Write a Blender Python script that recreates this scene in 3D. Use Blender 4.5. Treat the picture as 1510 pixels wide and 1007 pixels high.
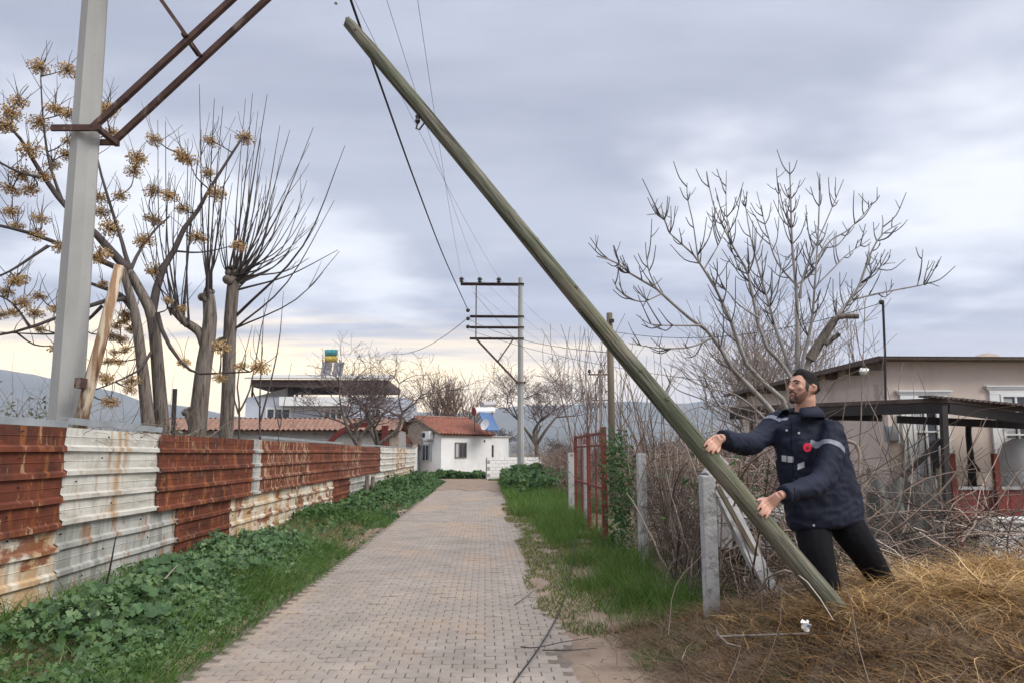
import bpy, bmesh, math, random
import numpy as np
from mathutils import Vector, Matrix, noise as mnoise

for o in list(bpy.data.objects):
    bpy.data.objects.remove(o)
scene = bpy.context.scene
COL = scene.collection
R = math.radians

# ---------------------------------------------------------------- camera
FPX, CX, CY, HORY, VPX, EYE = 1090.0, 755.0, 503.5, 668.0, 715.0, 1.6
PITCH = math.atan((HORY - CY) / FPX)
YAW = math.atan((CX - VPX) * math.cos(PITCH) / FPX)       # camera looks a little to the right of the road
cam_d = bpy.data.cameras.new('camera')
cam_d.sensor_width = 36.0
cam_d.lens = 36.0 * FPX / 1510.0
cam_d.clip_start = 0.05
cam_d.clip_end = 20000
cam = bpy.data.objects.new('camera', cam_d)
COL.objects.link(cam)
cam.location = (0, 0, EYE)
cam.rotation_euler = (R(90) + PITCH, 0, -YAW)
scene.camera = cam

# ---------------------------------------------------------------- sun and sky
SUN_EL, SUN_AZ = R(40), R(125)       # azimuth clockwise from +Y (the road's direction)
sun_d = bpy.data.lights.new('sun', 'SUN')
sun_d.energy = 1.9
sun_d.angle = R(24)
sun_d.color = (1.0, 0.96, 0.9)
sun = bpy.data.objects.new('sun', sun_d)
COL.objects.link(sun)
sdir = Vector((math.sin(SUN_AZ) * math.cos(SUN_EL), math.cos(SUN_AZ) * math.cos(SUN_EL), math.sin(SUN_EL)))
sun.rotation_euler = (-sdir).to_track_quat('-Z', 'Y').to_euler()
sun.location = sdir * 50

world = bpy.data.worlds.new('World')
scene.world = world
world.use_nodes = True
wt = world.node_tree
wt.nodes.clear()
def wn(t, **k):
    n = wt.nodes.new(t)
    for a, b in k.items():
        setattr(n, a, b)
    return n
def wmath(op, a, b=None, clamp=False):
    n = wn('ShaderNodeMath', operation=op)
    n.use_clamp = clamp
    for i, v in enumerate((a, b)):
        if v is None: continue
        if isinstance(v, (int, float)): n.inputs[i].default_value = v
        else: wt.links.new(v, n.inputs[i])
    return n.outputs[0]
def wrange(v, a, b, c=0.0, d=1.0):
    n = wn('ShaderNodeMapRange', interpolation_type='SMOOTHSTEP')
    wt.links.new(v, n.inputs[0])
    for i, x in enumerate((a, b, c, d)): n.inputs[i + 1].default_value = x
    return n.outputs[0]
def wmix(f, a, b, mode='MIX'):
    n = wn('ShaderNodeMix', data_type='RGBA', blend_type=mode)
    if isinstance(f, (int, float)): n.inputs[0].default_value = f
    else: wt.links.new(f, n.inputs[0])
    for s, v in ((6, a), (7, b)):
        if isinstance(v, tuple): n.inputs[s].default_value = (*v, 1)
        else: wt.links.new(v, n.inputs[s])
    return n.outputs[2]
BRK_OFF = (19.72, 4.0, 0)
tc = wn('ShaderNodeTexCoord')
sep = wn('ShaderNodeSeparateXYZ')
wt.links.new(tc.outputs['Generated'], sep.inputs[0])
X_, Y_, Z_ = sep.outputs
sky = wn('ShaderNodeTexSky', sky_type='NISHITA')
sky.sun_disc = False
sky.sun_elevation = SUN_EL
sky.sun_rotation = SUN_AZ
sky.air_density = 1.4
sky.dust_density = 2.0
zc = wmath('MAXIMUM', Z_, 0.0)
den = wmath('ADD', zc, 0.14)
comb = wn('ShaderNodeCombineXYZ')
wt.links.new(wmath('DIVIDE', X_, den), comb.inputs[0])
wt.links.new(wmath('DIVIDE', Y_, den), comb.inputs[1])
def wnoise(scale, detail, sx, sy, off):
    mp = wn('ShaderNodeMapping')
    wt.links.new(comb.outputs[0], mp.inputs[0])
    mp.inputs['Scale'].default_value = (sx, sy, 1)
    mp.inputs['Location'].default_value = off
    n = wn('ShaderNodeTexNoise')
    n.inputs['Scale'].default_value = scale
    n.inputs['Detail'].default_value = detail
    n.inputs['Roughness'].default_value = 0.55
    wt.links.new(mp.outputs[0], n.inputs['Vector'])
    return n.outputs[0]
big = wnoise(0.55, 3, 0.8, 1.0, (3.1, 1.7, 0))
med = wnoise(1.5, 6, 0.45, 1.25, (7.7, 4.2, 0))
fine = wnoise(1.1, 5, 0.4, 2.2, (1.3, 9.4, 0))
# overcast sheet: blue-lavender grey, thinner and whiter in places, brighter towards the zenith
cl = wmix(wrange(med, 0.36, 0.66), (3.0, 3.15, 3.85), (4.1, 4.25, 4.95))
cl = wmix(wrange(fine, 0.5, 0.72, 0, 0.55), cl, (2.8, 2.95, 3.5))
# the thin bright part of the sheet towards the sun's side
sd = wn('ShaderNodeVectorMath', operation='DOT_PRODUCT')
wt.links.new(tc.outputs['Generated'], sd.inputs[0])
sd.inputs[1].default_value = sdir
glow = wmath('MULTIPLY', wrange(sd.outputs['Value'], 0.15, 1.0), wrange(big, 0.30, 0.66, 0.55, 1.0))
cl = wmix(glow, cl, (7.8, 7.9, 8.3))
brk = wnoise(0.75, 5, 0.75, 0.9, BRK_OFF)
cl = wmix(wrange(brk, 0.53, 0.69, 0, 0.75), cl, (8.8, 8.85, 9.0))
# warm clear strip under the cloud sheet, low over the hills
low = wmath('ADD', Z_, wmath('MULTIPLY', wmath('SUBTRACT', fine, 0.5), 0.16))
az = wmath('ARCTAN2', X_, Y_)
azw = wrange(wmath('ABSOLUTE', wmath('ADD', az, 0.32)), 0.12, 0.75, 1.0, 0.1)
warm = wmath('MULTIPLY', wrange(low, 0.10, 0.175, 1.0, 0.0), azw)
warm = wmath('MULTIPLY', warm, wrange(Z_, -0.03, 0.0))
cl = wmix(wmath('MULTIPLY', warm, 0.95), cl, (18.5, 13.6, 6.2))
zen = wrange(Z_, 0.45, 0.98, 1.0, 2.7)
cl = wmix(1.0, cl, (1, 1, 1), 'MULTIPLY')
vm = wn('ShaderNodeVectorMath', operation='SCALE')
wt.links.new(cl, vm.inputs[0])
wt.links.new(zen, vm.inputs['Scale'])
final = wmix(0.88, sky.outputs[0], vm.outputs[0])
bg = wn('ShaderNodeBackground')
bg.inputs['Strength'].default_value = 0.1
wt.links.new(final, bg.inputs['Color'])
wo = wn('ShaderNodeOutputWorld')
wt.links.new(bg.outputs[0], wo.inputs['Surface'])

vs = scene.view_settings
vs.view_transform = 'Standard'
vs.look = 'None'
vs.exposure = 0.6
vs.gamma = 1.0
vs.use_curve_mapping = False
scene.render.engine = 'CYCLES'
scene.cycles.use_denoising = True
scene.cycles.max_bounces = 6
scene.cycles.diffuse_bounces = 3
scene.cycles.transparent_max_bounces = 8
scene.cycles.volume_bounces = 1

# ---------------------------------------------------------------- pixel rays (directions only; distances come from the ground or real sizes)
_cp, _sp, _cy, _sy = math.cos(PITCH), math.sin(PITCH), math.cos(YAW), math.sin(YAW)
def ray(px, py):
    a, b = (px - CX) / FPX, (CY - py) / FPX
    fwd = _cp - b * _sp
    up = _sp + b * _cp
    return Vector((a * _cy + fwd * _sy, -a * _sy + fwd * _cy, up))
def at(px, py, Y):
    d = ray(px, py)
    t = Y / d.y
    return Vector((d.x * t, Y, EYE + d.z * t))
def gnd(px, py, z=0.0):
    d = ray(px, py)
    t = (z - EYE) / d.z
    return Vector((d.x * t, d.y * t, z))

# ---------------------------------------------------------------- object helpers
MW = {}
def link(o, parent=None):
    COL.objects.link(o)
    if parent is not None:
        o.parent = parent
    return o
def tag(o, label, cat=None, group=None, kind=None):
    o['label'] = label
    if cat: o['category'] = cat
    if group: o['group'] = group
    if kind: o['kind'] = kind
    return o
def thing(name, label, cat, loc=(0, 0, 0), group=None, kind=None):
    o = bpy.data.objects.new(name, None)
    o.empty_display_size = 0.2
    o.location = loc
    link(o)
    MW[o.name] = Vector(loc)
    return tag(o, label, cat, group, kind)
def obj(name, me, m, parent=None, local=False, loc=None):
    """links a mesh; its vertices are world coordinates unless local is set"""
    o = bpy.data.objects.new(name, me)
    if m is not None and len(me.materials) == 0:
        for k in (m if isinstance(m, (list, tuple)) else [m]):
            me.materials.append(k)
    link(o, parent)
    base = Vector((0, 0, 0))
    if parent is not None:
        base = MW.get(parent.name, Vector((0, 0, 0)))
        if not local:
            o.location = -base
            MW[o.name] = Vector((0, 0, 0))
        else:
            o.location = loc if loc is not None else (0, 0, 0)
            MW[o.name] = base + Vector(o.location)
    else:
        o.location = loc if loc is not None else (0, 0, 0)
        MW[o.name] = Vector(o.location)
    return o
def mesh_np(name, V, Q=None, T=None, rnd=None, smooth=True, uv=None):
    V = np.asarray(V, dtype=np.float32).reshape(-1, 3)
    me = bpy.data.meshes.new(name)
    nq = 0 if Q is None else len(Q)
    nt = 0 if T is None else len(T)
    loops = []
    if nq: loops.append(np.asarray(Q, dtype=np.int32).ravel())
    if nt: loops.append(np.asarray(T, dtype=np.int32).ravel())
    L = np.concatenate(loops)
    me.vertices.add(len(V)); me.vertices.foreach_set('co', V.ravel())
    me.loops.add(len(L)); me.loops.foreach_set('vertex_index', L)
    me.polygons.add(nq + nt)
    st = np.concatenate([np.arange(nq) * 4, nq * 4 + np.arange(nt) * 3]).astype(np.int32)
    me.polygons.foreach_set('loop_start', st)
    me.polygons.foreach_set('use_smooth', np.full(nq + nt, smooth))
    me.update(calc_edges=True)
    if rnd is not None:
        a = me.attributes.new('rnd', 'FLOAT', 'POINT')
        a.data.foreach_set('value', np.asarray(rnd, dtype=np.float32))
    me.validate()
    return me
class MB:
    """collects boxes, bars, prisms and tubes into one mesh"""
    def __init__(s): s.v = []; s.f = []
    def add(s, vs, fs):
        n = len(s.v); s.v += [tuple(v) for v in vs]; s.f += [tuple(i + n for i in f) for f in fs]; return s
    def box(s, x0, x1, y0, y1, z0, z1):
        return s.add([(x, y, z) for z in (z0, z1) for y in (y0, y1) for x in (x0, x1)],
                     [(0, 2, 3, 1), (4, 5, 7, 6), (0, 1, 5, 4), (2, 6, 7, 3), (0, 4, 6, 2), (1, 3, 7, 5)])
    def obox(s, c, u, v, w):
        c, u, v, w = map(Vector, (c, u, v, w))
        return s.add([c + i * u + j * v + k * w for k in (-1, 1) for j in (-1, 1) for i in (-1, 1)],
                     [(0, 2, 3, 1), (4, 5, 7, 6), (0, 1, 5, 4), (2, 6, 7, 3), (0, 4, 6, 2), (1, 3, 7, 5)])
    def bar(s, a, b, w, h, up=(0, 0, 1)):
        a, b = Vector(a), Vector(b)
        d = (b - a)
        t = d.normalized()
        sd = t.cross(Vector(up))
        if sd.length < 1e-4: sd = t.cross(Vector((1, 0, 0)))
        sd.normalize()
        uu = sd.cross(t)
        return s.obox((a + b) / 2, d / 2, sd * w / 2, uu * h / 2)
    def angle_iron(s, a, b, w, th, up=(0, 0, 1), flip=1):
        a, b = Vector(a), Vector(b)
        t = (b - a).normalized()
        sd = t.cross(Vector(up)).normalized() * flip
        uu = sd.cross(t) * flip
        s.bar(a, b, w, th, up)
        o = sd * (w - th) / 2 - uu * (w - th) / 2
        return s.obox((a + b) / 2 + o, (b - a) / 2, sd * th / 2, uu * w / 2)
    def tube(s, pts, rad, n=8, cap=True):
        pts = [Vector(p) for p in pts]
        if not isinstance(rad, (list, tuple)): rad = [rad] * len(pts)
        base = len(s.v)
        u = None
        for i, p in enumerate(pts):
            t = (pts[min(i + 1, len(pts) - 1)] - pts[max(i - 1, 0)]).normalized()
            if u is None:
                u = t.cross(Vector((0, 0, 1)) if abs(t.z) < 0.9 else Vector((1, 0, 0))).normalized()
            u = (u - t * u.dot(t)).normalized()
            w = t.cross(u)
            for k in range(n):
                a = 2 * math.pi * k / n
                s.v.append(tuple(p + float(rad[i]) * (math.cos(a) * u + math.sin(a) * w)))
        for i in range(len(pts) - 1):
            for k in range(n):
                a, b = base + i * n + k, base + i * n + (k + 1) % n
                s.f.append((a, b, b + n, a + n))
        if cap:
            s.f.append(tuple(base + k for k in reversed(range(n))))
            s.f.append(tuple(base + (len(pts) - 1) * n + k for k in range(n)))
        return s
    def ball(s, c, r, n=8, m=6, sc=(1, 1, 1)):
        c = Vector(c); vs = [c + Vector((0, 0, -r * sc[2]))]
        for j in range(1, m):
            th = math.pi * j / m - math.pi / 2
            for i in range(n):
                ph = 2 * math.pi * i / n
                vs.append(c + Vector((r * sc[0] * math.cos(th) * math.cos(ph), r * sc[1] * math.cos(th) * math.sin(ph), r * sc[2] * math.sin(th))))
        vs.append(c + Vector((0, 0, r * sc[2])))
        fs = [(0, 1 + (i + 1) % n, 1 + i) for i in range(n)]
        for j in range(m - 2):
            for i in range(n):
                a, b = 1 + j * n + i, 1 + j * n + (i + 1) % n
                fs.append((a, b, b + n, a + n))
        e = len(vs) - 1; q = 1 + (m - 2) * n
        fs += [(q + i, q + (i + 1) % n, e) for i in range(n)]
        return s.add(vs, fs)
    def mesh(s, name, smooth=False):
        me = bpy.data.meshes.new(name)
        me.from_pydata(s.v, [], s.f)
        if smooth:
            me.polygons.foreach_set('use_smooth', [True] * len(me.polygons))
        me.update()
        return me
    def build(s, name, m, parent=None, smooth=False, local=False, loc=None):
        return obj(name, s.mesh(name, smooth), m, parent, local, loc)

def tubes_np(P, RR, sides=4):
    """P (N,K,3) centre lines, RR (N,K) radii -> verts, quads"""
    P = np.asarray(P, float); RR = np.asarray(RR, float)
    N, K, _ = P.shape
    T = np.empty_like(P)
    T[:, 1:-1] = P[:, 2:] - P[:, :-2]; T[:, 0] = P[:, 1] - P[:, 0]; T[:, -1] = P[:, -1] - P[:, -2]
    T /= np.linalg.norm(T, axis=2, keepdims=True) + 1e-9
    M = P[:, -1] - P[:, 0]
    ref = np.where((np.abs(M[:, 2]) < 0.8 * np.linalg.norm(M, axis=1))[:, None], [[0, 0, 1.0]], [[0.6, 0.8, 0.0]])
    U = np.cross(T, ref[:, None, :]); U /= np.linalg.norm(U, axis=2, keepdims=True) + 1e-9
    W = np.cross(T, U)
    a = np.arange(sides) * 2 * np.pi / sides
    V = P[:, :, None, :] + RR[:, :, None, None] * (np.cos(a)[None, None, :, None] * U[:, :, None, :] + np.sin(a)[None, None, :, None] * W[:, :, None, :])
    n_, k_, s_ = np.meshgrid(np.arange(N), np.arange(K - 1), np.arange(sides), indexing='ij')
    i0 = (n_ * K + k_) * sides + s_
    i1 = (n_ * K + k_) * sides + (s_ + 1) % sides
    Q = np.stack([i0, i1, i1 + sides, i0 + sides], -1).reshape(-1, 4)
    return V.reshape(-1, 3), Q
def resample(pts, K):
    """smooth (Catmull-Rom) resampling of a polyline"""
    p = [np.asarray(q, float) for q in pts]
    if len(p) == 2:
        return np.stack([p[0] + (p[1] - p[0]) * t for t in np.linspace(0, 1, K)])
    e = [2 * p[0] - p[1]] + p + [2 * p[-1] - p[-2]]
    out = []
    n = len(p) - 1
    for t in np.linspace(0, n, K):
        i = min(int(t), n - 1); f = t - i
        a, b, c, d = e[i], e[i + 1], e[i + 2], e[i + 3]
        out.append(0.5 * ((2 * b) + (c - a) * f + (2 * a - 5 * b + 4 * c - d) * f * f + (3 * b - a - 3 * c + d) * f ** 3))
    return np.stack(out)
class Tubes:
    """branches collected and turned into one mesh"""
    def __init__(s, K=7, sides=5): s.K, s.sides, s.P, s.R = K, sides, [], []
    def add(s, pts, r0, r1, power=1.0):
        P = resample(pts, s.K)
        s.P.append(P); s.R.append(r1 + (r0 - r1) * (1 - np.linspace(0, 1, s.K) ** power))
        return P
    def addr(s, P, Rr): s.P.append(P); s.R.append(Rr)
    def mesh(s, name):
        V, Q = tubes_np(np.stack(s.P), np.stack(s.R), s.sides)
        return mesh_np(name, V, Q)
def sstep(a, b, x):
    t = np.clip((x - a) / (b - a), 0, 1)
    return t * t * (3 - 2 * t)
def vnoise(x, y, seed=0):
    x = np.asarray(x, float); y = np.asarray(y, float)
    xi = np.floor(x).astype(np.int64); yi = np.floor(y).astype(np.int64)
    xf = x - xi; yf = y - yi
    def h(a, b):
        n = (a * 374761393 + b * 668265263 + seed * 974711) & 0x7fffffff
        n = ((n ^ (n >> 13)) * 1274126177) & 0x7fffffff
        return ((n ^ (n >> 16)) & 0xffff) / 65535.0
    u = xf * xf * (3 - 2 * xf); v = yf * yf * (3 - 2 * yf)
    return (h(xi, yi) * (1 - u) + h(xi + 1, yi) * u) * (1 - v) + (h(xi, yi + 1) * (1 - u) + h(xi + 1, yi + 1) * u) * v
def fbm(x, y, o=4, seed=0):
    s, a = 0, 0.5
    for i in range(o):
        s = s + a * vnoise(x * 2 ** i, y * 2 ** i, seed + i); a *= 0.5
    return s

# ---------------------------------------------------------------- materials
def mat(name, cols, scale=4.0, detail=5.0, rough=0.85, bump=0.0, bscale=None, stretch=(1, 1, 1), metal=0.0, spec=0.3,
        coord='pos', attr=False, layers=(), rand=0.0, trans=0.0, bstretch=None):
    m = bpy.data.materials.new(name)
    m.use_nodes = True
    t = m.node_tree
    b = t.nodes['Principled BSDF']
    b.inputs['Roughness'].default_value = rough
    b.inputs['Metallic'].default_value = metal
    b.inputs['Specular IOR Level'].default_value = spec
    if coord == 'pos':
        src = t.nodes.new('ShaderNodeNewGeometry').outputs['Position']
    else:
        src = t.nodes.new('ShaderNodeTexCoord').outputs['Object']
    def nz(sc, det, st, off=0.0, rgh=0.55):
        mp = t.nodes.new('ShaderNodeMapping')
        t.links.new(src, mp.inputs[0])
        mp.inputs['Scale'].default_value = st
        mp.inputs['Location'].default_value = (off, off * 1.7, off * 0.6)
        n = t.nodes.new('ShaderNodeTexNoise')
        n.inputs['Scale'].default_value = sc
        n.inputs['Detail'].default_value = det
        n.inputs['Roughness'].default_value = rgh
        t.links.new(mp.outputs[0], n.inputs['Vector'])
        return n.outputs[0]
    def c4(c): return (*c, 1)
    if len(cols) == 1:
        rgb = t.nodes.new('ShaderNodeRGB'); rgb.outputs[0].default_value = c4(cols[0][1] if isinstance(cols[0][1], tuple) else cols[0])
        out = rgb.outputs[0]
    else:
        cr = t.nodes.new('ShaderNodeValToRGB')
        el = cr.color_ramp.elements
        while len(el) < len(cols): el.new(0.5)
        for e, (p, c) in zip(el, cols):
            e.position = p; e.color = c4(c)
        if attr:
            an = t.nodes.new('ShaderNodeAttribute'); an.attribute_name = 'rnd'
            t.links.new(an.outputs['Fac'], cr.inputs[0])
        else:
            t.links.new(nz(scale, detail, stretch), cr.inputs[0])
        out = cr.outputs[0]
    for k, ly in enumerate(layers):
        mr = t.nodes.new('ShaderNodeMapRange')
        mr.interpolation_type = 'SMOOTHSTEP'
        t.links.new(nz(ly.get('scale', 3), ly.get('detail', 6), ly.get('stretch', (1, 1, 1)), ly.get('off', 3.3 * (k + 1)), ly.get('rgh', 0.6)), mr.inputs[0])
        mr.inputs[1].default_value = ly['lo']; mr.inputs[2].default_value = ly['hi']
        mr.inputs[4].default_value = ly.get('amt', 1.0)
        mx = t.nodes.new('ShaderNodeMix'); mx.data_type = 'RGBA'
        t.links.new(mr.outputs[0], mx.inputs[0])
        t.links.new(out, mx.inputs[6]); mx.inputs[7].default_value = c4(ly['color'])
        out = mx.outputs[2]
    if rand:
        oi = t.nodes.new('ShaderNodeObjectInfo')
        hs = t.nodes.new('ShaderNodeHueSaturation')
        mr = t.nodes.new('ShaderNodeMapRange')
        t.links.new(oi.outputs['Random'], mr.inputs[0])
        mr.inputs[3].default_value = 1 - rand; mr.inputs[4].default_value = 1 + rand
        t.links.new(mr.outputs[0], hs.inputs['Value'])
        t.links.new(out, hs.inputs['Color'])
        out = hs.outputs[0]
    t.links.new(out, b.inputs['Base Color'])
    if bump:
        bn = t.nodes.new('ShaderNodeBump')
        bn.inputs['Strength'].default_value = bump
        bn.inputs['Distance'].default_value = 0.02
        t.links.new(nz(bscale or scale * 4, 5, bstretch or stretch, 9.1), bn.inputs['Height'])
        t.links.new(bn.outputs[0], b.inputs['Normal'])
    if trans:
        b.inputs['Transmission Weight'].default_value = 0
        tr = t.nodes.new('ShaderNodeBsdfTranslucent')
        t.links.new(out, tr.inputs['Color'])
        ms = t.nodes.new('ShaderNodeMixShader'); ms.inputs[0].default_value = trans
        t.links.new(b.outputs[0], ms.inputs[1]); t.links.new(tr.outputs[0], ms.inputs[2])
        t.links.new(ms.outputs[0], t.nodes['Material Output'].inputs['Surface'])
    return m
def flat(name, c, rough=0.6, metal=0.0, spec=0.4, var=0.15, scale=6.0, bump=0.0):
    a = tuple(x * (1 - var) for x in c); b = tuple(min(1, x * (1 + var)) for x in c)
    return mat(name, [(0.3, a), (0.7, b)], scale=scale, rough=rough, metal=metal, spec=spec, bump=bump)

RUST, RUST2 = (0.175, 0.048, 0.023), (0.105, 0.031, 0.017)
ORANGE = (0.36, 0.125, 0.035)
PALE = (0.60, 0.50, 0.38)
M = {}
M['soil'] = mat('soil', [(0.3, (0.13, 0.088, 0.055)), (0.7, (0.22, 0.16, 0.11))], scale=3, bump=0.5, bscale=25,
                layers=[dict(color=(0.07, 0.095, 0.03), lo=0.47, hi=0.6, scale=0.9), dict(color=(0.06, 0.045, 0.03), lo=0.55, hi=0.75, scale=7, amt=0.6)])
M['dirt'] = mat('dirt', [(0.3, (0.17, 0.12, 0.085)), (0.7, (0.28, 0.21, 0.155))], scale=2.2, bump=0.5, bscale=40,
                layers=[dict(color=(0.12, 0.085, 0.055), lo=0.55, hi=0.75, scale=6, amt=0.6), dict(color=(0.1, 0.075, 0.05), lo=0.62, hi=0.68, scale=45, amt=0.7)])
M['bed'] = mat('road_bed', [(0.3, (0.10, 0.08, 0.065)), (0.7, (0.17, 0.135, 0.105))], scale=5, bump=0.3)
M['paver'] = mat('paver_concrete', [(0.3, (0.215, 0.184, 0.154)), (0.7, (0.305, 0.262, 0.222))], scale=1.4, rough=0.9, bump=0.15, bscale=60, rand=0.06,
                 layers=[dict(color=(0.33, 0.245, 0.175), lo=0.47, hi=0.64, scale=0.9, amt=0.75, stretch=(1, 0.5, 1)), dict(color=(0.22, 0.185, 0.165), lo=0.50, hi=0.64, scale=8, detail=0, amt=0.4), dict(color=(0.16, 0.135, 0.12), lo=0.60, hi=0.75, scale=5, amt=0.5)])
M['hill'] = mat('hill', [(0.3, (0.05, 0.06, 0.035)), (0.7, (0.11, 0.10, 0.07))], scale=0.004)
M['rock'] = mat('rocky_hill', [(0.3, (0.20, 0.15, 0.11)), (0.7, (0.36, 0.28, 0.2))], scale=0.06, bump=1.0, bscale=0.2)
M['rust'] = mat('rusty_sheet', [(0.3, RUST2), (0.7, RUST)], scale=2.0, rough=0.75, stretch=(1, 0.5, 2), spec=0.25, bump=0.1, bscale=60, rand=0.12,
                layers=[dict(color=(0.055, 0.022, 0.015), lo=0.46, hi=0.64, scale=2.6, stretch=(1, 0.6, 1.5), amt=0.7), dict(color=ORANGE, lo=0.52, hi=0.66, scale=3.5, stretch=(1, 1.8, 0.5), amt=0.6), dict(color=(0.42, 0.28, 0.17), lo=0.60, hi=0.66, scale=5, stretch=(1, 3.0, 0.7), amt=0.75)])
M['rust_spotted'] = mat('rusty_sheet_spotted', [(0.3, RUST2), (0.7, RUST)], scale=2.0, rough=0.75, spec=0.25, rand=0.12,
                layers=[dict(color=(0.06, 0.024, 0.016), lo=0.48, hi=0.66, scale=2.6, amt=0.6), dict(color=(0.42, 0.29, 0.19), lo=0.52, hi=0.60, scale=5, stretch=(1, 2.0, 0.6), amt=0.9), dict(color=ORANGE, lo=0.55, hi=0.66, scale=8, amt=0.6)])
M['white_sheet'] = mat('white_stained_sheet', [(0.3, (0.52, 0.49, 0.42)), (0.7, (0.66, 0.64, 0.58))], scale=2.5, rough=0.55, spec=0.35, stretch=(1, 0.4, 3), rand=0.05,
                layers=[dict(color=(0.40, 0.23, 0.10), lo=0.54, hi=0.66, scale=1.5, stretch=(1, 2.4, 0.22), amt=0.9), dict(color=(0.27, 0.24, 0.19), lo=0.46, hi=0.68, scale=3, stretch=(1, 0.5, 2.5), amt=0.6), dict(color=(0.36, 0.32, 0.26), lo=0.5, hi=0.7, scale=9, stretch=(1, 2, 0.3), amt=0.5), dict(color=RUST, lo=0.67, hi=0.72, scale=4)])
M['white_rust'] = mat('white_sheet_with_rust_patches', [(0.3, (0.56, 0.50, 0.40)), (0.7, (0.68, 0.63, 0.53))], scale=2.5, rough=0.6, stretch=(1, 0.5, 2), rand=0.05,
                layers=[dict(color=(0.45, 0.27, 0.11), lo=0.44, hi=0.60, scale=2.2, stretch=(1, 1.3, 0.5), amt=0.8), dict(color=(0.24, 0.20, 0.15), lo=0.5, hi=0.66, scale=6, stretch=(1, 2, 0.4), amt=0.5), dict(color=(0.20, 0.06, 0.02), lo=0.52, hi=0.60, scale=2.6, stretch=(1, 0.8, 1.6), amt=0.9)])
M['grey_sheet'] = mat('grey_galvanised_sheet', [(0.3, (0.34, 0.335, 0.30)), (0.7, (0.50, 0.49, 0.45))], scale=2.0, rough=0.5, spec=0.4, stretch=(1, 1.6, 0.5), rand=0.05,
                layers=[dict(color=(0.21, 0.205, 0.18), lo=0.46, hi=0.62, scale=2.5, stretch=(1, 2.2, 0.3), amt=0.8), dict(color=(0.33, 0.16, 0.07), lo=0.56, hi=0.63, scale=2.6, stretch=(1, 1.6, 0.5), amt=0.85)])
M['zinc'] = mat('zinc_capping', [(0.3, (0.30, 0.33, 0.35)), (0.7, (0.46, 0.49, 0.51))], scale=3, rough=0.5, metal=0.25)
M['concrete'] = mat('pole_concrete', [(0.3, (0.27, 0.27, 0.255)), (0.7, (0.37, 0.365, 0.35))], scale=1.2, rough=0.9, bump=0.15, bscale=40, stretch=(1, 1, 0.5),
                layers=[dict(color=(0.19, 0.19, 0.18), lo=0.55, hi=0.75, scale=1.5, stretch=(3, 3, 0.3), amt=0.6), dict(color=(0.14, 0.14, 0.13), lo=0.66, hi=0.7, scale=30, amt=0.6)])
M['post'] = mat('weathered_post_concrete', [(0.3, (0.33, 0.33, 0.32)), (0.7, (0.48, 0.47, 0.46))], scale=4, rough=0.95, bump=0.5, bscale=30,
                layers=[dict(color=(0.15, 0.14, 0.12), lo=0.52, hi=0.68, scale=9, amt=0.75), dict(color=(0.10, 0.11, 0.06), lo=0.6, hi=0.75, scale=5, amt=0.5)])
M['iron'] = mat('rusty_angle_iron', [(0.3, (0.045, 0.022, 0.02)), (0.7, (0.10, 0.055, 0.042))], scale=4, rough=0.8,
                layers=[dict(color=(0.22, 0.17, 0.14), lo=0.56, hi=0.68, scale=3, stretch=(2, 1, 1), amt=0.7)])
M['dark_iron'] = flat('dark_iron', (0.03, 0.024, 0.022), rough=0.7)
M['pole_wood'] = mat('treated_pole_wood', [(0.36, (0.055, 0.055, 0.04)), (0.5, (0.12, 0.118, 0.086)), (0.64, (0.20, 0.19, 0.145))], scale=11, rough=0.9, coord='obj', stretch=(4, 4, 0.22), bump=0.6, bscale=12, bstretch=(5, 5, 0.12),
                layers=[dict(color=(0.19, 0.16, 0.115), lo=0.45, hi=0.65, scale=1.2, amt=0.7), dict(color=(0.062, 0.082, 0.036), lo=0.46, hi=0.62, scale=2.2, stretch=(2, 2, 0.5), amt=0.6), dict(color=(0.02, 0.019, 0.014), lo=0.57, hi=0.61, scale=6, stretch=(8, 8, 0.2), amt=0.9)])
M['old_wood'] = mat('brown_pole_wood', [(0.3, (0.10, 0.08, 0.055)), (0.7, (0.17, 0.14, 0.1))], scale=4, rough=0.9, stretch=(4, 4, 0.3))
M['plank'] = mat('bleached_plank_wood', [(0.3, (0.40, 0.32, 0.22)), (0.7, (0.56, 0.48, 0.37))], scale=5, rough=0.85, stretch=(4, 4, 0.3), bump=0.3, bscale=20,
                layers=[dict(color=(0.22, 0.11, 0.05), lo=0.46, hi=0.56, scale=3, stretch=(4, 4, 0.5), amt=0.85), dict(color=(0.06, 0.03, 0.018), lo=0.55, hi=0.62, scale=2, stretch=(3, 3, 0.5), amt=0.8)])
M['bark'] = mat('grey_brown_bark', [(0.3, (0.10, 0.083, 0.07)), (0.7, (0.22, 0.185, 0.155))], scale=6, rough=0.95, stretch=(3, 3, 0.4), bump=1.0, bscale=9, bstretch=(3.2, 3.2, 0.4),
                layers=[dict(color=(0.045, 0.037, 0.03), lo=0.5, hi=0.64, scale=7, stretch=(3, 3, 0.3), amt=0.85)])
M['twig'] = flat('dark_twig', (0.062, 0.05, 0.045), rough=0.9, var=0.3)
M['fig_bark'] = mat('pale_grey_bark', [(0.3, (0.18, 0.165, 0.15)), (0.7, (0.32, 0.295, 0.27))], scale=4, rough=0.9, bump=0.4, bscale=20,
                layers=[dict(color=(0.09, 0.08, 0.07), lo=0.55, hi=0.7, scale=5, amt=0.7)])
M['fig_twig'] = flat('fig_twig', (0.075, 0.067, 0.066), rough=0.9, var=0.3)
M['pale_twig'] = flat('pale_twig', (0.21, 0.165, 0.135), rough=0.9, var=0.25)
M['pinky'] = flat('pinkish_grey_twig', (0.12, 0.088, 0.08), rough=0.9, var=0.3)
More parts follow.
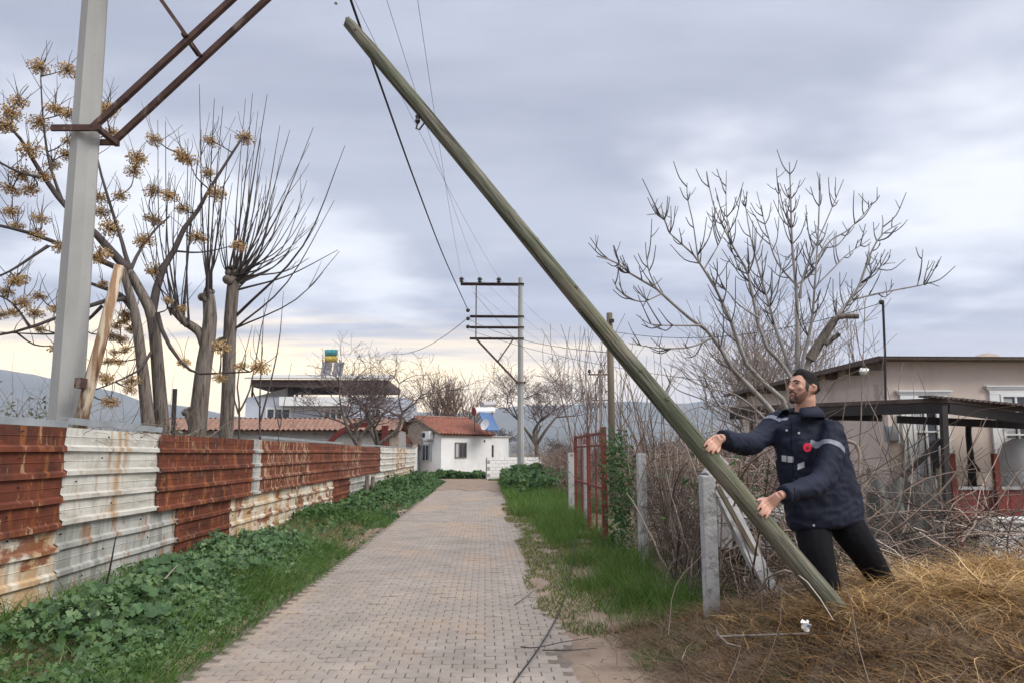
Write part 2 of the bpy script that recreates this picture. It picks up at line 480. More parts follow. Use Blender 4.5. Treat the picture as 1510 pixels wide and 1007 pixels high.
M['red_twig'] = flat('reddish_twig', (0.17, 0.115, 0.085), rough=0.9, var=0.3)
M['vine'] = mat('dry_vine', [(0.0, (0.075, 0.05, 0.042)), (0.4, (0.16, 0.112, 0.088)), (0.75, (0.27, 0.205, 0.16)), (1.0, (0.40, 0.33, 0.27))], attr=True, rough=0.95)
M['bramble'] = mat('brown_bramble', [(0.0, (0.08, 0.055, 0.048)), (0.5, (0.17, 0.115, 0.095)), (1.0, (0.25, 0.18, 0.14))], attr=True, rough=0.95)
M['berry'] = mat('dry_berries', [(0.0, (0.24, 0.14, 0.06)), (0.5, (0.44, 0.28, 0.12)), (1.0, (0.62, 0.44, 0.22))], attr=True, rough=0.7)
M['grass'] = mat('green_grass', [(0.0, (0.042, 0.088, 0.017)), (0.5, (0.088, 0.168, 0.03)), (0.86, (0.15, 0.235, 0.05)), (1.0, (0.25, 0.21, 0.09))], attr=True, rough=0.6, trans=0.45)
M['moss'] = mat('short_moss_grass', [(0.0, (0.06, 0.085, 0.018)), (0.6, (0.115, 0.145, 0.03)), (1.0, (0.17, 0.18, 0.05))], attr=True, rough=0.8, trans=0.25)
M['leaf'] = mat('mallow_leaf', [(0.0, (0.025, 0.058, 0.018)), (0.5, (0.06, 0.122, 0.036)), (1.0, (0.15, 0.225, 0.085))], attr=True, rough=0.5, spec=0.4, trans=0.25)
M['leaf1'] = mat('mallow_leaf_single', [(0.3, (0.035, 0.082, 0.028)), (0.7, (0.072, 0.138, 0.048))], scale=7, rough=0.5, rand=0.3, trans=0.25)
M['straw'] = mat('dry_straw', [(0.0, (0.085, 0.042, 0.018)), (0.35, (0.24, 0.128, 0.045)), (0.7, (0.45, 0.27, 0.10)), (1.0, (0.66, 0.48, 0.25))], attr=True, rough=0.8, trans=0.2)
M['dead'] = mat('dead_weeds', [(0.0, (0.095, 0.062, 0.036)), (0.6, (0.20, 0.135, 0.075)), (1.0, (0.33, 0.245, 0.14))], attr=True, rough=0.9, trans=0.1)
M['plaster_white'] = mat('white_plaster', [(0.3, (0.60, 0.59, 0.57)), (0.7, (0.74, 0.73, 0.71))], scale=0.9, rough=0.9, bump=0.2, bscale=20,
                layers=[dict(color=(0.42, 0.40, 0.37), lo=0.56, hi=0.72, scale=1.2, stretch=(1, 1, 0.4), amt=0.6)])
M['plaster_blue'] = flat('pale_house_plaster', (0.50, 0.53, 0.60), rough=0.9, var=0.06, scale=1.0)
M['plaster_beige'] = mat('beige_plaster', [(0.3, (0.56, 0.465, 0.40)), (0.7, (0.64, 0.54, 0.465))], scale=1.0, rough=0.92, bump=0.15, bscale=30,
                layers=[dict(color=(0.36, 0.29, 0.245), lo=0.55, hi=0.75, scale=1.5, stretch=(1, 1, 0.35), amt=0.55)])
M['block'] = mat('grey_block_wall', [(0.3, (0.25, 0.23, 0.21)), (0.7, (0.36, 0.335, 0.31))], scale=1.2, rough=0.95, bump=0.3, bscale=15,
                layers=[dict(color=(0.14, 0.125, 0.115), lo=0.55, hi=0.72, scale=1.4, amt=0.7)])
M['stone'] = mat('rubble_stone', [(0.3, (0.20, 0.155, 0.12)), (0.55, (0.36, 0.29, 0.23)), (0.7, (0.46, 0.39, 0.32))], scale=6, rough=0.95, bump=1.0, bscale=8)
M['tile'] = mat('clay_roof_tile', [(0.3, (0.16, 0.058, 0.038)), (0.7, (0.24, 0.092, 0.057))], scale=3, rough=0.85,
                layers=[dict(color=(0.16, 0.10, 0.07), lo=0.55, hi=0.75, scale=2, amt=0.6), dict(color=(0.40, 0.24, 0.15), lo=0.6, hi=0.7, scale=9, amt=0.5)])
M['tile_old'] = mat('weathered_roof_tile', [(0.3, (0.17, 0.092, 0.065)), (0.7, (0.28, 0.16, 0.115))], scale=3, rough=0.9,
                layers=[dict(color=(0.17, 0.13, 0.10), lo=0.5, hi=0.7, scale=2.5, amt=0.7)])
M['white'] = flat('white_paint', (0.72, 0.72, 0.70), rough=0.5, var=0.05)
M['glass'] = flat('window_glass', (0.035, 0.04, 0.045), rough=0.08, spec=0.7, var=0.2)
M['curtain'] = flat('grey_curtain', (0.40, 0.41, 0.42), rough=0.9)
M['dark'] = flat('dark_underside', (0.035, 0.03, 0.028), rough=0.8)
M['roof_sheet'] = mat('brown_roof_sheet', [(0.3, (0.07, 0.05, 0.044)), (0.7, (0.13, 0.095, 0.082))], scale=4, rough=0.8)
M['roof_grey'] = flat('grey_roof_sheet', (0.42, 0.40, 0.37), rough=0.8)
M['board'] = mat('eave_boards', [(0.3, (0.12, 0.095, 0.075)), (0.7, (0.2, 0.16, 0.13))], scale=5, rough=0.9, stretch=(3, 0.4, 1))
M['gate'] = mat('rusty_red_gate', [(0.3, (0.12, 0.03, 0.023)), (0.7, (0.19, 0.046, 0.033))], scale=5, rough=0.75,
                layers=[dict(color=(0.12, 0.05, 0.03), lo=0.55, hi=0.7, scale=9, amt=0.7)])
M['red'] = mat('red_brown_paint', [(0.3, (0.15, 0.03, 0.024)), (0.7, (0.22, 0.046, 0.035))], scale=4, rough=0.7,
                layers=[dict(color=(0.10, 0.05, 0.04), lo=0.55, hi=0.7, scale=5, amt=0.6)])
M['tarp'] = mat('grey_green_sheeting', [(0.3, (0.10, 0.105, 0.095)), (0.7, (0.17, 0.175, 0.16))], scale=3, rough=0.9, layers=[dict(color=(0.22, 0.21, 0.19), lo=0.55, hi=0.7, scale=4, amt=0.6)])
M['wire'] = flat('black_cable', (0.016, 0.016, 0.018), rough=0.6)
M['thin_wire'] = flat('grey_wire', (0.16, 0.16, 0.18), rough=0.5, metal=0.3)
M['porcelain'] = flat('dark_porcelain', (0.02, 0.014, 0.012), rough=0.25, spec=0.6)
M['panel'] = flat('solar_panel', (0.045, 0.10, 0.22), rough=0.25, spec=0.6)
M['panel_grey'] = flat('grey_solar_panel', (0.15, 0.15, 0.16), rough=0.3, spec=0.5)
M['teal'] = flat('teal_tank', (0.03, 0.19, 0.20), rough=0.5)
M['yellow'] = flat('yellow_tank', (0.50, 0.36, 0.06), rough=0.5)
M['steel'] = flat('brushed_steel', (0.42, 0.40, 0.40), rough=0.4, metal=0.5)
M['skin'] = mat('skin', [(0.3, (0.44, 0.235, 0.165)), (0.7, (0.53, 0.295, 0.215))], scale=14, rough=0.5, spec=0.35)
M['hair'] = flat('black_hair', (0.011, 0.009, 0.008), rough=0.8, spec=0.15, bump=0.3, scale=80)
M['fade'] = flat('short_cropped_hair', (0.042, 0.03, 0.025), rough=0.8)
M['jaw_stubble'] = flat('jaw_stubble', (0.235, 0.128, 0.094), rough=0.7, var=0.3, scale=160)
M['stubble'] = flat('beard_stubble', (0.052, 0.030, 0.024), rough=0.8, var=0.3, scale=150)
M['lip'] = flat('lips', (0.36, 0.15, 0.125), rough=0.5)
M['eye'] = flat('eye_white', (0.6, 0.57, 0.54), rough=0.3)
M['iris'] = flat('dark_iris', (0.02, 0.012, 0.008), rough=0.2)
M['jacket'] = mat('navy_work_jacket', [(0.3, (0.006, 0.008, 0.019)), (0.7, (0.010, 0.013, 0.029))], scale=6, rough=0.75, spec=0.25, bump=0.9, bscale=7, bstretch=(1, 1, 0.45))
M['black_cloth'] = flat('black_cloth', (0.008, 0.008, 0.010), rough=0.9, spec=0.15, bump=0.3)
M['reflect'] = flat('grey_reflective_tape', (0.20, 0.21, 0.25), rough=0.5)
M['reflect_white'] = flat('white_reflective_tape', (0.45, 0.45, 0.47), rough=0.4)
M['badge'] = flat('red_badge', (0.55, 0.02, 0.05), rough=0.6)
M['badge_dark'] = flat('dark_badge_print', (0.14, 0.006, 0.016), rough=0.6)
M['plastic'] = flat('white_plastic', (0.78, 0.77, 0.72), rough=0.5)
M['box_grey'] = flat('grey_meter_box', (0.30, 0.31, 0.32), rough=0.5)
M['blue_print'] = flat('blue_litter_print', (0.08, 0.12, 0.35), rough=0.5)
M['green_plant'] = mat('olive_leaf', [(0.0, (0.10, 0.115, 0.075)), (1.0, (0.26, 0.27, 0.2))], attr=True, rough=0.7, trans=0.2)
M['shrub'] = mat('shrub_leaf', [(0.0, (0.025, 0.06, 0.018)), (0.6, (0.05, 0.11, 0.03)), (1.0, (0.11, 0.17, 0.05))], attr=True, rough=0.6, trans=0.25)

# ================================================================ the setting
def H(x, y):
    x = np.asarray(x, float); y = np.asarray(y, float)
    road = sstep(-2.55, -2.2, x) * (1 - sstep(0.75, 1.05, x)) * (1 - sstep(52, 60, y))
    z = -0.06 * road + 0.10 * sstep(-2.3, -3.4, x) * (1 - sstep(40, 50, y))
    z = z + 0.10 * sstep(0.9, 1.9, x) * (1 - sstep(44, 50, y))
    near = 1 - sstep(5.9, 7.3, y)
    z = z + 0.42 * sstep(1.25, 2.55, x) * near + 0.10 * sstep(3.0, 4.3, x) * near
    z = z + 0.08 * np.exp(-((x - 2.4) / 0.45) ** 2 - ((y - 4.95) / 0.5) ** 2)
    z = z + 0.42 * (fbm(x * 2.1 + 3, y * 2.1, 3, 77) - 0.47) * near * sstep(1.6, 2.6, x) * (1 - np.exp(-((x - 2.5) / 0.5) ** 2 - ((y - 5.2) / 0.6) ** 2))
    z = z + 0.25 * np.exp(-((x - 2.2) / 1.0) ** 2 - ((y - 33) / 7) ** 2)
    off = np.clip(np.minimum(np.abs(x + 2.4), np.abs(x - 0.9)) / 1.2, 0, 1) * (1 - road)
    return z + off * 0.12 * (fbm(x * 1.3, y * 1.3, 3, 5) - 0.45) * (1 - sstep(300, 800, np.hypot(x, y)))
def Hs(x, y): return float(H(x, y))
def grid_mesh(name, xs, ys, zf, smooth=True):
    X, Y = np.meshgrid(xs, ys)
    V = np.stack([X, Y, zf(X, Y)], -1).reshape(-1, 3)
    nx = len(xs)
    j, i = np.meshgrid(np.arange(len(ys) - 1), np.arange(nx - 1), indexing='ij')
    a = (j * nx + i).ravel()
    return mesh_np(name, V, np.stack([a, a + 1, a + 1 + nx, a + nx], -1), smooth=smooth)
geo = np.geomspace(1, 600, 26)
xs = np.concatenate([-12 - geo[::-1] * 10.5, np.arange(-12, 12.01, 0.2), 12 + geo * 10.5])
ys = np.concatenate([-8 - geo[::-1] * 10, np.arange(-8, 30, 0.2), np.arange(30, 80, 1.0), 80 + geo * 10])
o = obj('ground', grid_mesh('ground', xs, ys, H), M['soil'])
tag(o, 'brown soil with sparse green growth on both sides of the lane', 'ground', kind='structure')

# --- road of interlocking pavers
RX0, RX1, RY0, RY1 = -2.15, 0.72, 1.5, 43.0
road = grid_mesh('road', np.linspace(RX0 - 0.1, RX1 + 0.1, 5), np.linspace(RY0 - 6, RY1, 40), lambda x, y: x * 0 - 0.012)
road = obj('road', road, M['bed'])
tag(road, 'narrow lane paved with grey interlocking concrete blocks', 'road', kind='structure')
PL, PW, GAP = 0.166, 0.111, 0.007
def paver_mesh():
    hx, hy, a, t = PL / 2 - GAP / 2, PW / 2 - GAP / 2, 0.0075, 0.03
    xx = [-hx, -hx / 2, 0, hx / 2, hx]
    off = [a, -a, a, -a, a]
    low = [(x, -hy + f) for x, f in zip(xx, off)]
    top = [(x, hy + f) for x, f in zip(xx, off)]
    ring = low + top[::-1]
    b = 0.004
    V = [(x * (1 - b / hx), y * (1 - b / hy), 0) for x, y in ring] + [(x, y, -b) for x, y in ring] + [(x, y, -t) for x, y in ring]
    n = 10
    Q, T = [], []
    for i in range(4):
        Q.append((i, i + 1, 8 - i, 9 - i))
    for i in range(n):
        j = (i + 1) % n
        Q += [(n + i, n + j, j, i), (2 * n + i, 2 * n + j, n + j, n + i)]
    return np.array(V), np.array(Q)
pv, pq = paver_mesh()
rng = np.random.default_rng(4)
cells = []
row = 0
y = RY0
while y < RY1:
    x = RX0 + (PL / 2 if row % 2 else PL)
    while x < RX1 - PL * 0.3 + 0.30 * (vnoise(3.0, y * 3.1) - 0.35):
        cells.append((x, y)); x += PL
    y += PW; row += 1
cells = np.array(cells)
# sunken wheel tracks and an uneven surface
cz = 0.012 * (fbm(cells[:, 0] * 0.9, cells[:, 1] * 0.6, 3, 2) - 0.5) + rng.normal(0, 0.002, len(cells))
vis = cells[:, 1] > 4.7
px = CX + FPX * (cells[:, 0] / cells[:, 1])
order = np.argsort(np.where(vis, cells[:, 1], 999))
near = set(order[:290].tolist())
pme = mesh_np('paver', pv, pq, smooth=False)
pme.materials.append(M['paver'])
far_idx = []
for k, (x, y) in enumerate(cells):
    if k in near:
        p = bpy.data.objects.new('paver', pme)
        COL.objects.link(p); p.parent = road
        p.location = (x, y, cz[k])
        p.rotation_euler = (rng.normal(0, 0.006), rng.normal(0, 0.006), rng.normal(0, 0.012))
    else:
        far_idx.append(k)
fi = np.array(far_idx)
ang = rng.normal(0, 0.012, len(fi))
tx, ty = rng.normal(0, 0.006, len(fi)), rng.normal(0, 0.006, len(fi))
lx, ly = pv[None, :, 0], pv[None, :, 1]
VX = cells[fi, 0][:, None] + lx - ly * ang[:, None]
VY = cells[fi, 1][:, None] + ly + lx * ang[:, None]
VZ = cz[fi][:, None] + pv[None, :, 2] + tx[:, None] * ly + ty[:, None] * lx
V = np.stack([VX, VY, VZ], -1).reshape(-1, 3)
Q = (pq[None] + (np.arange(len(fi)) * len(pv))[:, None, None]).reshape(-1, 4)
o = obj('paver_field', mesh_np('paver_field', V, Q, smooth=False), M['paver'], road)
o['kind'] = 'stuff'
# --- dirt spilled over the paver edges
def dirt(x, y):
    n = fbm(x * 1.1, y * 0.8, 4, 11) - 0.47
    n2 = fbm(x * 5, y * 3, 3, 3) - 0.45
    e = 0.64 - 1.0 * n - 0.10 * sstep(5.6, 4.2, y)
    z = -0.05 + 0.066 * sstep(-0.42, 0.25, x - e) + 0.022 * n2 + 0.10 * sstep(1.0, 1.9, x) - 0.16 * sstep(1.15, 1.6, x)
    return z
o = obj('dirt_verge', grid_mesh('dirt_verge', np.arange(0.0, 1.65, 0.04), np.arange(2.5, 44, 0.06), dirt), M['dirt'])
tag(o, 'brown dirt spilled over the ragged edge of the block paving', 'dirt', kind='structure')
def dirtl(x, y):
    n = fbm(x * 1.2, y * 0.7, 4, 31) - 0.47
    return -0.05 + 0.062 * sstep(-0.02, 0.42, -(x + 2.04) + 0.5 * n) - 0.1 * sstep(-2.55, -2.85, x)
o = obj('dirt_edge', grid_mesh('dirt_edge', np.arange(-2.9, -1.5, 0.05), np.arange(2.5, 44, 0.07), dirtl), M['dirt'])
tag(o, 'thin strip of dirt between the paving and the green weeds', 'dirt', kind='structure')
# --- the unpaved bend at the far end
tp = [(-2.5, 34), (-1.9, 33.1), (-1.3, 34.2), (-0.7, 32.5), (0.0, 33.6), (0.5, 31.5), (0.95, 34), (1.5, 41), (1.6, 46.8), (-0.4, 47.6), (-3.2, 47.4), (-6, 50.5), (-16, 57.5), (-16, 53), (-6.2, 46.6), (-3.6, 42)]
mb = MB(); mb.add([(x, y, 0.014) for x, y in tp] + [(x, y, -0.1) for x, y in tp],
                  [tuple(range(len(tp)))] + [(i, i + len(tp), (i + 1) % len(tp) + len(tp), (i + 1) % len(tp)) for i in range(len(tp))])
o = mb.build('dirt_track', M['dirt'])
tag(o, 'unpaved dirt bend where the lane turns by the white cottage', 'dirt track', kind='structure')

# --- hills and air
def ridge(name, pts, Y, depth, label, m, rough=0.06, seed=3):
    px = np.linspace(pts[0][0], pts[-1][0], 220)
    py = np.interp(px, [p[0] for p in pts], [p[1] for p in pts])
    top = np.array([at(a, b, Y) for a, b in zip(px, py)])
    rows = []
    nv = 26
    for j in range(nv):
        t = j / (nv - 1)
        s = 1 - abs(t - 0.55) / 0.55 if t < 0.55 else 1 - (t - 0.55) / 0.45
        s = max(s, 0) ** 0.85
        yy = Y + (t - 0.55) * depth
        xx = top[:, 0] * (1 + (t - 0.55) * depth / Y * 0.6)
        nn = fbm(top[:, 0] / depth * 9 + 50, np.full(len(px), t * 7.0), 5, seed) - 0.47
        zz = top[:, 2] * s * (1 + (rough * 6) * nn * (1 - s) + rough * nn) - 1.0
        rows.append(np.stack([xx, np.full(len(px), yy), zz], -1))
    V = np.concatenate(rows)
    n = len(px)
    j, i = np.meshgrid(np.arange(nv - 1), np.arange(n - 1), indexing='ij')
    a = (j * n + i).ravel()
    o = obj(name, mesh_np(name, V, np.stack([a, a + 1, a + 1 + n, a + n], -1)), m)
    return tag(o, label, 'hill', kind='structure')
ridge('hills', [(-900, 560), (-500, 520), (-250, 548), (-120, 530), (0, 543), (50, 549), (100, 562), (170, 575), (210, 590), (280, 598), (350, 612), (480, 614), (590, 604), (680, 606), (760, 596), (850, 594), (930, 588), (1010, 594), (1080, 586), (1200, 600), (1400, 606), (1800, 590), (2300, 600)],
      3000, 1500, 'long blue hazy hills along the horizon', M['hill'])
ridge('rocky_hill', [(1290, 640), (1360, 556), (1390, 530), (1420, 519), (1446, 514), (1470, 519), (1500, 532), (1560, 560), (1640, 640)], 420, 160,
      'bare brown rocky hilltop showing above the beige house roof', M['rock'], 0.1, 9)
hz = MB().box(-7400, 7400, -6300, 6300, -2.0, 520).mesh('haze')
hm = bpy.data.materials.new('haze_air'); hm.use_nodes = True
hm.node_tree.nodes.clear()
ho = hm.node_tree.nodes.new('ShaderNodeOutputMaterial')
hv = hm.node_tree.nodes.new('ShaderNodeVolumePrincipled')
hv.inputs['Color'].default_value = (0.68, 0.78, 1.0, 1)
hv.inputs['Density'].default_value = 0.00017
hv.inputs['Anisotropy'].default_value = 0.2
hm.node_tree.links.new(hv.outputs[0], ho.inputs['Volume'])
o = obj('haze', hz, hm)
tag(o, 'pale blue haze over the distant hills', 'haze', kind='stuff')

# ================================================================ corrugated fence on the left
FX = -4.28
def yf(px, X=FX):
    d = ray(px, 650); return X * d.y / d.x
fence = thing('metal_fence', 'patchwork fence of rusty, white and grey corrugated metal sheets along the lane', 'fence', (FX, 20, 0.05))
def sheet(y0, y1, z0, z1, ribs, m, x=0.0, seed=0, parent=fence):
    r = random.Random(seed)
    pitch = (z1 - z0) / ribs
    prof = []
    for k in range(ribs):
        zt = z1 - k * pitch
        prof += [(0.0, zt), (0.002, zt - pitch * 0.34), (0.008, zt - pitch * 0.36), (0.002, zt - pitch * 0.38), (0.0, zt - pitch * 0.70), (0.034, zt - pitch * 0.78), (0.036, zt - pitch * 0.95), (0.0, zt - pitch * 0.985)]
    prof.append((0.0, z0))
    nY = max(3, int((y1 - y0) / 0.35))
    V = []
    b0, b1, tl = r.uniform(-0.012, 0.012), r.uniform(-0.012, 0.012), r.uniform(-0.015, 0.015)
    for i in range(nY + 1):
        t = i / nY
        bow = 0.016 * math.sin(t * 9 + seed) * r.uniform(0.4, 1)
        for px_, pz in prof:
            jag = 0.010 * math.sin(pz * 40 + seed) if i in (0, nY) else 0
            V.append((FX + x + px_ + bow + 0.006 * math.sin(pz * 13 + t * 7 + seed), y0 + (y1 - y0) * t + jag, pz + tl * (t - 0.5) + b0))
    n = len(prof)
    Q = [(i * n + k, i * n + k + 1, (i + 1) * n + k + 1, (i + 1) * n + k) for i in range(nY) for k in range(n - 1)]
    me = mesh_np('sheet', V, Q, smooth=False)
    return obj('sheet', me, m, parent)
up = [(-420, -60, 'rust'), (-66, 96, 'rust'), (94, 237, 'white_sheet'), (233, 373, 'rust'), (371, 385, 'grey_sheet'), (383, 457, 'rust_spotted'), (455, 505, 'rust'), (503, 533, 'rust_spotted'), (531, 562, 'rust'), (560, 584, 'white_sheet'), (583, 600, 'white_rust'), (599, 612, 'white_sheet')]
lo = [(-420, -62, 'white_rust'), (-66, 100, 'white_rust'), (98, 272, 'grey_sheet'), (269, 347, 'rust'), (344, 441, 'white_rust'), (443.5, 493, 'white_rust'), (491, 519, 'rust'), (518, 546, 'grey_sheet'), (545, 570, 'white_sheet'), (569, 612, 'white_rust')]
for k, (a, b, m) in enumerate(up):
    sheet(yf(a), yf(b), 0.845 + 0.006 * (k % 3), 1.855 + 0.012 * math.sin(k * 2.1), 4, M[m], 0.010 + 0.012 * (k % 2), k)
for k, (a, b, m) in enumerate(lo):
    sheet(yf(a), yf(b), 0.10, 0.875 + 0.008 * math.sin(k * 1.3), 3, M[m], -0.03 + 0.011 * (k % 2), 50 + k)
mb = MB()
sheet(yf(-420), yf(40), -0.15, 0.12, 1, M['rust'], -0.05, 91)
for a, b, ti in ((-420, 95, 0.0), (96, 236, 0.02), (384, 455, 0.01), (456, 505, 0.0), (533, 612, 0.0)):
    y0, y1 = yf(a), yf(b)
    mb = MB(); zc_ = 1.868 + ti
    mb.obox((FX + 0.015, (y0 + y1) / 2, zc_ + 0.03), (0.006, 0, 0), (0, (y1 - y0) / 2, -0.012 if b < 300 else 0), (0.004, 0, 0.034 if b < 300 else 0.022))
    mb.obox((FX - 0.02, (y0 + y1) / 2, zc_ + (0.058 if b < 300 else 0.05)), (0.045, 0, 0), (0, (y1 - y0) / 2, -0.012 if b < 300 else 0), (0, 0, 0.004))
    mb.build('capping', M['zinc'], fence)
y = 4.2
while y < 44:
    MB().box(FX - 0.14, FX - 0.06, y - 0.04, y + 0.04, -0.1, 1.8).build('post', M['old_wood'], fence)
    y += 3.9
# bolt heads on the nearer sheets
bolt = MB().ball((0, 0, 0), 0.011, 6, 4).mesh('bolt'); bolt.materials.append(M['dark_iron'])
rr = random.Random(6)
for y0, y1 in ((6.6, 13.5),):
    for zz in (1.79, 1.55, 1.30, 1.05, 0.80, 0.55, 0.30):
        yy = y0 + rr.uniform(0, 0.5)
        while yy < y1:
            b = bpy.data.objects.new('bolt', bolt); COL.objects.link(b); b.parent = fence
            b.location = Vector((FX + (0.036 if zz > 0.85 else -0.006), yy, zz + rr.uniform(-0.02, 0.02))) - MW[fence.name]
            yy += rr.uniform(0.8, 2.4)

# ================================================================ power line
def lerp(a, b, t): return Vector(a) + (Vector(b) - Vector(a)) * t
def power_pole(x, y, side, label, group, tilt=0.0):
    t = thing('power_pole', label, 'utility pole', (x, y, Hs(x, y)), group)
    n, top = 8, 11.6
    mb = MB()
    mb.tube([(x, y, -0.4), (x, y, 4), (x, y, 8), (x, y, top)], [0.205, 0.176, 0.148, 0.12], 8)
    mb.build('mast', M['concrete'], t)
    s = side
    def beam(z, x0, x1, dy, w=0.075):
        for d in (-dy, dy):
            m_ = MB(); m_.angle_iron((x + s * x0, y + d, z), (x + s * x1, y + d, z), w, 0.014); m_.build('crossarm', M['iron'], t)
    beam(11.25, -0.2, 3.45, 0.17, 0.09)
    for z in (9.35, 8.72, 8.08): beam(z, -0.2, 2.9, 0.18)
    for d in (-0.19, 0.19):
        m_ = MB(); m_.bar((x + s * 2.55, y + d, 8.05), (x + s * 2.55, y + d, 11.2), 0.06, 0.06); m_.build('strut', M['iron'], t)
    for d in (-0.235, 0.235):
        m_ = MB(); m_.angle_iron((x + s * 0.2, y + d, 5.56), (x + s * 2.56, y + d, 8.06), 0.068, 0.012, (0, -1, 0)); m_.build('brace', M['iron'], t)
    for d in (-0.26, 0.21):
        m_ = MB(); m_.bar((x + s * 0.4, y + d, 8.05), (x + s * 1.30, y + d, 6.74), 0.045, 0.045); m_.build('brace', M['iron'], t)
    m_ = MB(); m_.bar((x + s * 1.25, y - 0.26, 6.78), (x + s * 1.25, y + 0.26, 6.78), 0.04, 0.04); m_.build('brace', M['iron'], t)
    for d in (-0.215, 0.215):
        m_ = MB(); m_.bar((x - s * 0.30, y + d, 5.55), (x + s * 0.30, y + d, 5.55), 0.075, 0.04, (0, 1, 0)); m_.build('clamp', M['iron'], t)
    m_ = MB(); m_.bar((x + s * 0.27, y - 0.26, 5.54), (x + s * 0.27, y + 0.26, 5.54), 0.06, 0.06); m_.build('clamp', M['iron'], t)
    for k, xo in enumerate((3.4, 2.35, 1.25)):
        m_ = MB(); xx = x + s * xo
        m_.tube([(xx, y, 11.25), (xx, y, 11.33), (xx, y, 11.34), (xx, y, 11.40), (xx, y, 11.41), (xx, y, 11.47), (xx, y, 11.48), (xx, y, 11.54), (xx, y, 11.62)],
                [0.04, 0.04, 0.13, 0.12, 0.09, 0.09, 0.15, 0.13, 0.06], 10)
        m_.build('insulator', M['porcelain'], t, smooth=True)
    t.rotation_euler = (0, R(tilt), 0)
    return [Vector((x + s * xo, y, 11.6)) for xo in (3.4, 2.35, 1.25)]
PN = at(103, 600, 9.0); PFAR = gnd(768, 711)
insN = power_pole(PN.x, 9.0, 1, 'tall thick concrete power pole with rusty diagonal braces behind the rusty fence', None, -1.1)
insF = power_pole(PFAR.x, PFAR.y, -1, 'concrete power pole with three dark insulators on its crossarm by the white wall', None)
def cable(name, label, a, b, sag, r, m, n=24, group=None):
    P = [lerp(a, b, t) - Vector((0, 0, 4 * sag * t * (1 - t))) for t in np.linspace(0, 1, n)]
    o = MB().tube(P, r, 6).build(name, m, smooth=True)
    return tag(o, label, 'wire', group)
# far pole further along the line
PT = at(887, 655, 74); PT.z = 0
ft = thing('telegraph_pole', 'distant slim pole with a small crossarm rising behind the brown brambles', 'utility pole', PT)
tz = at(887, 552, 74).z
MB().tube([PT + Vector((0, 0, -0.2)), PT + Vector((0, 0, tz))], [0.2, 0.15], 8).build('mast', M['concrete'], ft)
MB().bar(PT + Vector((-1.25, 0, tz)), PT + Vector((1.25, 0, tz)), 0.14, 0.14).build('crossarm', M['iron'], ft)
MB().bar(PT + Vector((-0.9, 0, tz - 2.6)), PT + Vector((0.9, 0, tz - 2.6)), 0.1, 0.1).build('crossarm', M['iron'], ft)
insT = []
for dx in (-1.1, 0, 1.1):
    p = PT + Vector((dx, 0, tz)); insT.append(p + Vector((0, 0, 0.5)))
    MB().tube([p, p + Vector((0, 0, 0.15)), p + Vector((0, 0, 0.2)), p + Vector((0, 0, 0.5))], [0.06, 0.06, 0.18, 0.14], 8).build('insulator', M['porcelain'], ft)
for k, q in enumerate(('outermost', 'middle', 'innermost')):
    back = insN[k] + (insN[k] - insF[k]) * 0.6
    cable('power_wire', f'thin grey wire on the {q} insulator of the pole crossarm', insN[k], insF[k], 0.45, 0.006, M['thin_wire'], 30)
    cable('power_wire', f'faint wire from the {q} insulator towards the distant slim pole', insF[k], insT[k], 0.6, 0.007, M['thin_wire'], 20)
# thick bundled cable from the far pole towards the near one
cf = at(689, 455, PFAR.y - 0.1)
c1 = at(517, 0, 11.5)
P = resample([cf, at(655, 380, 30), at(612, 268, 20.5), at(562, 128, 14.5), c1, at(497, -60, 10.3), Vector((PN.x + 0.25, 9.0, 9.4))], 44)
o = MB().tube([Vector(p) for p in P], 0.024, 6).build('bundled_cable', M['wire'], smooth=True)
tag(o, 'thick black bundled cable passing behind the top of the leaning wooden pole', 'cable')
cable('service_wire', 'black wire sloping down from the power pole to the pale two storey house', at(686, 472, PFAR.y), at(578, 522, 60), 0.6, 0.018, M['wire'])
W0 = at(903, 520, 21)
cable('service_wire', 'wire running from the power pole to the slim wooden post', at(690, 470, PFAR.y), W0, 0.35, 0.010, M['wire'])
cable('service_wire', 'lower wire drooping from the power pole behind the leaning pole', at(690, 486, PFAR.y), at(1120, 570, 24), 0.4, 0.010, M['wire'])
cable('service_wire', 'wire crossing behind the fig tree to the roof mast', W0 + Vector((0, 0, 0.62)), at(1300, 447, 15), 0.42, 0.008, M['wire'])
cable('service_wire', 'long wire descending past the power pole mast over the brambles', at(697, 430, PFAR.y), at(905, 640, 34), 0.3, 0.009, M['wire'])
# small fittings where the cable ends on the far pole
g = MB()
for dy in (-4, 8, 20): g.ball(at(690, 462 + dy, PFAR.y - 0.25), 0.12, 6, 5)
tag(g.build('cable_clamp', M['porcelain']), 'dark clamps holding the black cable on the power pole frame', 'clamp')
# slim wooden post behind the gate
b0 = at(903, 668, 21)
wp = thing('wooden_post', 'slim brown wooden telephone post behind the red gate', 'post', (b0.x, 21, 0.05))
zt = at(903, 462, 21).z
MB().tube([(b0.x, 21, -0.2), (b0.x, 21, zt)], [0.115, 0.09], 9).build('mast', M['old_wood'], wp, smooth=True)
MB().bar((b0.x - 0.03, 20.9, zt - 0.25), (b0.x + 0.1, 20.85, zt - 0.25), 0.05, 0.1).build('bracket', M['dark_iron'], wp)
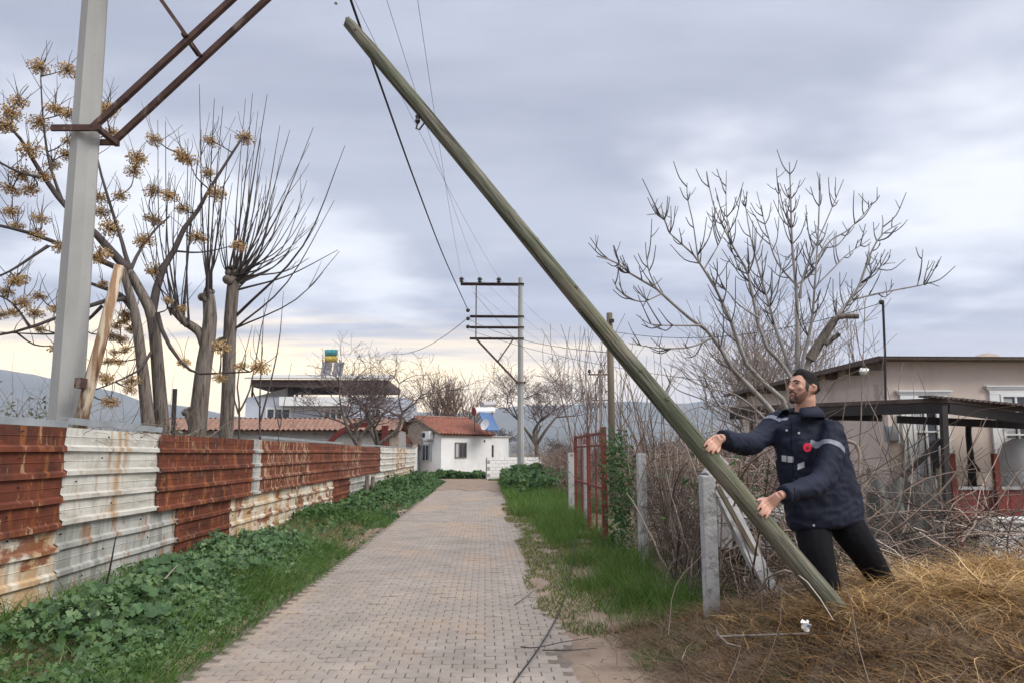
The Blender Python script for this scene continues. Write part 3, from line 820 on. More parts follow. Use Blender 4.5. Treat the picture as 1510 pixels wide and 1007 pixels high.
# plank prop leaning on the near concrete pole
pr = thing('wooden_prop', 'bleached wooden pole leaning against the thick concrete power pole', 'plank', at(118, 640, 8.9))
MB().tube([at(117, 632, 8.72), at(126, 590, 8.72), at(150, 500, 8.75), at(176, 392, 8.8)], [0.075, 0.075, 0.066, 0.058], 7).build('shaft', M['plank'], pr, smooth=True)
MB().box(at(113, 566, 8.6).x, at(124, 566, 8.6).x, 8.55, 8.75, at(118, 572, 8.6).z, at(118, 557, 8.6).z).build('bracket', M['iron'], pr)

# ================================================================ the leaning wooden pole
PB, PTOP = at(1226, 890, 4.95), at(514, 34, 6.1)
AX = (PTOP - PB).normalized()
PBG = PB - AX * 0.32
LP = (PTOP - PBG).length
RB, RT = 0.066, 0.057
lp = thing('leaning_pole', 'greenish weathered wooden utility pole leaning steeply, pushed by the man', 'utility pole', PBG)
mb = MB()
zs = [0, 0.5] + [0.5 + (LP - 0.5) * k / 16 for k in range(1, 17)]
rl = random.Random(2)
mb.tube([(0.006 * math.sin(z * 1.7), 0.006 * math.cos(z * 1.3), z) for z in zs], [RB + (RT - RB) * z / LP + rl.uniform(-0.0015, 0.0015) for z in zs], 20, cap=True)
me = mb.mesh('shaft', True)
# weathered, notched top end
for v in me.vertices:
    if v.co.z > LP - 0.02:
        v.co.z += 0.035 * math.sin(3 * math.atan2(v.co.y, v.co.x)) + 0.025 * math.sin(7 * math.atan2(v.co.y, v.co.x) + 1)
        v.co.x *= 0.86; v.co.y *= 0.86
shaft = obj('shaft', me, M['pole_wood'], lp, local=True)
rotm = AX.to_track_quat('Z', 'Y')
lp.rotation_mode = 'QUATERNION'; lp.rotation_quaternion = rotm
rl = random.Random(12)
for k in range(16):          # branch knots
    z = 0.75 + k * 0.41 + rl.uniform(-0.15, 0.15); r_ = RB + (RT - RB) * z / LP
    v = (rotm.inverted() @ Vector((0.25, -1, 0.1))); a = math.atan2(v.y, v.x) + rl.uniform(-1.3, 1.3)
    kn = MB(); c = Vector((math.cos(a) * (r_ + 0.001), math.sin(a) * (r_ + 0.001), z))
    n_ = Vector((math.cos(a), math.sin(a), 0)); u_ = Vector((-math.sin(a), math.cos(a), 0)); q = rl.uniform(0.6, 1.25)
    vs = []
    for rad, hh in ((0.018, -0.004), (0.014, 0.002), (0.010, 0.003), (0.007, -0.001)):
        vs += [c + n_ * hh + q * rad * (math.cos(i * 0.785) * u_ + 1.2 * math.sin(i * 0.785) * Vector((0, 0, 1))) for i in range(8)]
    fs = [(j * 8 + i, j * 8 + (i + 1) % 8, j * 8 + 8 + (i + 1) % 8, j * 8 + 8 + i) for j in range(3) for i in range(8)] + [tuple(range(24, 32))]
    kn.add(vs, fs); kn.build('knot', M['pole_wood'], lp, smooth=True, local=True)
# hook with an insulator on the upper shaft
hp = at(626, 176, 0) if False else None
u = (at(627, 172, 1) - at(627, 172, 0)).normalized() if False else None
q_ = min(((PBG + AX * s_) for s_ in np.linspace(0, LP, 400)), key=lambda p: (p - at(640, 172, p.y)).length)
side = AX.cross(Vector((0, 1, 0))).normalized(); side = -side if side.x > 0 else side
low = side
pts = [q_ + low * 0.05, q_ + low * 0.10 - Vector((0, 0, 0.03)), q_ + low * 0.135 + Vector((0, 0, 0.0)), q_ + low * 0.12 + Vector((0, 0, 0.035))]
inv = rotm.inverted()
tl = lambda p: inv @ (Vector(p) - PBG)
hk = MB().tube([tl(p) for p in pts], 0.007, 6).build('hook', M['dark_iron'], lp, local=True)
MB().tube([tl(pts[-1]), tl(pts[-1] + Vector((0, 0, 0.02))), tl(pts[-1] + Vector((0, 0, 0.04))), tl(pts[-1] + Vector((0, 0, 0.07)))], [0.012, 0.025, 0.018, 0.022], 8).build('insulator', M['porcelain'], hk, local=True)

# ================================================================ houses
def frame_window(name, c, u, n, w, h, parent, depth=0.08, fr=0.07, mull=1, fm=None, glass=None, cur=0.0):
    """window on a wall: c centre on the wall face, u along the wall, n outward"""
    fm = fm or M['white']; c, u, n = Vector(c), Vector(u).normalized(), Vector(n).normalized()
    z = Vector((0, 0, 1))
    g = MB().obox(c + n * 0.012, u * w / 2, z * h / 2, n * 0.008).build(name, glass or M['glass'], parent)
    f = MB()
    for s in (-1, 1):
        f.obox(c + u * s * (w / 2) + n * 0.03, u * fr / 2, z * (h / 2 + fr / 2), n * 0.035)
        f.obox(c + z * s * (h / 2) + n * 0.028, u * (w / 2 + fr / 2 - 0.003), z * fr / 2, n * 0.035)
    for k in range(mull):
        f.obox(c + u * (-w / 2 + w * (k + 1) / (mull + 1)) + n * 0.026, u * fr * 0.4, z * h / 2, n * 0.025)
    f.build('frame', fm, g)
    if cur:
        q = MB(); q.obox(c - u * (w / 2 - w * cur / 2) + n * 0.022, u * w * cur / 2 * 0.92, z * h / 2 * 0.94, n * 0.002); q.build('curtain', M['curtain'], g)
    return g
def tiled(name, a, b, c, d, m, parent, nx, ny, amp=0.05):
    """wavy tiled roof slope: a-b along the eave, d-c along the ridge"""
    a, b, c, d = map(Vector, (a, b, c, d)); nrm = (b - a).cross(d - a).normalized()
    V = []
    for j in range(ny * 2 + 1):
        t = j / (ny * 2)
        for i in range(nx * 4 + 1):
            s = i / (nx * 4)
            p = (a + (b - a) * s) * (1 - t) + (d + (c - d) * s) * t
            V.append(p + nrm * (amp * math.sin(i * math.pi / 2) + (0.035 if j % 2 == 0 else -0.01)))
    n = nx * 4 + 1
    Q = [(j * n + i, j * n + i + 1, (j + 1) * n + i + 1, (j + 1) * n + i) for j in range(ny * 2) for i in range(n - 1)]
    # give the slope a thickness
    base = len(V)
    V += [v - nrm * 0.1 for v in (a, b, c, d)]
    Q += [(base + 3, base + 2, base + 1, base)]
    return obj(name, mesh_np(name, V, Q), m, parent)
Zv = Vector((0, 0, 1))
# --- white cottage
C = gnd(650, 703); C.z = -0.1
u, v = Vector((0.8, 0.6, 0)), Vector((-0.6, 0.8, 0))
ct = thing('cottage', 'small white cottage with a red tiled roof and rubble stone gable', 'house', (C.x, C.y, 0))
L_, D_ = 4.35, 6.4; ez = at(650, 639, C.y).z; rz = at(613, 614, C.y + v.y * 3.2).z
mb = MB(); p = [C, C + u * L_, C + u * L_ + v * D_, C + v * D_]
mb.add([q for q in p] + [Vector((q.x, q.y, ez)) for q in p], [(0, 1, 5, 4), (1, 2, 6, 5), (2, 3, 7, 6), (3, 0, 4, 7), (4, 5, 6, 7)])
mb.build('wall', M['plaster_white'], ct)
mb = MB(); g0, g1 = C - u * 0.01 + Zv * (ez - C.z + 0.003), C - u * 0.01 + v * D_ + Zv * (ez - C.z + 0.003); ga = C - u * 0.01 + v * D_ / 2 + Zv * (rz - C.z - 0.08)
mb.add([g0, g1, ga, g0 + u * 0.2, g1 + u * 0.2, ga + u * 0.2], [(0, 2, 1), (3, 4, 5), (0, 3, 5, 2), (1, 2, 5, 4), (0, 1, 4, 3)])
mb.build('gable', M['stone'], ct)
mb = MB(); mb.obox(C + v * (D_ * 0.66) - u * 0.02 + Zv * (ez - C.z - 0.55), v * D_ * 0.30, u * 0.03, Zv * 0.55); mb.build('stone_band', M['stone'], ct)
e0, e1 = C - u * 0.25 - v * 0.25 + Zv * (ez - C.z - 0.02), C + u * (L_ + 0.2) - v * 0.25 + Zv * (ez - C.z - 0.02)
r0, r1 = C - u * 0.25 + v * D_ / 2 + Zv * (rz - C.z), C + u * (L_ + 0.2) + v * D_ / 2 + Zv * (rz - C.z)
b0, b1 = e0 + v * (D_ + 0.5), e1 + v * (D_ + 0.5)
rf = tiled('roof', e0, e1, r1, r0, M['tile'], ct, 18, 9)
tiled('roof', b1, b0, r0, r1, M['tile'], ct, 18, 9)
MB().tube([r0 + Zv * 0.03, r1 + Zv * 0.03], 0.09, 7).build('ridge_tile', M['tile_old'], rf)
MB().bar(e0 - Zv * 0.08, r0 - Zv * 0.08, 0.06, 0.14).build('verge_board', M['board'], ct)
wc = C + u * 1.62 + Zv * (at(684, 663, 50).z - C.z)
frame_window('window', wc, u, -v, 0.92, 1.0, ct, mull=2, fm=M['board'], cur=0.4)
wg = C + v * 1.75 - u * 0.005 + Zv * (at(636, 667, 50).z - C.z)
frame_window('window', wg, v, -u, 1.15, 1.1, ct, mull=2, fm=M['curtain'], cur=0.25)
MB().obox(C + u * 3.7 - v * 0.004 + Zv * (at(708, 649, 51).z - C.z), u * 0.06, v * 0.012, Zv * 0.09).build('vent_hole', M['dark'], ct)
ac = MB().obox(C + v * 1.3 - u * 0.28 + Zv * (at(633, 640, 50).z - C.z), v * 0.42, u * 0.17, Zv * 0.28).build('air_conditioner', M['white'], ct)
cc = C + v * 1.55 - u * 0.455 + Zv * (at(633, 640, 50).z - C.z)
MB().add([cc + 0.2 * (math.cos(i * 0.524) * v + math.sin(i * 0.524) * Zv) for i in range(12)] + [cc + u * 0.02 + 0.22 * (math.cos(i * 0.524) * v + math.sin(i * 0.524) * Zv) for i in range(12)],
         [tuple(range(12))] + [(i, (i + 1) % 12, 12 + (i + 1) % 12, 12 + i) for i in range(12)]).build('fan_grille', M['dark'], ac)
for s in (-0.25, 0.25):
    MB().bar(C + v * (1.3 + s) + Zv * (at(633, 649, 50).z - C.z), C + v * (1.3 + s) - u * 0.4 + Zv * (at(633, 649, 50).z - C.z), 0.04, 0.04).build('bracket', M['dark_iron'], ac)
MB().bar(C + v * 3.6 - u * 0.3 + Zv * (ez - C.z - 0.6), C + v * 4.3 - u * 0.5 + Zv * (ez - C.z + 0.05), 0.5, 0.07).build('canopy', M['tile'], ct)
# annex wall joining the cottage
mb = MB(); a0 = C + u * (L_ + 0.01) + v * 1.2; mb.obox(a0 + u * 0.9 + Zv * 1.4, u * 0.9, v * 0.9, Zv * 1.5)
mb.build('annex', M['plaster_white'], ct)
MB().obox(a0 + u * 0.3 - v * 0.905 + Zv * 1.55, u * 0.1, v * 0.01, Zv * 0.75).build('doorway', M['dark'], ct)
MB().obox(a0 + u * 0.9 + Zv * 2.93, u * 1.0, v * 1.0, Zv * 0.04).build('annex_roof', M['roof_grey'], ct)
# low white wing towards the metal fence
w0, w1 = C + v * 3.0 - u * 0.1, gnd(606, 706)
wl = thing('garden_wall', 'white rendered wall between the cottage gable and the metal fence', 'wall', (w1.x, w1.y, 0))
mb = MB(); w1 = Vector((w1.x, w1.y, 0)); w0 = Vector((w0.x, w0.y, 0)); dd = (w1 - w0).normalized(); nn = Vector((-dd.y, dd.x, 0)) * 0.12
mb.add([w0 - nn, w1 - nn, w1 + nn, w0 + nn] + [w0 - nn + Zv * 2.15, w1 - nn + Zv * 1.7, w1 + nn + Zv * 1.7, w0 + nn + Zv * 2.15],
       [(0, 1, 5, 4), (1, 2, 6, 5), (2, 3, 7, 6), (3, 0, 4, 7), (4, 5, 6, 7)]); mb.build('render', M['plaster_white'], wl)
st = MB(); rs = random.Random(3)
for k in range(16):
    t = rs.uniform(0, 1); c = lerp(w0 + Zv * 2.15, w1 + Zv * 1.7, t) + Zv * 0.07
    st = MB().obox(c, dd * rs.uniform(.1, .2), nn * 0.9, Zv * rs.uniform(.05, .12)); st.build('stone', M['stone'], wl)
# solar water heater on the annex
sh = thing('solar_heater', 'solar water heater with blue collector behind the red cottage roof', 'water heater', a0 + Zv * 2.97)
sc = lambda px, py, Y=54.5: at(px, py, Y)
mb = MB(); q = [sc(706, 606, 53), sc(724, 606, 54), sc(737, 634, 52.2), sc(717, 634, 51.4)]
nq_ = (q[1] - q[0]).cross(q[3] - q[0]).normalized() * 0.08
mb.add(q + [p_ + nq_ for p_ in q], [(0, 1, 2, 3), (7, 6, 5, 4), (0, 4, 5, 1), (1, 5, 6, 2), (2, 6, 7, 3), (3, 7, 4, 0)]); mb.build('collector', M['panel'], sh)
MB().tube([sc(699, 606, 53), sc(727, 605, 54.2)], 0.27, 12).build('tank', M['white'], sh)
MB().tube([sc(698.4, 606, 52.97), sc(699.4, 606, 53.0)], 0.29, 12).build('tank_cap', M['red'], sh)
MB().tube([sc(711, 597, 53.6), sc(728, 596, 54.4)], 0.24, 12).build('tank', M['steel'], sh)
for px_ in (700, 726): MB().tube([sc(px_, 606, 53.6), Vector((sc(px_, 606, 53.6).x, sc(px_, 606, 53.6).y, 2.97))], 0.03, 6).build('leg', M['dark_iron'], sh)
dish = thing('satellite_dish', 'small pale satellite dish beside the blue solar collector', 'dish', sc(717, 637, 51))
dc = sc(716, 626, 51); dn = Vector((-0.7, -0.7, 0.25)).normalized(); du = dn.cross(Zv).normalized(); dw = du.cross(dn)
vs, fs = [], []
for j, (rr_, hh) in enumerate(((0.02, 0.0), (0.2, 0.02), (0.38, 0.08))):
    vs += [dc + dn * hh + rr_ * (math.cos(i * 0.524) * du + math.sin(i * 0.524) * dw) for i in range(12)]
for j in range(2): fs += [(j * 12 + i, j * 12 + (i + 1) % 12, j * 12 + 12 + (i + 1) % 12, j * 12 + 12 + i) for i in range(12)]
MB().add(vs, fs).build('reflector', M['white'], dish, smooth=True)
MB().tube([dc, dc - dn * 0.15, Vector((dc.x, dc.y, 2.97)) - dn * 0.15], 0.03, 6).build('bracket', M['dark_iron'], dish)
# white block wall right of the cottage, ending behind the power pole
wr = thing('block_wall', 'low whitewashed block wall behind the far power pole', 'wall', gnd(717, 710))
g0, g1 = gnd(717, 707.5), gnd(800, 706)
bw, bh = 0.40, 0.20
dirw = (g1 - g0).normalized(); nw = Vector((-dirw.y, dirw.x, 0))
core = MB().obox((g0 + g1) / 2 + Zv * 0.62 + nw * 0.012, dirw * (g1 - g0).length / 2, nw * 0.075, Zv * 0.66); core.build('mortar', M['block'], wr)
bme = MB().box(-0.192, 0.192, -0.085, 0.085, -0.092, 0.092).mesh('block'); bme.materials.append(M['plaster_white'])
nb = int((g1 - g0).length / bw)
for j in range(7):
    for i in range(nb):
        c = g0 + dirw * (bw * (i + 0.5 + (0.5 if j % 2 else 0))) + Zv * (bh * (j + 0.4))
        b = bpy.data.objects.new('block', bme); COL.objects.link(b); b.parent = wr
        b.location = c - MW[wr.name] + nw * random.Random(i * 7 + j).uniform(-0.006, 0.006); b.rotation_euler[2] = math.atan2(dirw.y, dirw.x)

# --- grey block outbuilding with a tiled coping
ob = thing('outbuilding', 'long grey block outbuilding with a weathered tiled roof edge behind the fence', 'building', (-12, 44, 0))
Yb = 44
xl, xr = at(232, 640, Yb).x, at(588, 640, Yb).x
zt_, ze_ = at(400, 617, Yb + 1.6).z, at(400, 634, Yb - 0.2).z
MB().box(xl, xr, Yb, Yb + 4, -0.1, ze_ + 0.02).build('wall', M['block'], ob)
jme = MB()
for k in range(1, 15):
    jme = MB().box(xl + 0.02, xr - 0.02, Yb - 0.012, Yb + 0.01, 0.2 * k - 0.008, 0.2 * k + 0.008)
    if 0.2 * k < ze_ - 0.1: jme.build('mortar_joint', M['curtain'], ob)
tiled('roof', (xl - 0.2, Yb - 0.35, ze_), (xr + 0.15, Yb - 0.35, ze_), (xr + 0.15, Yb + 1.6, zt_), (xl - 0.2, Yb + 1.6, zt_), M['tile_old'], ob, 48, 5, 0.045)
tiled('roof', (xr + 0.15, Yb + 4.3, ze_), (xl - 0.2, Yb + 4.3, ze_), (xl - 0.2, Yb + 1.6, zt_), (xr + 0.15, Yb + 1.6, zt_), M['tile_old'], ob, 48, 5, 0.045)
MB().box(at(575, 640, Yb).x, xr - 0.01, Yb - 0.02, Yb + 0.2, -0.1, ze_ - 0.05).build('stone_pier', M['stone'], ob)
# dark doorway patch
MB().box(at(556, 640, Yb).x, at(574, 640, Yb).x, Yb - 0.015, Yb + 0.05, 0, ze_ - 0.15).build('door', M['dark'], ob)
# red arch in front of it
ar = thing('metal_arch', 'rusty red metal arch with a square red post before the outbuilding', 'arch', (at(480, 662, 41).x, 41, 0))
pts = [at(x_, y_, 41) for x_, y_ in ((479, 668), (484, 656), (492, 645), (503, 636), (516, 629), (530, 625.5), (545, 626))]
a_ = MB()
for p0, p1 in zip(pts, pts[1:]): a_.bar(p0, p1, 0.2, 0.28)
a_.bar(Vector((pts[0].x, 41, 0)), pts[0], 0.2, 0.28, (1, 0, 0))
a_.build('arch', M['red'], ar)
MB().box(at(563, 640, 41).x, at(572, 640, 41).x, 40.9, 41.2, 0, at(566, 627, 41).z).build('post', M['red'], ar)

# --- pale two storey house
Yh = 62
hs = thing('two_storey_house', 'pale two storey house with a roof terrace canopy behind the outbuilding', 'house', (at(480, 650, Yh).x, Yh, 0))
hx0, hx1 = at(362, 600, Yh).x, at(600, 600, Yh).x
zw = at(400, 585, Yh).z
MB().box(hx0, hx1, Yh, Yh + 9, -0.1, zw).build('wall', M['plaster_blue'], hs)
bz0, bz1 = at(450, 599, Yh).z, at(450, 586, Yh).z
MB().box(at(417, 590, Yh).x, at(520, 590, Yh).x, Yh - 1.1, Yh + 0.02, bz0, bz1).build('balcony', M['white'], hs)
for a, b in ((393, 428), (478, 505), (540, 562)):
    c = (at(a, 612, Yh) + at(b, 612, Yh)) / 2
    frame_window('window', (c.x, Yh, at(400, 613, Yh).z), (1, 0, 0), (0, -1, 0), (at(b, 612, Yh) - at(a, 612, Yh)).x, 1.25, hs, fr=0.16, mull=2)
cz0, cz1 = at(420, 569, Yh - 1).z, at(420, 559, Yh - 1).z
x0, x1 = at(365, 560, Yh - 1).x, at(572, 560, Yh - 1).x
MB().box(x0 + 0.2, x1, Yh - 0.8, Yh + 8, cz0, cz1).build('canopy_frame', M['roof_sheet'], hs)
zt2 = at(420, 553.5, Yh + 2).z
mb = MB(); mb.add([(x0 - 0.2, Yh - 1.2, cz1), (x1 + 0.2, Yh - 1.2, cz1), (x1, Yh + 2, zt2 + 0.0), (x0 + 0.4, Yh + 2, zt2 + 0.0), (x0 - 0.2, Yh - 1.2, cz1 + 0.12), (x1 + 0.2, Yh - 1.2, cz1 + 0.12), (x1, Yh + 2, zt2 + 0.1), (x0 + 0.4, Yh + 2, zt2 + 0.1)],
                  [(0, 1, 2, 3), (4, 7, 6, 5), (0, 4, 5, 1), (1, 5, 6, 2), (2, 6, 7, 3), (3, 7, 4, 0)]); mb.build('canopy_roof', M['roof_grey'], hs)
for px_ in (371, 431, 437, 445, 505, 568):
    xx = at(px_, 580, Yh).x; MB().box(xx - 0.07, xx + 0.07, Yh + 0.1, Yh + 0.24, zw, cz0 + 0.02).build('post', M['dark_iron'], hs)
mb = MB(); xa, xb = at(372, 584, Yh + .5).x, at(424, 572, Yh + .5).x
mb.add([(xa, Yh + 0.5, zw), (xb, Yh + 0.5, zw), (xb, Yh + 0.5, cz0), (xa, Yh + 2.5, zw), (xb, Yh + 2.5, zw), (xb, Yh + 2.5, cz0)], [(0, 1, 2), (3, 5, 4), (0, 2, 5, 3), (1, 4, 5, 2), (0, 3, 4, 1)]); mb.build('stair_roof', M['roof_grey'], hs)
s2 = thing('roof_tanks', 'solar water heater with teal and yellow tanks on the terrace canopy', 'water heater', (at(488, 552, Yh + 2).x, Yh + 2, cz1))
for a, b in ((472, 487.5), (489.5, 505)):
    p0, p1 = at(a, 551, Yh + 1), at(b, 532, Yh + 1)
    MB().add([(p0.x, Yh + 1, p0.z - 0.2), (p1.x, Yh + 1, p0.z - 0.2), (p1.x, Yh + 1.8, p1.z), (p0.x, Yh + 1.8, p1.z), (p0.x, Yh + 1.1, p0.z - 0.2), (p1.x, Yh + 1.1, p0.z - 0.2), (p1.x, Yh + 1.9, p1.z), (p0.x, Yh + 1.9, p1.z)],
             [(0, 1, 2, 3), (4, 7, 6, 5), (0, 4, 5, 1), (1, 5, 6, 2), (2, 6, 7, 3), (3, 7, 4, 0)]).build('collector', M['panel_grey'], s2)
p0, p1 = at(480, 529, Yh + 2), at(497, 529, Yh + 2)
MB().tube([p0, p1], 0.30, 12).build('tank', M['yellow'], s2, smooth=False)
p0, p1 = at(480, 520.5, Yh + 2), at(497, 520.5, Yh + 2)
MB().tube([p0, p1], 0.33, 12).build('tank', M['teal'], s2)
MB().bar(at(497, 527, Yh + 2), at(505, 528, Yh + 2), 0.06, 0.06).build('pipe', M['white'], s2)
for px_ in (476, 501): MB().bar(at(px_, 530, Yh + 2), Vector((at(px_, 530, Yh + 2).x, Yh + 2, zt2)), 0.08, 0.08).build('leg', M['dark_iron'], s2)

# --- beige bungalow on the right
Yr = 14.0
bg_ = thing('bungalow', 'beige rendered bungalow with white window surrounds and a thin flat roof', 'house', (9, Yr, 0))
bx0 = at(1308, 600, Yr).x; bzt = at(1310, 533, Yr).z
MB().box(bx0, 17, Yr, 22, -0.1, bzt).build('wall', M['plaster_beige'], bg_)
rx0 = at(1296, 527, 13.6).x; rzt = at(1296, 526, 13.6).z
MB().box(rx0, 17.4, 13.6, 22.5, bzt + 0.003, bzt + 0.05).build('soffit', M['board'], bg_)
MB().box(rx0 - 0.03, 17.4, 13.57, 22.6, bzt + 0.052, rzt + 0.01).build('roof', M['roof_grey'], bg_)
MB().box(rx0 - 0.045, rx0 - 0.031, 13.57, 22.6, bzt - 0.05, rzt - 0.005).build('fascia', M['roof_sheet'], bg_)
# porch along the left side, rafters under its eave
pl_ = at(1235, 600, 16.2).x
for k in range(9):
    yy = 14.0 + k * 0.95
    MB().box(rx0 + 0.02, bx0 - 0.002, yy, yy + 0.09, bzt - 0.16, bzt).build('rafter', M['board'], bg_)
MB().box(bx0 - 0.08, bx0 - 0.002, 14.3, 21.8, bzt - 0.75, bzt - 0.42).build('side_beam', M['plaster_beige'], bg_)
for yy in (16.0, 18.6): MB().box(bx0 - 0.1, bx0 - 0.002, yy, yy + 0.35, -0.1, bzt - 0.75).build('side_pier', M['board'], bg_)
# windows
for a, b, t, bo in ((1343, 1388, 590, 704), (1474, 1530, 583, 720)):
    pa, pb = at(a, t, Yr), at(b, bo, Yr)
    c = (pa + pb) / 2
    g_ = frame_window('window', (c.x, Yr, c.z), (1, 0, 0), (0, -1, 0), pb.x - pa.x, pa.z - pb.z, bg_, fr=0.05, mull=1, cur=0.42)
    f = MB()
    for s_ in (-1, 1): f.box(c.x + s_ * ((pb.x - pa.x) / 2 + 0.13) - 0.1, c.x + s_ * ((pb.x - pa.x) / 2 + 0.13) + 0.1, Yr - 0.05, Yr + 0.01, pb.z - 0.1, pa.z + 0.02)
    f.box(c.x - (pb.x - pa.x) / 2 - 0.23, c.x + (pb.x - pa.x) / 2 + 0.23, Yr - 0.053, Yr + 0.01, pa.z + 0.022, pa.z + 0.10)
    f.build('surround', M['white'], g_)
    f = MB()
    for k in range(3): f.box(c.x - (pb.x - pa.x) / 2 - 0.27 - 0.02 * k, c.x + (pb.x - pa.x) / 2 + 0.27 + 0.02 * k, Yr - 0.06 - 0.02 * k, Yr + 0.01, pa.z + 0.103 + 0.03 * k, pa.z + 0.13 + 0.03 * k)
    f.build('cornice', M['white'], g_)
    f = MB(); f.box(pa.x, pb.x, Yr - 0.06, Yr - 0.03, c.z + 0.12, c.z + 0.15); f.build('transom', M['white'], g_)
# window grille on the right window
pa, pb = at(1474, 600, Yr), at(1530, 720, Yr)
gr = MB()
for k in range(7): gr.box(pa.x, pb.x, Yr - 0.10, Yr - 0.085, pb.z + 0.12 + k * 0.17, pb.z + 0.135 + k * 0.17)
gr.build('window_grille', M['dark_iron'], bg_)
# side junction box, conduit, flue, roof mast
c = at(1303, 638, Yr)
mbx = thing('meter_box', 'small grey electricity box on the corner of the beige bungalow', 'box', (c.x + 0.09, Yr, c.z - 0.15))
MB().box(c.x, c.x + 0.22, Yr - 0.14, Yr - 0.003, c.z - 0.17, c.z + 0.13).build('case', M['box_grey'], mbx)
MB().box(c.x + 0.02, c.x + 0.20, Yr - 0.155, Yr - 0.142, c.z - 0.14, c.z + 0.10).build('door', M['box_grey'], mbx)
MB().tube([(c.x + 0.27, Yr - 0.03, c.z - 0.2), (c.x + 0.27, Yr - 0.03, at(1300, 612, Yr).z)], 0.018, 6).build('conduit', M['white'], mbx)
f0 = at(1433, 622, 13.2)
fl = thing('stove_pipe', 'black bent metal stove pipe rising before the beige bungalow wall', 'pipe', (f0.x, 13.2, 0))
MB().tube([at(1434, 716, 13.2), at(1433, 690, 13.2), at(1428, 640, 13.2), at(1428, 630, 13.2), at(1432, 622, 13.2)], [0.075, 0.06, 0.05, 0.05, 0.055], 8).build('pipe', M['wire'], fl, smooth=True)
MB().tube([at(1434, 694, 13.2), at(1434, 690, 13.2), at(1433, 683, 13.2)], [0.13, 0.12, 0.06], 8).build('collar', M['wire'], fl)
MB().tube([Vector((at(1434, 716, 13.2).x, 13.2, 0)), at(1434, 716, 13.2)], 0.09, 8).build('base', M['dark_iron'], fl)
an = thing('roof_mast', 'thin black mast with a wire insulator on the bungalow roof corner', 'mast', at(1305, 600, 13.5))
MB().tube([at(1306, 600, 13.5), at(1305, 520, 13.5), at(1302, 446, 13.5)], 0.022, 6).build('pipe', M['wire'], an)
MB().ball(at(1300, 446, 13.5), 0.05, 8, 6).build('insulator', M['porcelain'], an)
# carport of brown sheets
cp = thing('carport', 'low carport with a dark brown sheet roof before the beige bungalow', 'carport', (6.6, 11.5, 0))
A_ = at(1077, 602, 13.0); B_ = at(1366, 590, 10.6); Cc = at(1398, 590, 10.3); D0 = at(1530, 606, 10.0)
poly = [A_, B_, Cc, D0, Vector((11.5, 13.4, 2.4)), Vector((A_.x + 0.6, 13.6, A_.z))]
mb = MB(); n = len(poly)
mb.add([p + Zv * 0.03 for p in poly] + [p - Zv * 0.03 for p in poly], [tuple(range(n)), tuple(reversed(range(n, 2 * n)))] + [(i, n + i, n + (i + 1) % n, (i + 1) % n) for i in range(n)])
mb.build('roof_sheet', M['roof_sheet'], cp)
for p0, p1 in ((A_, B_), (B_, Cc), (Cc, D0)):
    MB().bar(p0 - Zv * 0.12, p1 - Zv * 0.12, 0.07, 0.14).build('edge_beam', M['dark'], cp)
MB().bar(at(1323, 618, 11.0), at(1540, 628, 10.4), 0.08, 0.11).build('edge_beam', M['dark'], cp)
wv = MB()
for k in range(22):                       # lapped edge of the roofing sheets
    t = k / 21; p = lerp(B_ + Zv * 0.05, D0 + Zv * 0.05, t)
    wv = MB().obox(p + Vector((0, -0.06, 0)), (0.055, 0, -0.003 + 0.004 * (k % 2)), (0, 0.16, 0.01), (0, 0, 0.014)); wv.build('roof_lap', M['roof_sheet'], cp)
MB().bar(Vector((at(1397, 800, 10.3).x, 10.3, 0)), at(1391, 598, 10.3), 0.08, 0.08, (0, 1, 0)).build('post', M['dark_iron'], cp)
MB().bar(at(1388, 648, 10.35), at(1318, 716, 10.6), 0.06, 0.06, (0, 1, 0)).build('brace', M['dark_iron'], cp)
MB().bar(Vector((at(1109, 620, 12.9).x, 12.9, 0)), at(1109, 610, 12.9), 0.09, 0.09, (0, 1, 0)).build('post', M['dark_iron'], cp)
MB().bar(at(1083, 612, 12.8), at(1300, 616, 11.4), 0.08, 0.10).build('edge_beam', M['dark'], cp)
wt_ = thing('water_tank', 'white rounded tank on legs before the bungalow window', 'tank', (at(1508, 690, 12.8).x, 12.8, 0))
tx_ = at(1508, 690, 12.8).x; tz_ = at(1508, 646, 12.8).z
MB().tube([(tx_, 12.8, z_) for z_ in (0.75, 0.80, 1.0, 1.04, 1.08, 1.25, 1.29, 1.33, 1.5, 1.54, tz_ - 0.22, tz_ - 0.08, tz_ - 0.02, tz_)], [0.34, 0.36, 0.36, 0.345, 0.36, 0.36, 0.345, 0.36, 0.36, 0.345, 0.35, 0.27, 0.13, 0.11], 20).build('body', M['white'], wt_, smooth=True)
for sx_ in (-0.24, 0.24):
    for sy_ in (-0.24, 0.24): MB().box(tx_ + sx_ - 0.03, tx_ + sx_ + 0.03, 12.8 + sy_ - 0.03, 12.8 + sy_ + 0.03, -0.05, 0.76).build('leg', M['dark_iron'], wt_)
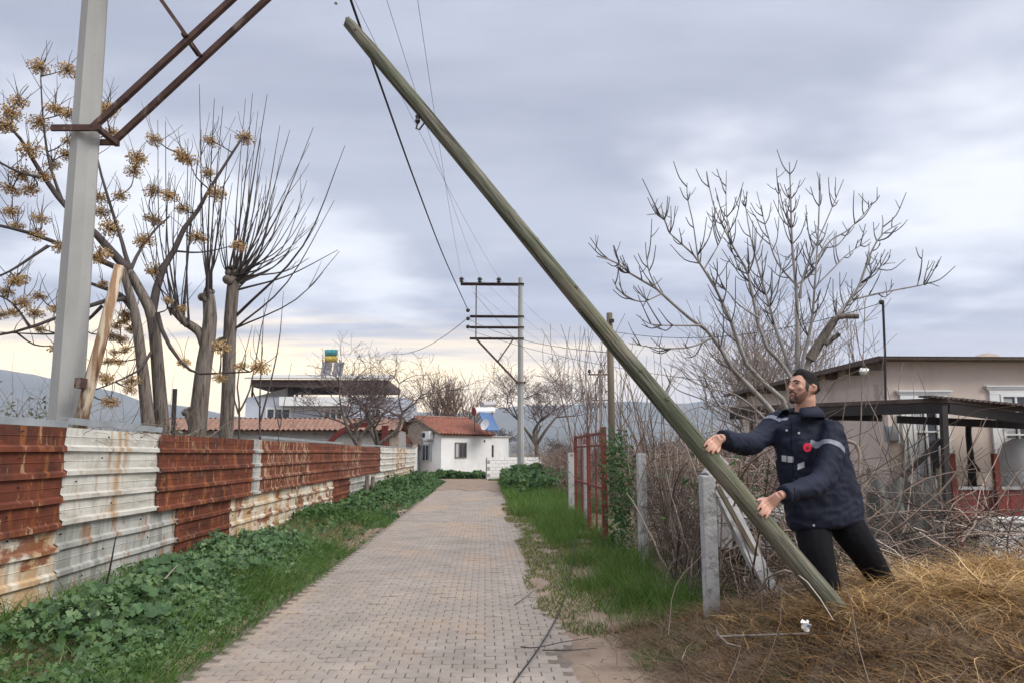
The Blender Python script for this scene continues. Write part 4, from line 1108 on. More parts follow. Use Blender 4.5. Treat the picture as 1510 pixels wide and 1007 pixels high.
# yard things behind the brambles
rp = thing('red_panel_fence', 'low red brown metal panel fence in the bungalow yard', 'fence', (at(1455, 770, 10.8).x, 10.8, 0))
for k in range(5):
    xa = at(1398, 740, 10.8).x + k * 0.47
    MB().box(xa, xa + 0.462, 10.8, 10.83, at(1450, 772, 10.8).z, at(1450, 722, 10.8).z).build('panel', M['red'], rp)
MB().box(at(1396, 720, 10.8).x, at(1396, 720, 10.8).x + 2.4, 10.77, 10.86, at(1450, 721, 10.8).z, at(1450, 717, 10.8).z).build('rail', M['post'], rp)
for px_ in (1400, 1464): MB().box(at(px_, 690, 10.8).x - 0.04, at(px_, 690, 10.8).x + 0.04, 10.70, 10.765, 0, at(px_, 668, 10.8).z).build('post', M['gate'], rp)
lw = thing('white_trough', 'low white painted wall block at the foot of the red panels', 'wall', (at(1490, 790, 9.5).x, 9.5, 0))
MB().box(at(1466, 790, 9.5).x, at(1466, 790, 9.5).x + 1.6, 9.5, 9.8, 0, at(1490, 770, 9.5).z).build('block', M['plaster_white'], lw)
MB().box(at(1463, 790, 9.5).x, at(1463, 790, 9.5).x + 1.65, 9.46, 9.84, at(1490, 769.6, 9.5).z, at(1490, 764, 9.5).z).build('coping', M['white'], lw)
tp_ = thing('old_sheeting', 'grey green sheeting hung on wires behind the man', 'sheeting', (at(1330, 800, 8.6).x, 8.6, 0.1))
nx, nz = 22, 14
pa, pb = at(1275, 712, 8.6), at(1392, 840, 8.6)
V = [(pa.x + (pb.x - pa.x) * i / nx, 8.6 + 0.05 * math.sin(i * 1.1) + 0.03 * math.sin(j * 0.8 + i * 0.4), 0.02 + (pa.z + 0.06 * math.sin(i * 0.7)) * j / nz) for j in range(nz + 1) for i in range(nx + 1)]
Q = [(j * (nx + 1) + i, j * (nx + 1) + i + 1, (j + 1) * (nx + 1) + i + 1, (j + 1) * (nx + 1) + i) for j in range(nz) for i in range(nx)]
obj('sheet', mesh_np('sheet', V, Q), M['tarp'], tp_)
for px_ in (1282, 1384): MB().tube([Vector((at(px_, 800, 8.65).x, 8.7, 0)), at(px_, 690, 8.7)], 0.03, 6).build('stake', M['old_wood'], tp_)
# white slabs lying behind the corner post
sl = thing('concrete_slabs', 'pale broken concrete slabs lying behind the corner fence post', 'slabs', at(1100, 790, 7.6))
for k, (px_, py_, w_, h_, rz_) in enumerate(((1108, 760, 0.42, 0.05, 0.2), (1085, 745, 0.3, 0.045, -0.3), (1125, 800, 0.35, 0.06, 0.5))):
    c = at(px_, py_, 7.7 + 0.3 * k)
    MB().obox(c, (w_ * math.cos(rz_), w_ * math.sin(rz_), 0.05), (-0.25 * math.sin(rz_), 0.25 * math.cos(rz_), 0.03), (0, 0, h_)).build('slab', M['post'], sl)

# ================================================================ posts, wires and gate on the right
def cpost(name, label, px_, Y, pyt, bend=0, grp=None, w=0.13):
    b = at(px_, 700, Y); zt = at(px_, pyt, Y).z; zb = Hs(b.x, Y) - 0.15
    t = thing(name, label, 'fence post', (b.x, Y, zb + 0.15), grp)
    mb = MB(); h = w / 2
    mb.obox((b.x, Y, (zb + zt) / 2), (h, 0, 0), (0, h, 0), (0, 0, (zt - zb) / 2)); s_ = mb.build('shaft', M['post'], t)
    if bend:
        mb = MB(); mb.bar((b.x + 0.01, Y, zt - 0.02), (b.x + bend, Y + 0.05, zt + abs(bend) * 0.85), w * 0.93, w * 0.93, (0, 1, 0)); mb.build('angled_top', M['post'], t)
    m_ = s_.modifiers.new('edges', 'BEVEL'); m_.width = 0.012; m_.segments = 2
    return t, Vector((b.x, Y, zt))
t1, c1p = cpost('concrete_post', 'rough concrete corner fence post with an angled top beside the leaning pole', 1042, 6.4, 700, 0.15, None, 0.118)
MB().bar(at(1062, 722, 6.55), at(1140, 880, 6.1), 0.12, 0.10, (0, 1, 0)).build('diagonal_strut', M['post'], t1)
MB().bar(at(1058, 716, 6.35) , at(1128, 842, 6.2), 0.035, 0.035, (0, 1, 0)).build('stay_rod', M['old_wood'], t1)
MB().obox(at(1066, 760, 7.0), (0.06, 0, 0), (0, 0.06, 0), (0, 0, 0.28)).build('stub_post', M['post'], t1)
t2, c2p = cpost('concrete_post', 'slim pale concrete fence post half buried in brown brambles', 946, 10.4, 668, 0, None, 0.12)
t3, c3p = cpost('concrete_post', 'pale concrete post beside the far stile of the red gate', 842, 18.2, 667, 0, None, 0.14)
t4, c4p = cpost('concrete_post', 'thin concrete post seen through the red gate mesh', 864, 16.0, 655, 0, None, 0.12)
w_ = thing('fence_wire', 'slack rusty wire strands strung between the concrete posts', 'wire', (2.1, 8, 0.3))
for k in range(6):
    z = 0.35 + 0.22 * k
    for a, b in ((c1p, c2p), (c2p, Vector((2.12, 12.9, 1.6))), (c1p, c1p + Vector((4.2, 1.2, 0)))):
        P = [lerp((a.x, a.y, z), (b.x, b.y, z), t) - Vector((0, 0, 0.16 * t * (1 - t))) for t in np.linspace(0, 1, 8)]
        MB().tube(P, 0.0028, 4).build('strand', M['dark_iron'], w_)
# chain-link between the posts
ml = Tubes(2, 3)
for a, b in ((c1p, c2p), (c1p, c1p + Vector((4.2, 1.2, 0)))):
    L0 = (Vector((b.x, b.y, 0)) - Vector((a.x, a.y, 0))).length
    n_ = int(L0 / 0.14)
    for i in range(-9, n_):
        for s_ in (0, 1):
            t0, t1_ = i * 0.14 / L0, (i + 9) * 0.14 / L0
            z0, z1 = (0.15, 1.41) if s_ == 0 else (1.41, 0.15)
            q0, q1 = max(0, t0), min(1, t1_)
            if q1 - q0 < 0.01: continue
            za, zb = z0 + (z1 - z0) * (q0 - t0) / (t1_ - t0), z0 + (z1 - z0) * (q1 - t0) / (t1_ - t0)
            ml.add([lerp((a.x, a.y, za), (b.x, b.y, za), q0), lerp((a.x, a.y, zb), (b.x, b.y, zb), q1)], 0.0018, 0.0018)
obj('wire_mesh', ml.mesh('wire_mesh'), M['dark_iron'], w_)
# gate
GXx = 2.05
gt = thing('metal_gate', 'rusty red metal gate with wire mesh standing on the verge', 'gate', (GXx, 14.8, 0.1))
gy0, gy1 = GXx * ray(890, 700).y / ray(890, 700).x, GXx * ray(849, 700).y / ray(849, 700).x
gm = (gy0 + gy1) / 2 - 0.15
def gbar(y0, z0, y1, z1, w, nm='bar', x=0.0): MB().bar((GXx + x, y0, z0), (GXx + x, y1, z1), w, w, (1, 0, 0)).build(nm, M['gate'], gt)
for (ya, yb) in ((gy0, gm - 0.04), (gm + 0.04, gy1)):
    for yy in (ya, yb): gbar(yy, 0.08, yy, 2.0, 0.06, 'stile')
    for zz in (0.18, 1.0, 1.74, 1.95): gbar(ya + 0.045, zz, yb - 0.045, zz, 0.04, 'rail')
    for k in range(1, 8):
        yy = ya + (yb - ya) * k / 8; gbar(yy, 1.77, yy, 1.99 if k % 2 else 2.03, 0.014, 'picket', 0.002)
    gbar((ya + yb) / 2, 0.21, (ya + yb) / 2, 1.7, 0.03, 'bar', 0.003)
    mm = Tubes(2, 3)
    for k in range(int((yb - ya) / 0.1)): mm.add([(GXx + 0.03, ya + 0.1 * k, 0.2), (GXx + 0.03, ya + 0.1 * k, 1.72)], 0.0018, 0.0018)
    for k in range(30): mm.add([(GXx + 0.034, ya, 0.2 + 0.05 * k), (GXx + 0.034, yb, 0.2 + 0.05 * k)], 0.0018, 0.0018)
    obj('mesh_infill', mm.mesh('mesh_infill'), M['iron'], gt)
MB().box(GXx - 0.05, GXx + 0.04, gy0 - 0.14, gy0 - 0.05, 0, 2.05).build('gate_post', M['gate'], gt)

# ================================================================ trees
def nearest_on(P, q):
    d = np.linalg.norm(P - q, axis=1)
    i = int(np.argmin(d)); return i, d[i]
def px_path(pts, Y0, Y1):
    n = len(pts)
    return [np.array(at(x, y, Y0 + (Y1 - Y0) * (i / max(1, n - 1)))) for i, (x, y) in enumerate(pts)]

# --- chinaberry behind the fence
rn = random.Random(21)
mt = thing('chinaberry_tree', 'twin trunked bare tree hung with golden berry clusters behind the concrete pole', 'tree', at(228, 640, 13.4))
Ym = 13.4
tr = Tubes(14, 12); br = Tubes(9, 6); tw = Tubes(7, 4)
skel = []
def limb(T, pts, Y0, Y1, r0, r1, power=0.8):
    P = T.add(px_path(pts, Y0, Y1), r0, r1, power); skel.append(P); return P
b1 = at(222, 660, Ym); b2 = at(240, 660, Ym)
limb(tr, [(224, 672), (220, 635), (212, 560), (207, 518), (200, 466), (190, 430), (180, 396)], Ym, Ym - 0.2, 0.13, 0.06)
limb(tr, [(243, 672), (239, 625), (234, 560), (229, 500), (222, 460), (206, 428), (190, 400)], Ym + .3, Ym, 0.135, 0.08)
limb(br, [(190, 400), (165, 372), (142, 346), (110, 318), (85, 290), (65, 262), (48, 235), (30, 205), (12, 185)], Ym, Ym - 0.8, 0.095, 0.022)
limb(br, [(224, 462), (230, 430), (238, 400), (250, 384), (267, 346), (277, 329), (300, 300), (313, 271), (346, 221), (358, 203)], Ym + .3, Ym + 1.2, 0.085, 0.018)
limb(br, [(200, 462), (188, 446), (172, 432), (150, 424), (128, 416)], Ym, Ym + 0.6, 0.07, 0.03)
limb(br, [(186, 402), (150, 385), (94, 363), (50, 346), (0, 333), (-60, 322)], Ym, Ym - 1.0, 0.06, 0.02)
limb(br, [(-40, 420), (0, 407), (25, 394), (50, 377), (71, 363)][::-1], Ym - .7, Ym - 1.2, 0.035, 0.012)
limb(br, [(196, 408), (186, 380), (179, 354), (163, 304), (146, 246), (138, 205)], Ym, Ym + 0.9, 0.05, 0.016)
limb(br, [(232, 462), (240, 490), (255, 518), (272, 538), (289, 550), (312, 550), (365, 549), (384, 538)], Ym, Ym - 0.5, 0.045, 0.010)
limb(br, [(200, 450), (176, 440), (130, 452), (90, 466), (45, 483), (0, 494), (-50, 500)], Ym, Ym - 1.3, 0.055, 0.016)
limb(br, [(45, 483), (38, 473), (20, 449), (0, 437), (-30, 428)], Ym - 1, Ym - 1.2, 0.026, 0.010)
limb(br, [(150, 452), (120, 480), (86, 492), (40, 492), (0, 490)], Ym - .4, Ym + 0.4, 0.032, 0.010)
limb(br, [(95, 304), (75, 250), (66, 200), (62, 154), (60, 112)], Ym - .4, Ym - 0.2, 0.03, 0.010)
limb(br, [(190, 404), (205, 372), (228, 340), (250, 320)], Ym, Ym + 1.6, 0.045, 0.014)
limb(br, [(60, 262), (30, 255), (0, 240), (-40, 215)], Ym - .6, Ym - 1.2, 0.03, 0.012)
limb(br, [(222, 520), (205, 545), (165, 565), (130, 578)], Ym, Ym - .8, 0.03, 0.008)
cl1 = [(140, 230), (240, 245), (65, 355), (40, 395), (10, 440), (140, 432), (195, 380), (240, 400), (375, 385), (400, 465), (548, 488), (745, 495), (868, 482), (645, 545), (485, 555), (475, 605), (735, 610), (35, 665), (105, 665), (160, 620), (185, 580), (105, 525), (428, 690), (540, 672), (600, 688), (770, 680), (40, 745), (145, 770), (360, 745), (395, 800), (548, 775), (510, 845), (700, 835), (845, 865), (215, 870), (350, 895), (550, 950), (60, 985), (240, 500), (240, 545), (60, 795), (130, 825), (648, 735), (75, 610), (390, 375), (665, 560), (355, 375), (350, 690)]
cl2 = [(70, 95), (170, 160), (100, 185), (60, 230), (150, 230), (240, 215), (530, 270), (520, 345), (490, 400), (460, 440), (560, 520), (455, 510), (790, 445), (660, 60), (720, 180), (780, 215), (1030, 460), (1115, 460), (945, 375), (940, 510), (475, 610), (10, 240), (440, 110), (480, 330), (545, 240), (500, 290), (535, 390), (505, 440), (560, 560), (240, 380), (170, 300), (30, 140), (560, 300)]
cpx = [(x / 2.398, y / 2.398, 1.0) for x, y in cl1] + [(x / 2.904, 380 + y / 2.904, 0.8) for x, y in cl2]
cpx += [(-40, 150, 1), (-70, 230, 1), (-60, 300, 1), (-90, 380, 1), (-40, 460, 1)]
cpx.sort(key=lambda c: (c[0] - 200) ** 2 + (c[1] - 420) ** 2)
def berry_mesh(seed):
    r = np.random.default_rng(seed)
    n = 210
    d = r.normal(0, 1, (n, 3)); d /= np.linalg.norm(d, axis=1)[:, None]
    c = d * (r.uniform(0.0, 1, n) ** 0.45)[:, None] * np.array([0.20, 0.20, 0.125]) + np.array([0, 0, -0.03])
    oct_ = np.array([(1, 0, 0), (-1, 0, 0), (0, 1, 0), (0, -1, 0), (0, 0, 1), (0, 0, -1)], float)
    of = np.array([(0, 2, 4), (2, 1, 4), (1, 3, 4), (3, 0, 4), (2, 0, 5), (1, 2, 5), (3, 1, 5), (0, 3, 5)])
    V = (c[:, None] + oct_[None] * r.uniform(0.010, 0.017, (n, 1, 1))).reshape(-1, 3)
    T = (of[None] + (np.arange(n) * 6)[:, None, None]).reshape(-1, 3)
    st = np.zeros((n // 2, 3, 3)); e = c[::2][:n // 2]
    st[:, 1] = e * 0.55 + r.normal(0, 0.012, e.shape); st[:, 2] = e; st[:, 0] = [0, 0, -0.05]
    SV, SQ = tubes_np(st, np.full((n // 2, 3), 0.0028), 3)
    rn_ = np.concatenate([np.repeat(r.uniform(0, 1, n), 6), np.full(len(SV), 0.0)])
    me = mesh_np('fruit_cluster', np.concatenate([V, SV]), SQ + len(V), T, rn_, smooth=False)
    me.materials.append(M['berry']); return me
bms = [berry_mesh(k) for k in range(5)]
for k, (x, y, s) in enumerate(cpx):
    allp = np.concatenate(skel)
    # depth: keep near the branch that carries it
    cand = []
    for Yq in np.linspace(Ym - 1.6, Ym + 1.4, 7):
        q = np.array(at(x, y, Yq)); i, d = nearest_on(allp, q); cand.append((d + rn.uniform(0, 0.35), Yq))
    Yq = min(cand)[1] + rn.uniform(-0.25, 0.25)
    q = np.array(at(x, y, Yq))
    ok = allp[allp[:, 2] < q[2] + 0.15] if (allp[:, 2] < q[2] + 0.15).sum() > 5 else allp
    i, d = nearest_on(ok, q); a = ok[i]
    mid = (a + q) / 2 + np.array([rn.uniform(-.08, .08), rn.uniform(-.1, .1), -0.10 * min(d, 1.0)])
    if d > 0.03: skel.append(tw.add([a, mid, q], 0.011 + 0.010 * min(d, 1.2), 0.007))
    o = bpy.data.objects.new('fruit_cluster', bms[k % 5]); COL.objects.link(o); o.parent = mt
    o.location = Vector(q) - MW[mt.name]; o.scale = [s * rn.uniform(0.65, 1.2)] * 3; o.scale[2] *= rn.uniform(0.8, 1.25); o.rotation_euler = (rn.uniform(-.3, .3), rn.uniform(-.3, .3), rn.uniform(0, 6))
    for j in range(rn.choice((1, 2, 3)) if y < 400 else rn.choice((0, 1))):
        e = q + np.array([rn.uniform(-.22, .22), rn.uniform(-.2, .2), rn.uniform(0.3, 0.6)])
        tw.add([q, (q + e) / 2 + np.array([rn.uniform(-.05, .05), 0, 0.03]), e], 0.008, 0.003)
for P in list(skel)[2:]:
    for j in range(2):
        a = P[rn.randrange(len(P) // 2, len(P))]; e = a + np.array([rn.uniform(-.4, .4), rn.uniform(-.3, .3), rn.uniform(0.25, 0.65)])
        tw.add([a, (a + e) / 2 + np.array([rn.uniform(-.08, .08), 0, 0]), e], 0.008, 0.003)
obj('trunk', tr.mesh('trunk'), M['bark'], mt)
obj('limbs', br.mesh('limbs'), M['twig'], mt)['kind'] = 'stuff'
obj('twigs', tw.mesh('twigs'), M['twig'], mt)['kind'] = 'stuff'

# --- two pollarded trees
def knob(mb, c, r, seed, n=7):
    rr = random.Random(seed)
    for k in range(n):
        mb.ball(Vector(c) + Vector((rr.uniform(-r, r) * 0.6, rr.uniform(-r, r) * 0.6, rr.uniform(-r, r) * 0.7)), r * rr.uniform(0.4, 0.62), 7, 5)
def pollard(label, Y, trunks, heads, shoots, seed, auto):
    rr = random.Random(seed)
    t = thing('pollarded_tree', label, 'tree', at(trunks[0][0][0][0], 640, Y))
    T = Tubes(12, 12); S = Tubes(9, 5)
    for pts, r0, r1 in trunks: T.add(px_path(pts, Y, Y), r0, r1, 0.9)
    obj('trunk', T.mesh('trunk'), M['bark'], t)
    for k, (x, y, r) in enumerate(heads):
        mb = MB(); knob(mb, at(x, y, Y), r, seed + k); mb.build('pollard_head', M['bark'], t, smooth=True)
    def shoot(a, b, r0):
        Yb = Y + rr.uniform(-1.3, 1.3)
        A = np.array(at(a[0] + rr.uniform(-7, 7), a[1] + rr.uniform(-6, 14), Y + rr.uniform(-.12, .12))); B = np.array(at(b[0], b[1], Yb))
        out = (B - A); out[2] = 0
        mid = A * 0.6 + B * 0.4 + out * rr.uniform(0.05, 0.26) + np.array([rr.uniform(-.06, .06), 0, rr.uniform(-0.15, 0.05)])
        P = S.add([A, mid, B], r0 * 1.35, 0.005, 0.75)
        for k in range(rr.choice((0, 1, 2))):
            i = rr.randrange(4, 8); L = np.linalg.norm(B - A) * rr.uniform(0.12, 0.3)
            d = (B - mid) / np.linalg.norm(B - mid) + np.array([rr.uniform(-.5, .5), rr.uniform(-.5, .5), rr.uniform(-.1, .3)])
            S.add([P[i], P[i] + d * L * 0.5, P[i] + d * L + np.array([0, 0, 0.05])], 0.008, 0.003)
    for a, b, r0 in shoots: shoot(a, b, r0)
    for (a, x0, x1, y0, y1, n) in auto:
        for k in range(n): shoot(a, (rr.uniform(x0, x1), rr.uniform(y0, y1)), rr.uniform(0.010, 0.02))
    obj('shoots', S.mesh('shoots'), M['twig'], t)['kind'] = 'stuff'
    return t
sc1 = lambda x, y: (x / 2.398, y / 2.398)
pollard('stout pollarded tree with upright shoots and a low side stump behind the fence', 14.2,
        [([(290, 672), (290, 645), (294, 600), (300, 545), (306, 507), (310, 466), (307, 436)], 0.185, 0.115), ([(303, 512), (293, 489), (272, 474), (256, 458)], 0.10, 0.07), ([(290, 640), (283, 622), (276, 604)], 0.10, 0.075)],
        [(306, 436, 0.14), (256, 457, 0.09), (276, 606, 0.09), (275, 474, 0.07)],
        [((306, 436), sc1(705, 300), 0.022), ((306, 436), sc1(758, 350), 0.02), ((300, 440), sc1(788, 378), 0.016), ((258, 455), sc1(585, 430), 0.02), ((258, 455), sc1(558, 425), 0.014), ((272, 470), sc1(665, 490), 0.016), ((256, 455), sc1(500, 700), 0.014), ((256, 455), sc1(470, 760), 0.012), ((272, 470), sc1(530, 640), 0.013)],
        5, [((306, 434), 285, 345, 170, 330, 8), ((258, 455), 225, 270, 220, 350, 4), ((272, 472), 250, 300, 230, 380, 4)])
pollard('slim straight pollarded tree with a wide fan of long shoots behind the fence', 14.9,
        [([(331, 672), (333, 648), (337, 573), (339, 483), (343, 430), (345, 410)], 0.14, 0.115), ([(337, 500), (322, 503), (311, 520), (305, 535)], 0.06, 0.045)],
        [(344, 412, 0.17), (350, 404, 0.1), (338, 398, 0.09), (340, 488, 0.1)],
        [((346, 408), sc1(945, 335), 0.022), ((342, 405), sc1(893, 330), 0.02), ((344, 405), sc1(912, 395), 0.015), ((348, 406), sc1(990, 445), 0.02), ((350, 408), sc1(1025, 460), 0.017), ((350, 410), sc1(1108, 452), 0.022), ((348, 470), sc1(1220, 515), 0.026), ((346, 486), sc1(1182, 710), 0.02), ((350, 418), sc1(1195, 885), 0.02), ((350, 410), sc1(1120, 790), 0.016), ((350, 408), sc1(1085, 640), 0.016), ((350, 408), sc1(1110, 700), 0.014), ((344, 404), sc1(868, 350), 0.014), ((350, 480), sc1(1200, 890), 0.016)],
        8, [((344, 404), 330, 400, 190, 330, 10), ((350, 408), 380, 460, 210, 340, 10), ((350, 412), 420, 480, 280, 400, 5), ((340, 404), 300, 345, 250, 360, 4)])
# saplings at their feet
def sapling(label, Y, paths, m='twig', r=0.022):
    t = thing('sapling', label, 'sapling', at(paths[0][0][0], 650, Y))
    S = Tubes(8, 5)
    for p in paths: S.add(px_path(p, Y, Y + 0.3), r, 0.004)
    obj('stems', S.mesh('stems'), M[m], t)['kind'] = 'stuff'
sapling('thin forked sapling beside the slim pollarded trunk', 14.0, [[(352, 668), (353, 600), (350, 560), (362, 520), (372, 480)], [(353, 606), (362, 590), (372, 560), (388, 470), (404, 415)], [(352, 610), (346, 590), (340, 560)]])
sapling('thin leafless sapling with straight whips left of the pale house', 14.6, [[(384, 668), (383, 600), (386, 520), (390, 440)], [(384, 620), (400, 560), (412, 500), (418, 430)], [(384, 600), (374, 580), (370, 560)]])
sapling('short thin sapling standing above the rusty spotted sheet', 15.5, [[(408, 660), (418, 600), (430, 535)], [(412, 630), (404, 590), (402, 570)]], r=0.014)

p_ = at(258, 640, 17)
o = MB().tube([(p_.x, 17, 0), at(258, 573, 17)], 0.05, 6).build('iron_stake', M['dark_iron']); tag(o, 'thin dark upright stake between the chinaberry and the stout pollarded tree', 'stake')
# --- scrub over the left fence
def walk(P0, D0, L, K, wob, grav, r):
    N = len(P0); P = np.zeros((N, K, 3)); P[:, 0] = P0
    D = D0 / np.linalg.norm(D0, axis=1)[:, None]
    bend = r.normal(0, 1, (N, 3)) * wob
    for k in range(1, K):
        D = D + bend * 0.5 + r.normal(0, 1, (N, 3)) * wob * 0.5 + np.array([0, 0, grav])
        D /= np.linalg.norm(D, axis=1)[:, None]
        P[:, k] = P[:, k - 1] + D * (L / (K - 1))[:, None]
    return P
def thicket(name, label, cat, parts, m, seed, K=8, sides=3, kind='stuff', clampz=True, group=None):
    """parts: (N, box(x0,x1,y0,y1,z0,z1), dir, dirspread, L0, L1, r0, wob, grav)"""
    r = np.random.default_rng(seed); VV, QQ, RN = [], [], []; nv = 0
    for N, bx, d, ds, L0, L1, r0, wob, grav in parts:
        P0 = np.stack([r.uniform(bx[0], bx[1], N), r.uniform(bx[2], bx[3], N), r.uniform(bx[4], bx[5], N)], -1)
        D0 = np.array(d)[None] + r.normal(0, ds, (N, 3))
        P = walk(P0, D0, r.uniform(L0, L1, N), K, wob, grav, r)
        if clampz:
            g = H(P[..., 0], P[..., 1]); P[..., 2] = np.maximum(P[..., 2], g + 0.02)
            if bx[0] > 1.6 and bx[2] > 5: P[..., 0] = np.where(P[..., 0] < 2.16, 2.16 - (2.16 - P[..., 0]) * 0.22, P[..., 0])
        rad = r0 * r.uniform(0.5, 1.3, N)[:, None] * np.linspace(1, 0.35, K)[None]
        V, Q = tubes_np(P, rad, sides)
        VV.append(V); QQ.append(Q + nv); nv += len(V); RN.append(np.repeat(r.uniform(0, 1, N), K * sides))
    o = obj(name, mesh_np(name, np.concatenate(VV), np.concatenate(QQ), rnd=np.concatenate(RN)), m)
    return tag(o, label, cat, group, kind)
xg = at(60, 640, 7.5).x
thicket('scrub', 'grey leafless twigs poking up above the metal fence', 'scrub', [(240, (-8.2, -5.0, 9.6, 13, 1.2, 2.0), (0.1, 0, 1), 0.45, 0.5, 1.3, 0.005, 0.2, -0.02), (130, (-8, -4.5, 9, 14, 0.9, 1.6), (0.15, 0, 0.8), 0.6, 0.4, 1.0, 0.006, 0.3, -0.04),
        (40, (-4.6, -4.3, 7.6, 12.5, 1.72, 1.88), (0.15, 0.4, 0.35), 0.6, 0.4, 0.9, 0.004, 0.35, -0.06), (120, (-9, -6, 7, 12, 0.3, 1.2), (-0.1, 0, 1), 0.4, 0.8, 1.8, 0.006, 0.2, 0.0)], M['vine'], 7)
r = np.random.default_rng(9)
def leaves(name, label, cat, C, S, N, m, seed, shape='oval', kind='stuff', cup=0.25):
    """C centres, S sizes, N normals"""
    r = np.random.default_rng(seed); n = len(C)
    if shape == 'mallow':
        k = 11; a = np.linspace(0.35, 2 * np.pi - 0.35, k)
        rad = 0.89 + 0.11 * np.cos(5.2 * (a - np.pi))
        ring = np.stack([np.cos(a) * rad, np.sin(a) * rad, cup * rad ** 2 + 0.10 * np.cos(5.2 * (a - np.pi))], -1)
        loc = np.concatenate([[[0.12, 0, 0]], ring])
        T = np.array([(0, i, i + 1) for i in range(1, k)])
    else:
        loc = np.array([(-1, 0, 0), (-0.2, 0.34, 0.06), (0.55, 0.24, 0.03), (1, 0, -0.12), (0.55, -0.24, 0.03), (-0.2, -0.34, 0.06)])
        T = np.array([(0, 2, 1), (0, 3, 2), (0, 4, 3), (0, 5, 4)])
    Nn = N / np.linalg.norm(N, axis=1)[:, None]
    ref = r.normal(0, 1, (n, 3)); U = np.cross(Nn, ref); U /= np.linalg.norm(U, axis=1)[:, None]; W = np.cross(Nn, U)
    V = C[:, None] + S[:, None, None] * (loc[None, :, 0:1] * U[:, None] + loc[None, :, 1:2] * W[:, None] + loc[None, :, 2:3] * Nn[:, None])
    TT = (T[None] + (np.arange(n) * len(loc))[:, None, None]).reshape(-1, 3)
    rnd = np.repeat(np.clip(r.normal(0.5, 0.24, n), 0, 1), len(loc))
    o = obj(name, mesh_np(name, V.reshape(-1, 3), None, TT, rnd), m)
    return tag(o, label, cat, kind=kind)
n = 900
C_ = np.stack([r.normal(-5.75, 0.3, n), r.normal(9.6, 0.4, n), r.normal(2.0, 0.15, n)], -1)
C_[300:, 0] = r.normal(-5.4, 0.35, n - 300); C_[300:, 1] = r.normal(13, 0.5, n - 300); C_[300:, 2] = r.normal(1.72, 0.12, n - 300)
leaves('olive_scrub', 'pale grey green leafy sprigs just above the metal fence capping', 'scrub', C_, r.uniform(0.02, 0.045, n), r.normal(0, 1, (n, 3)) + [0, 0, 0.5], M['green_plant'], 3)

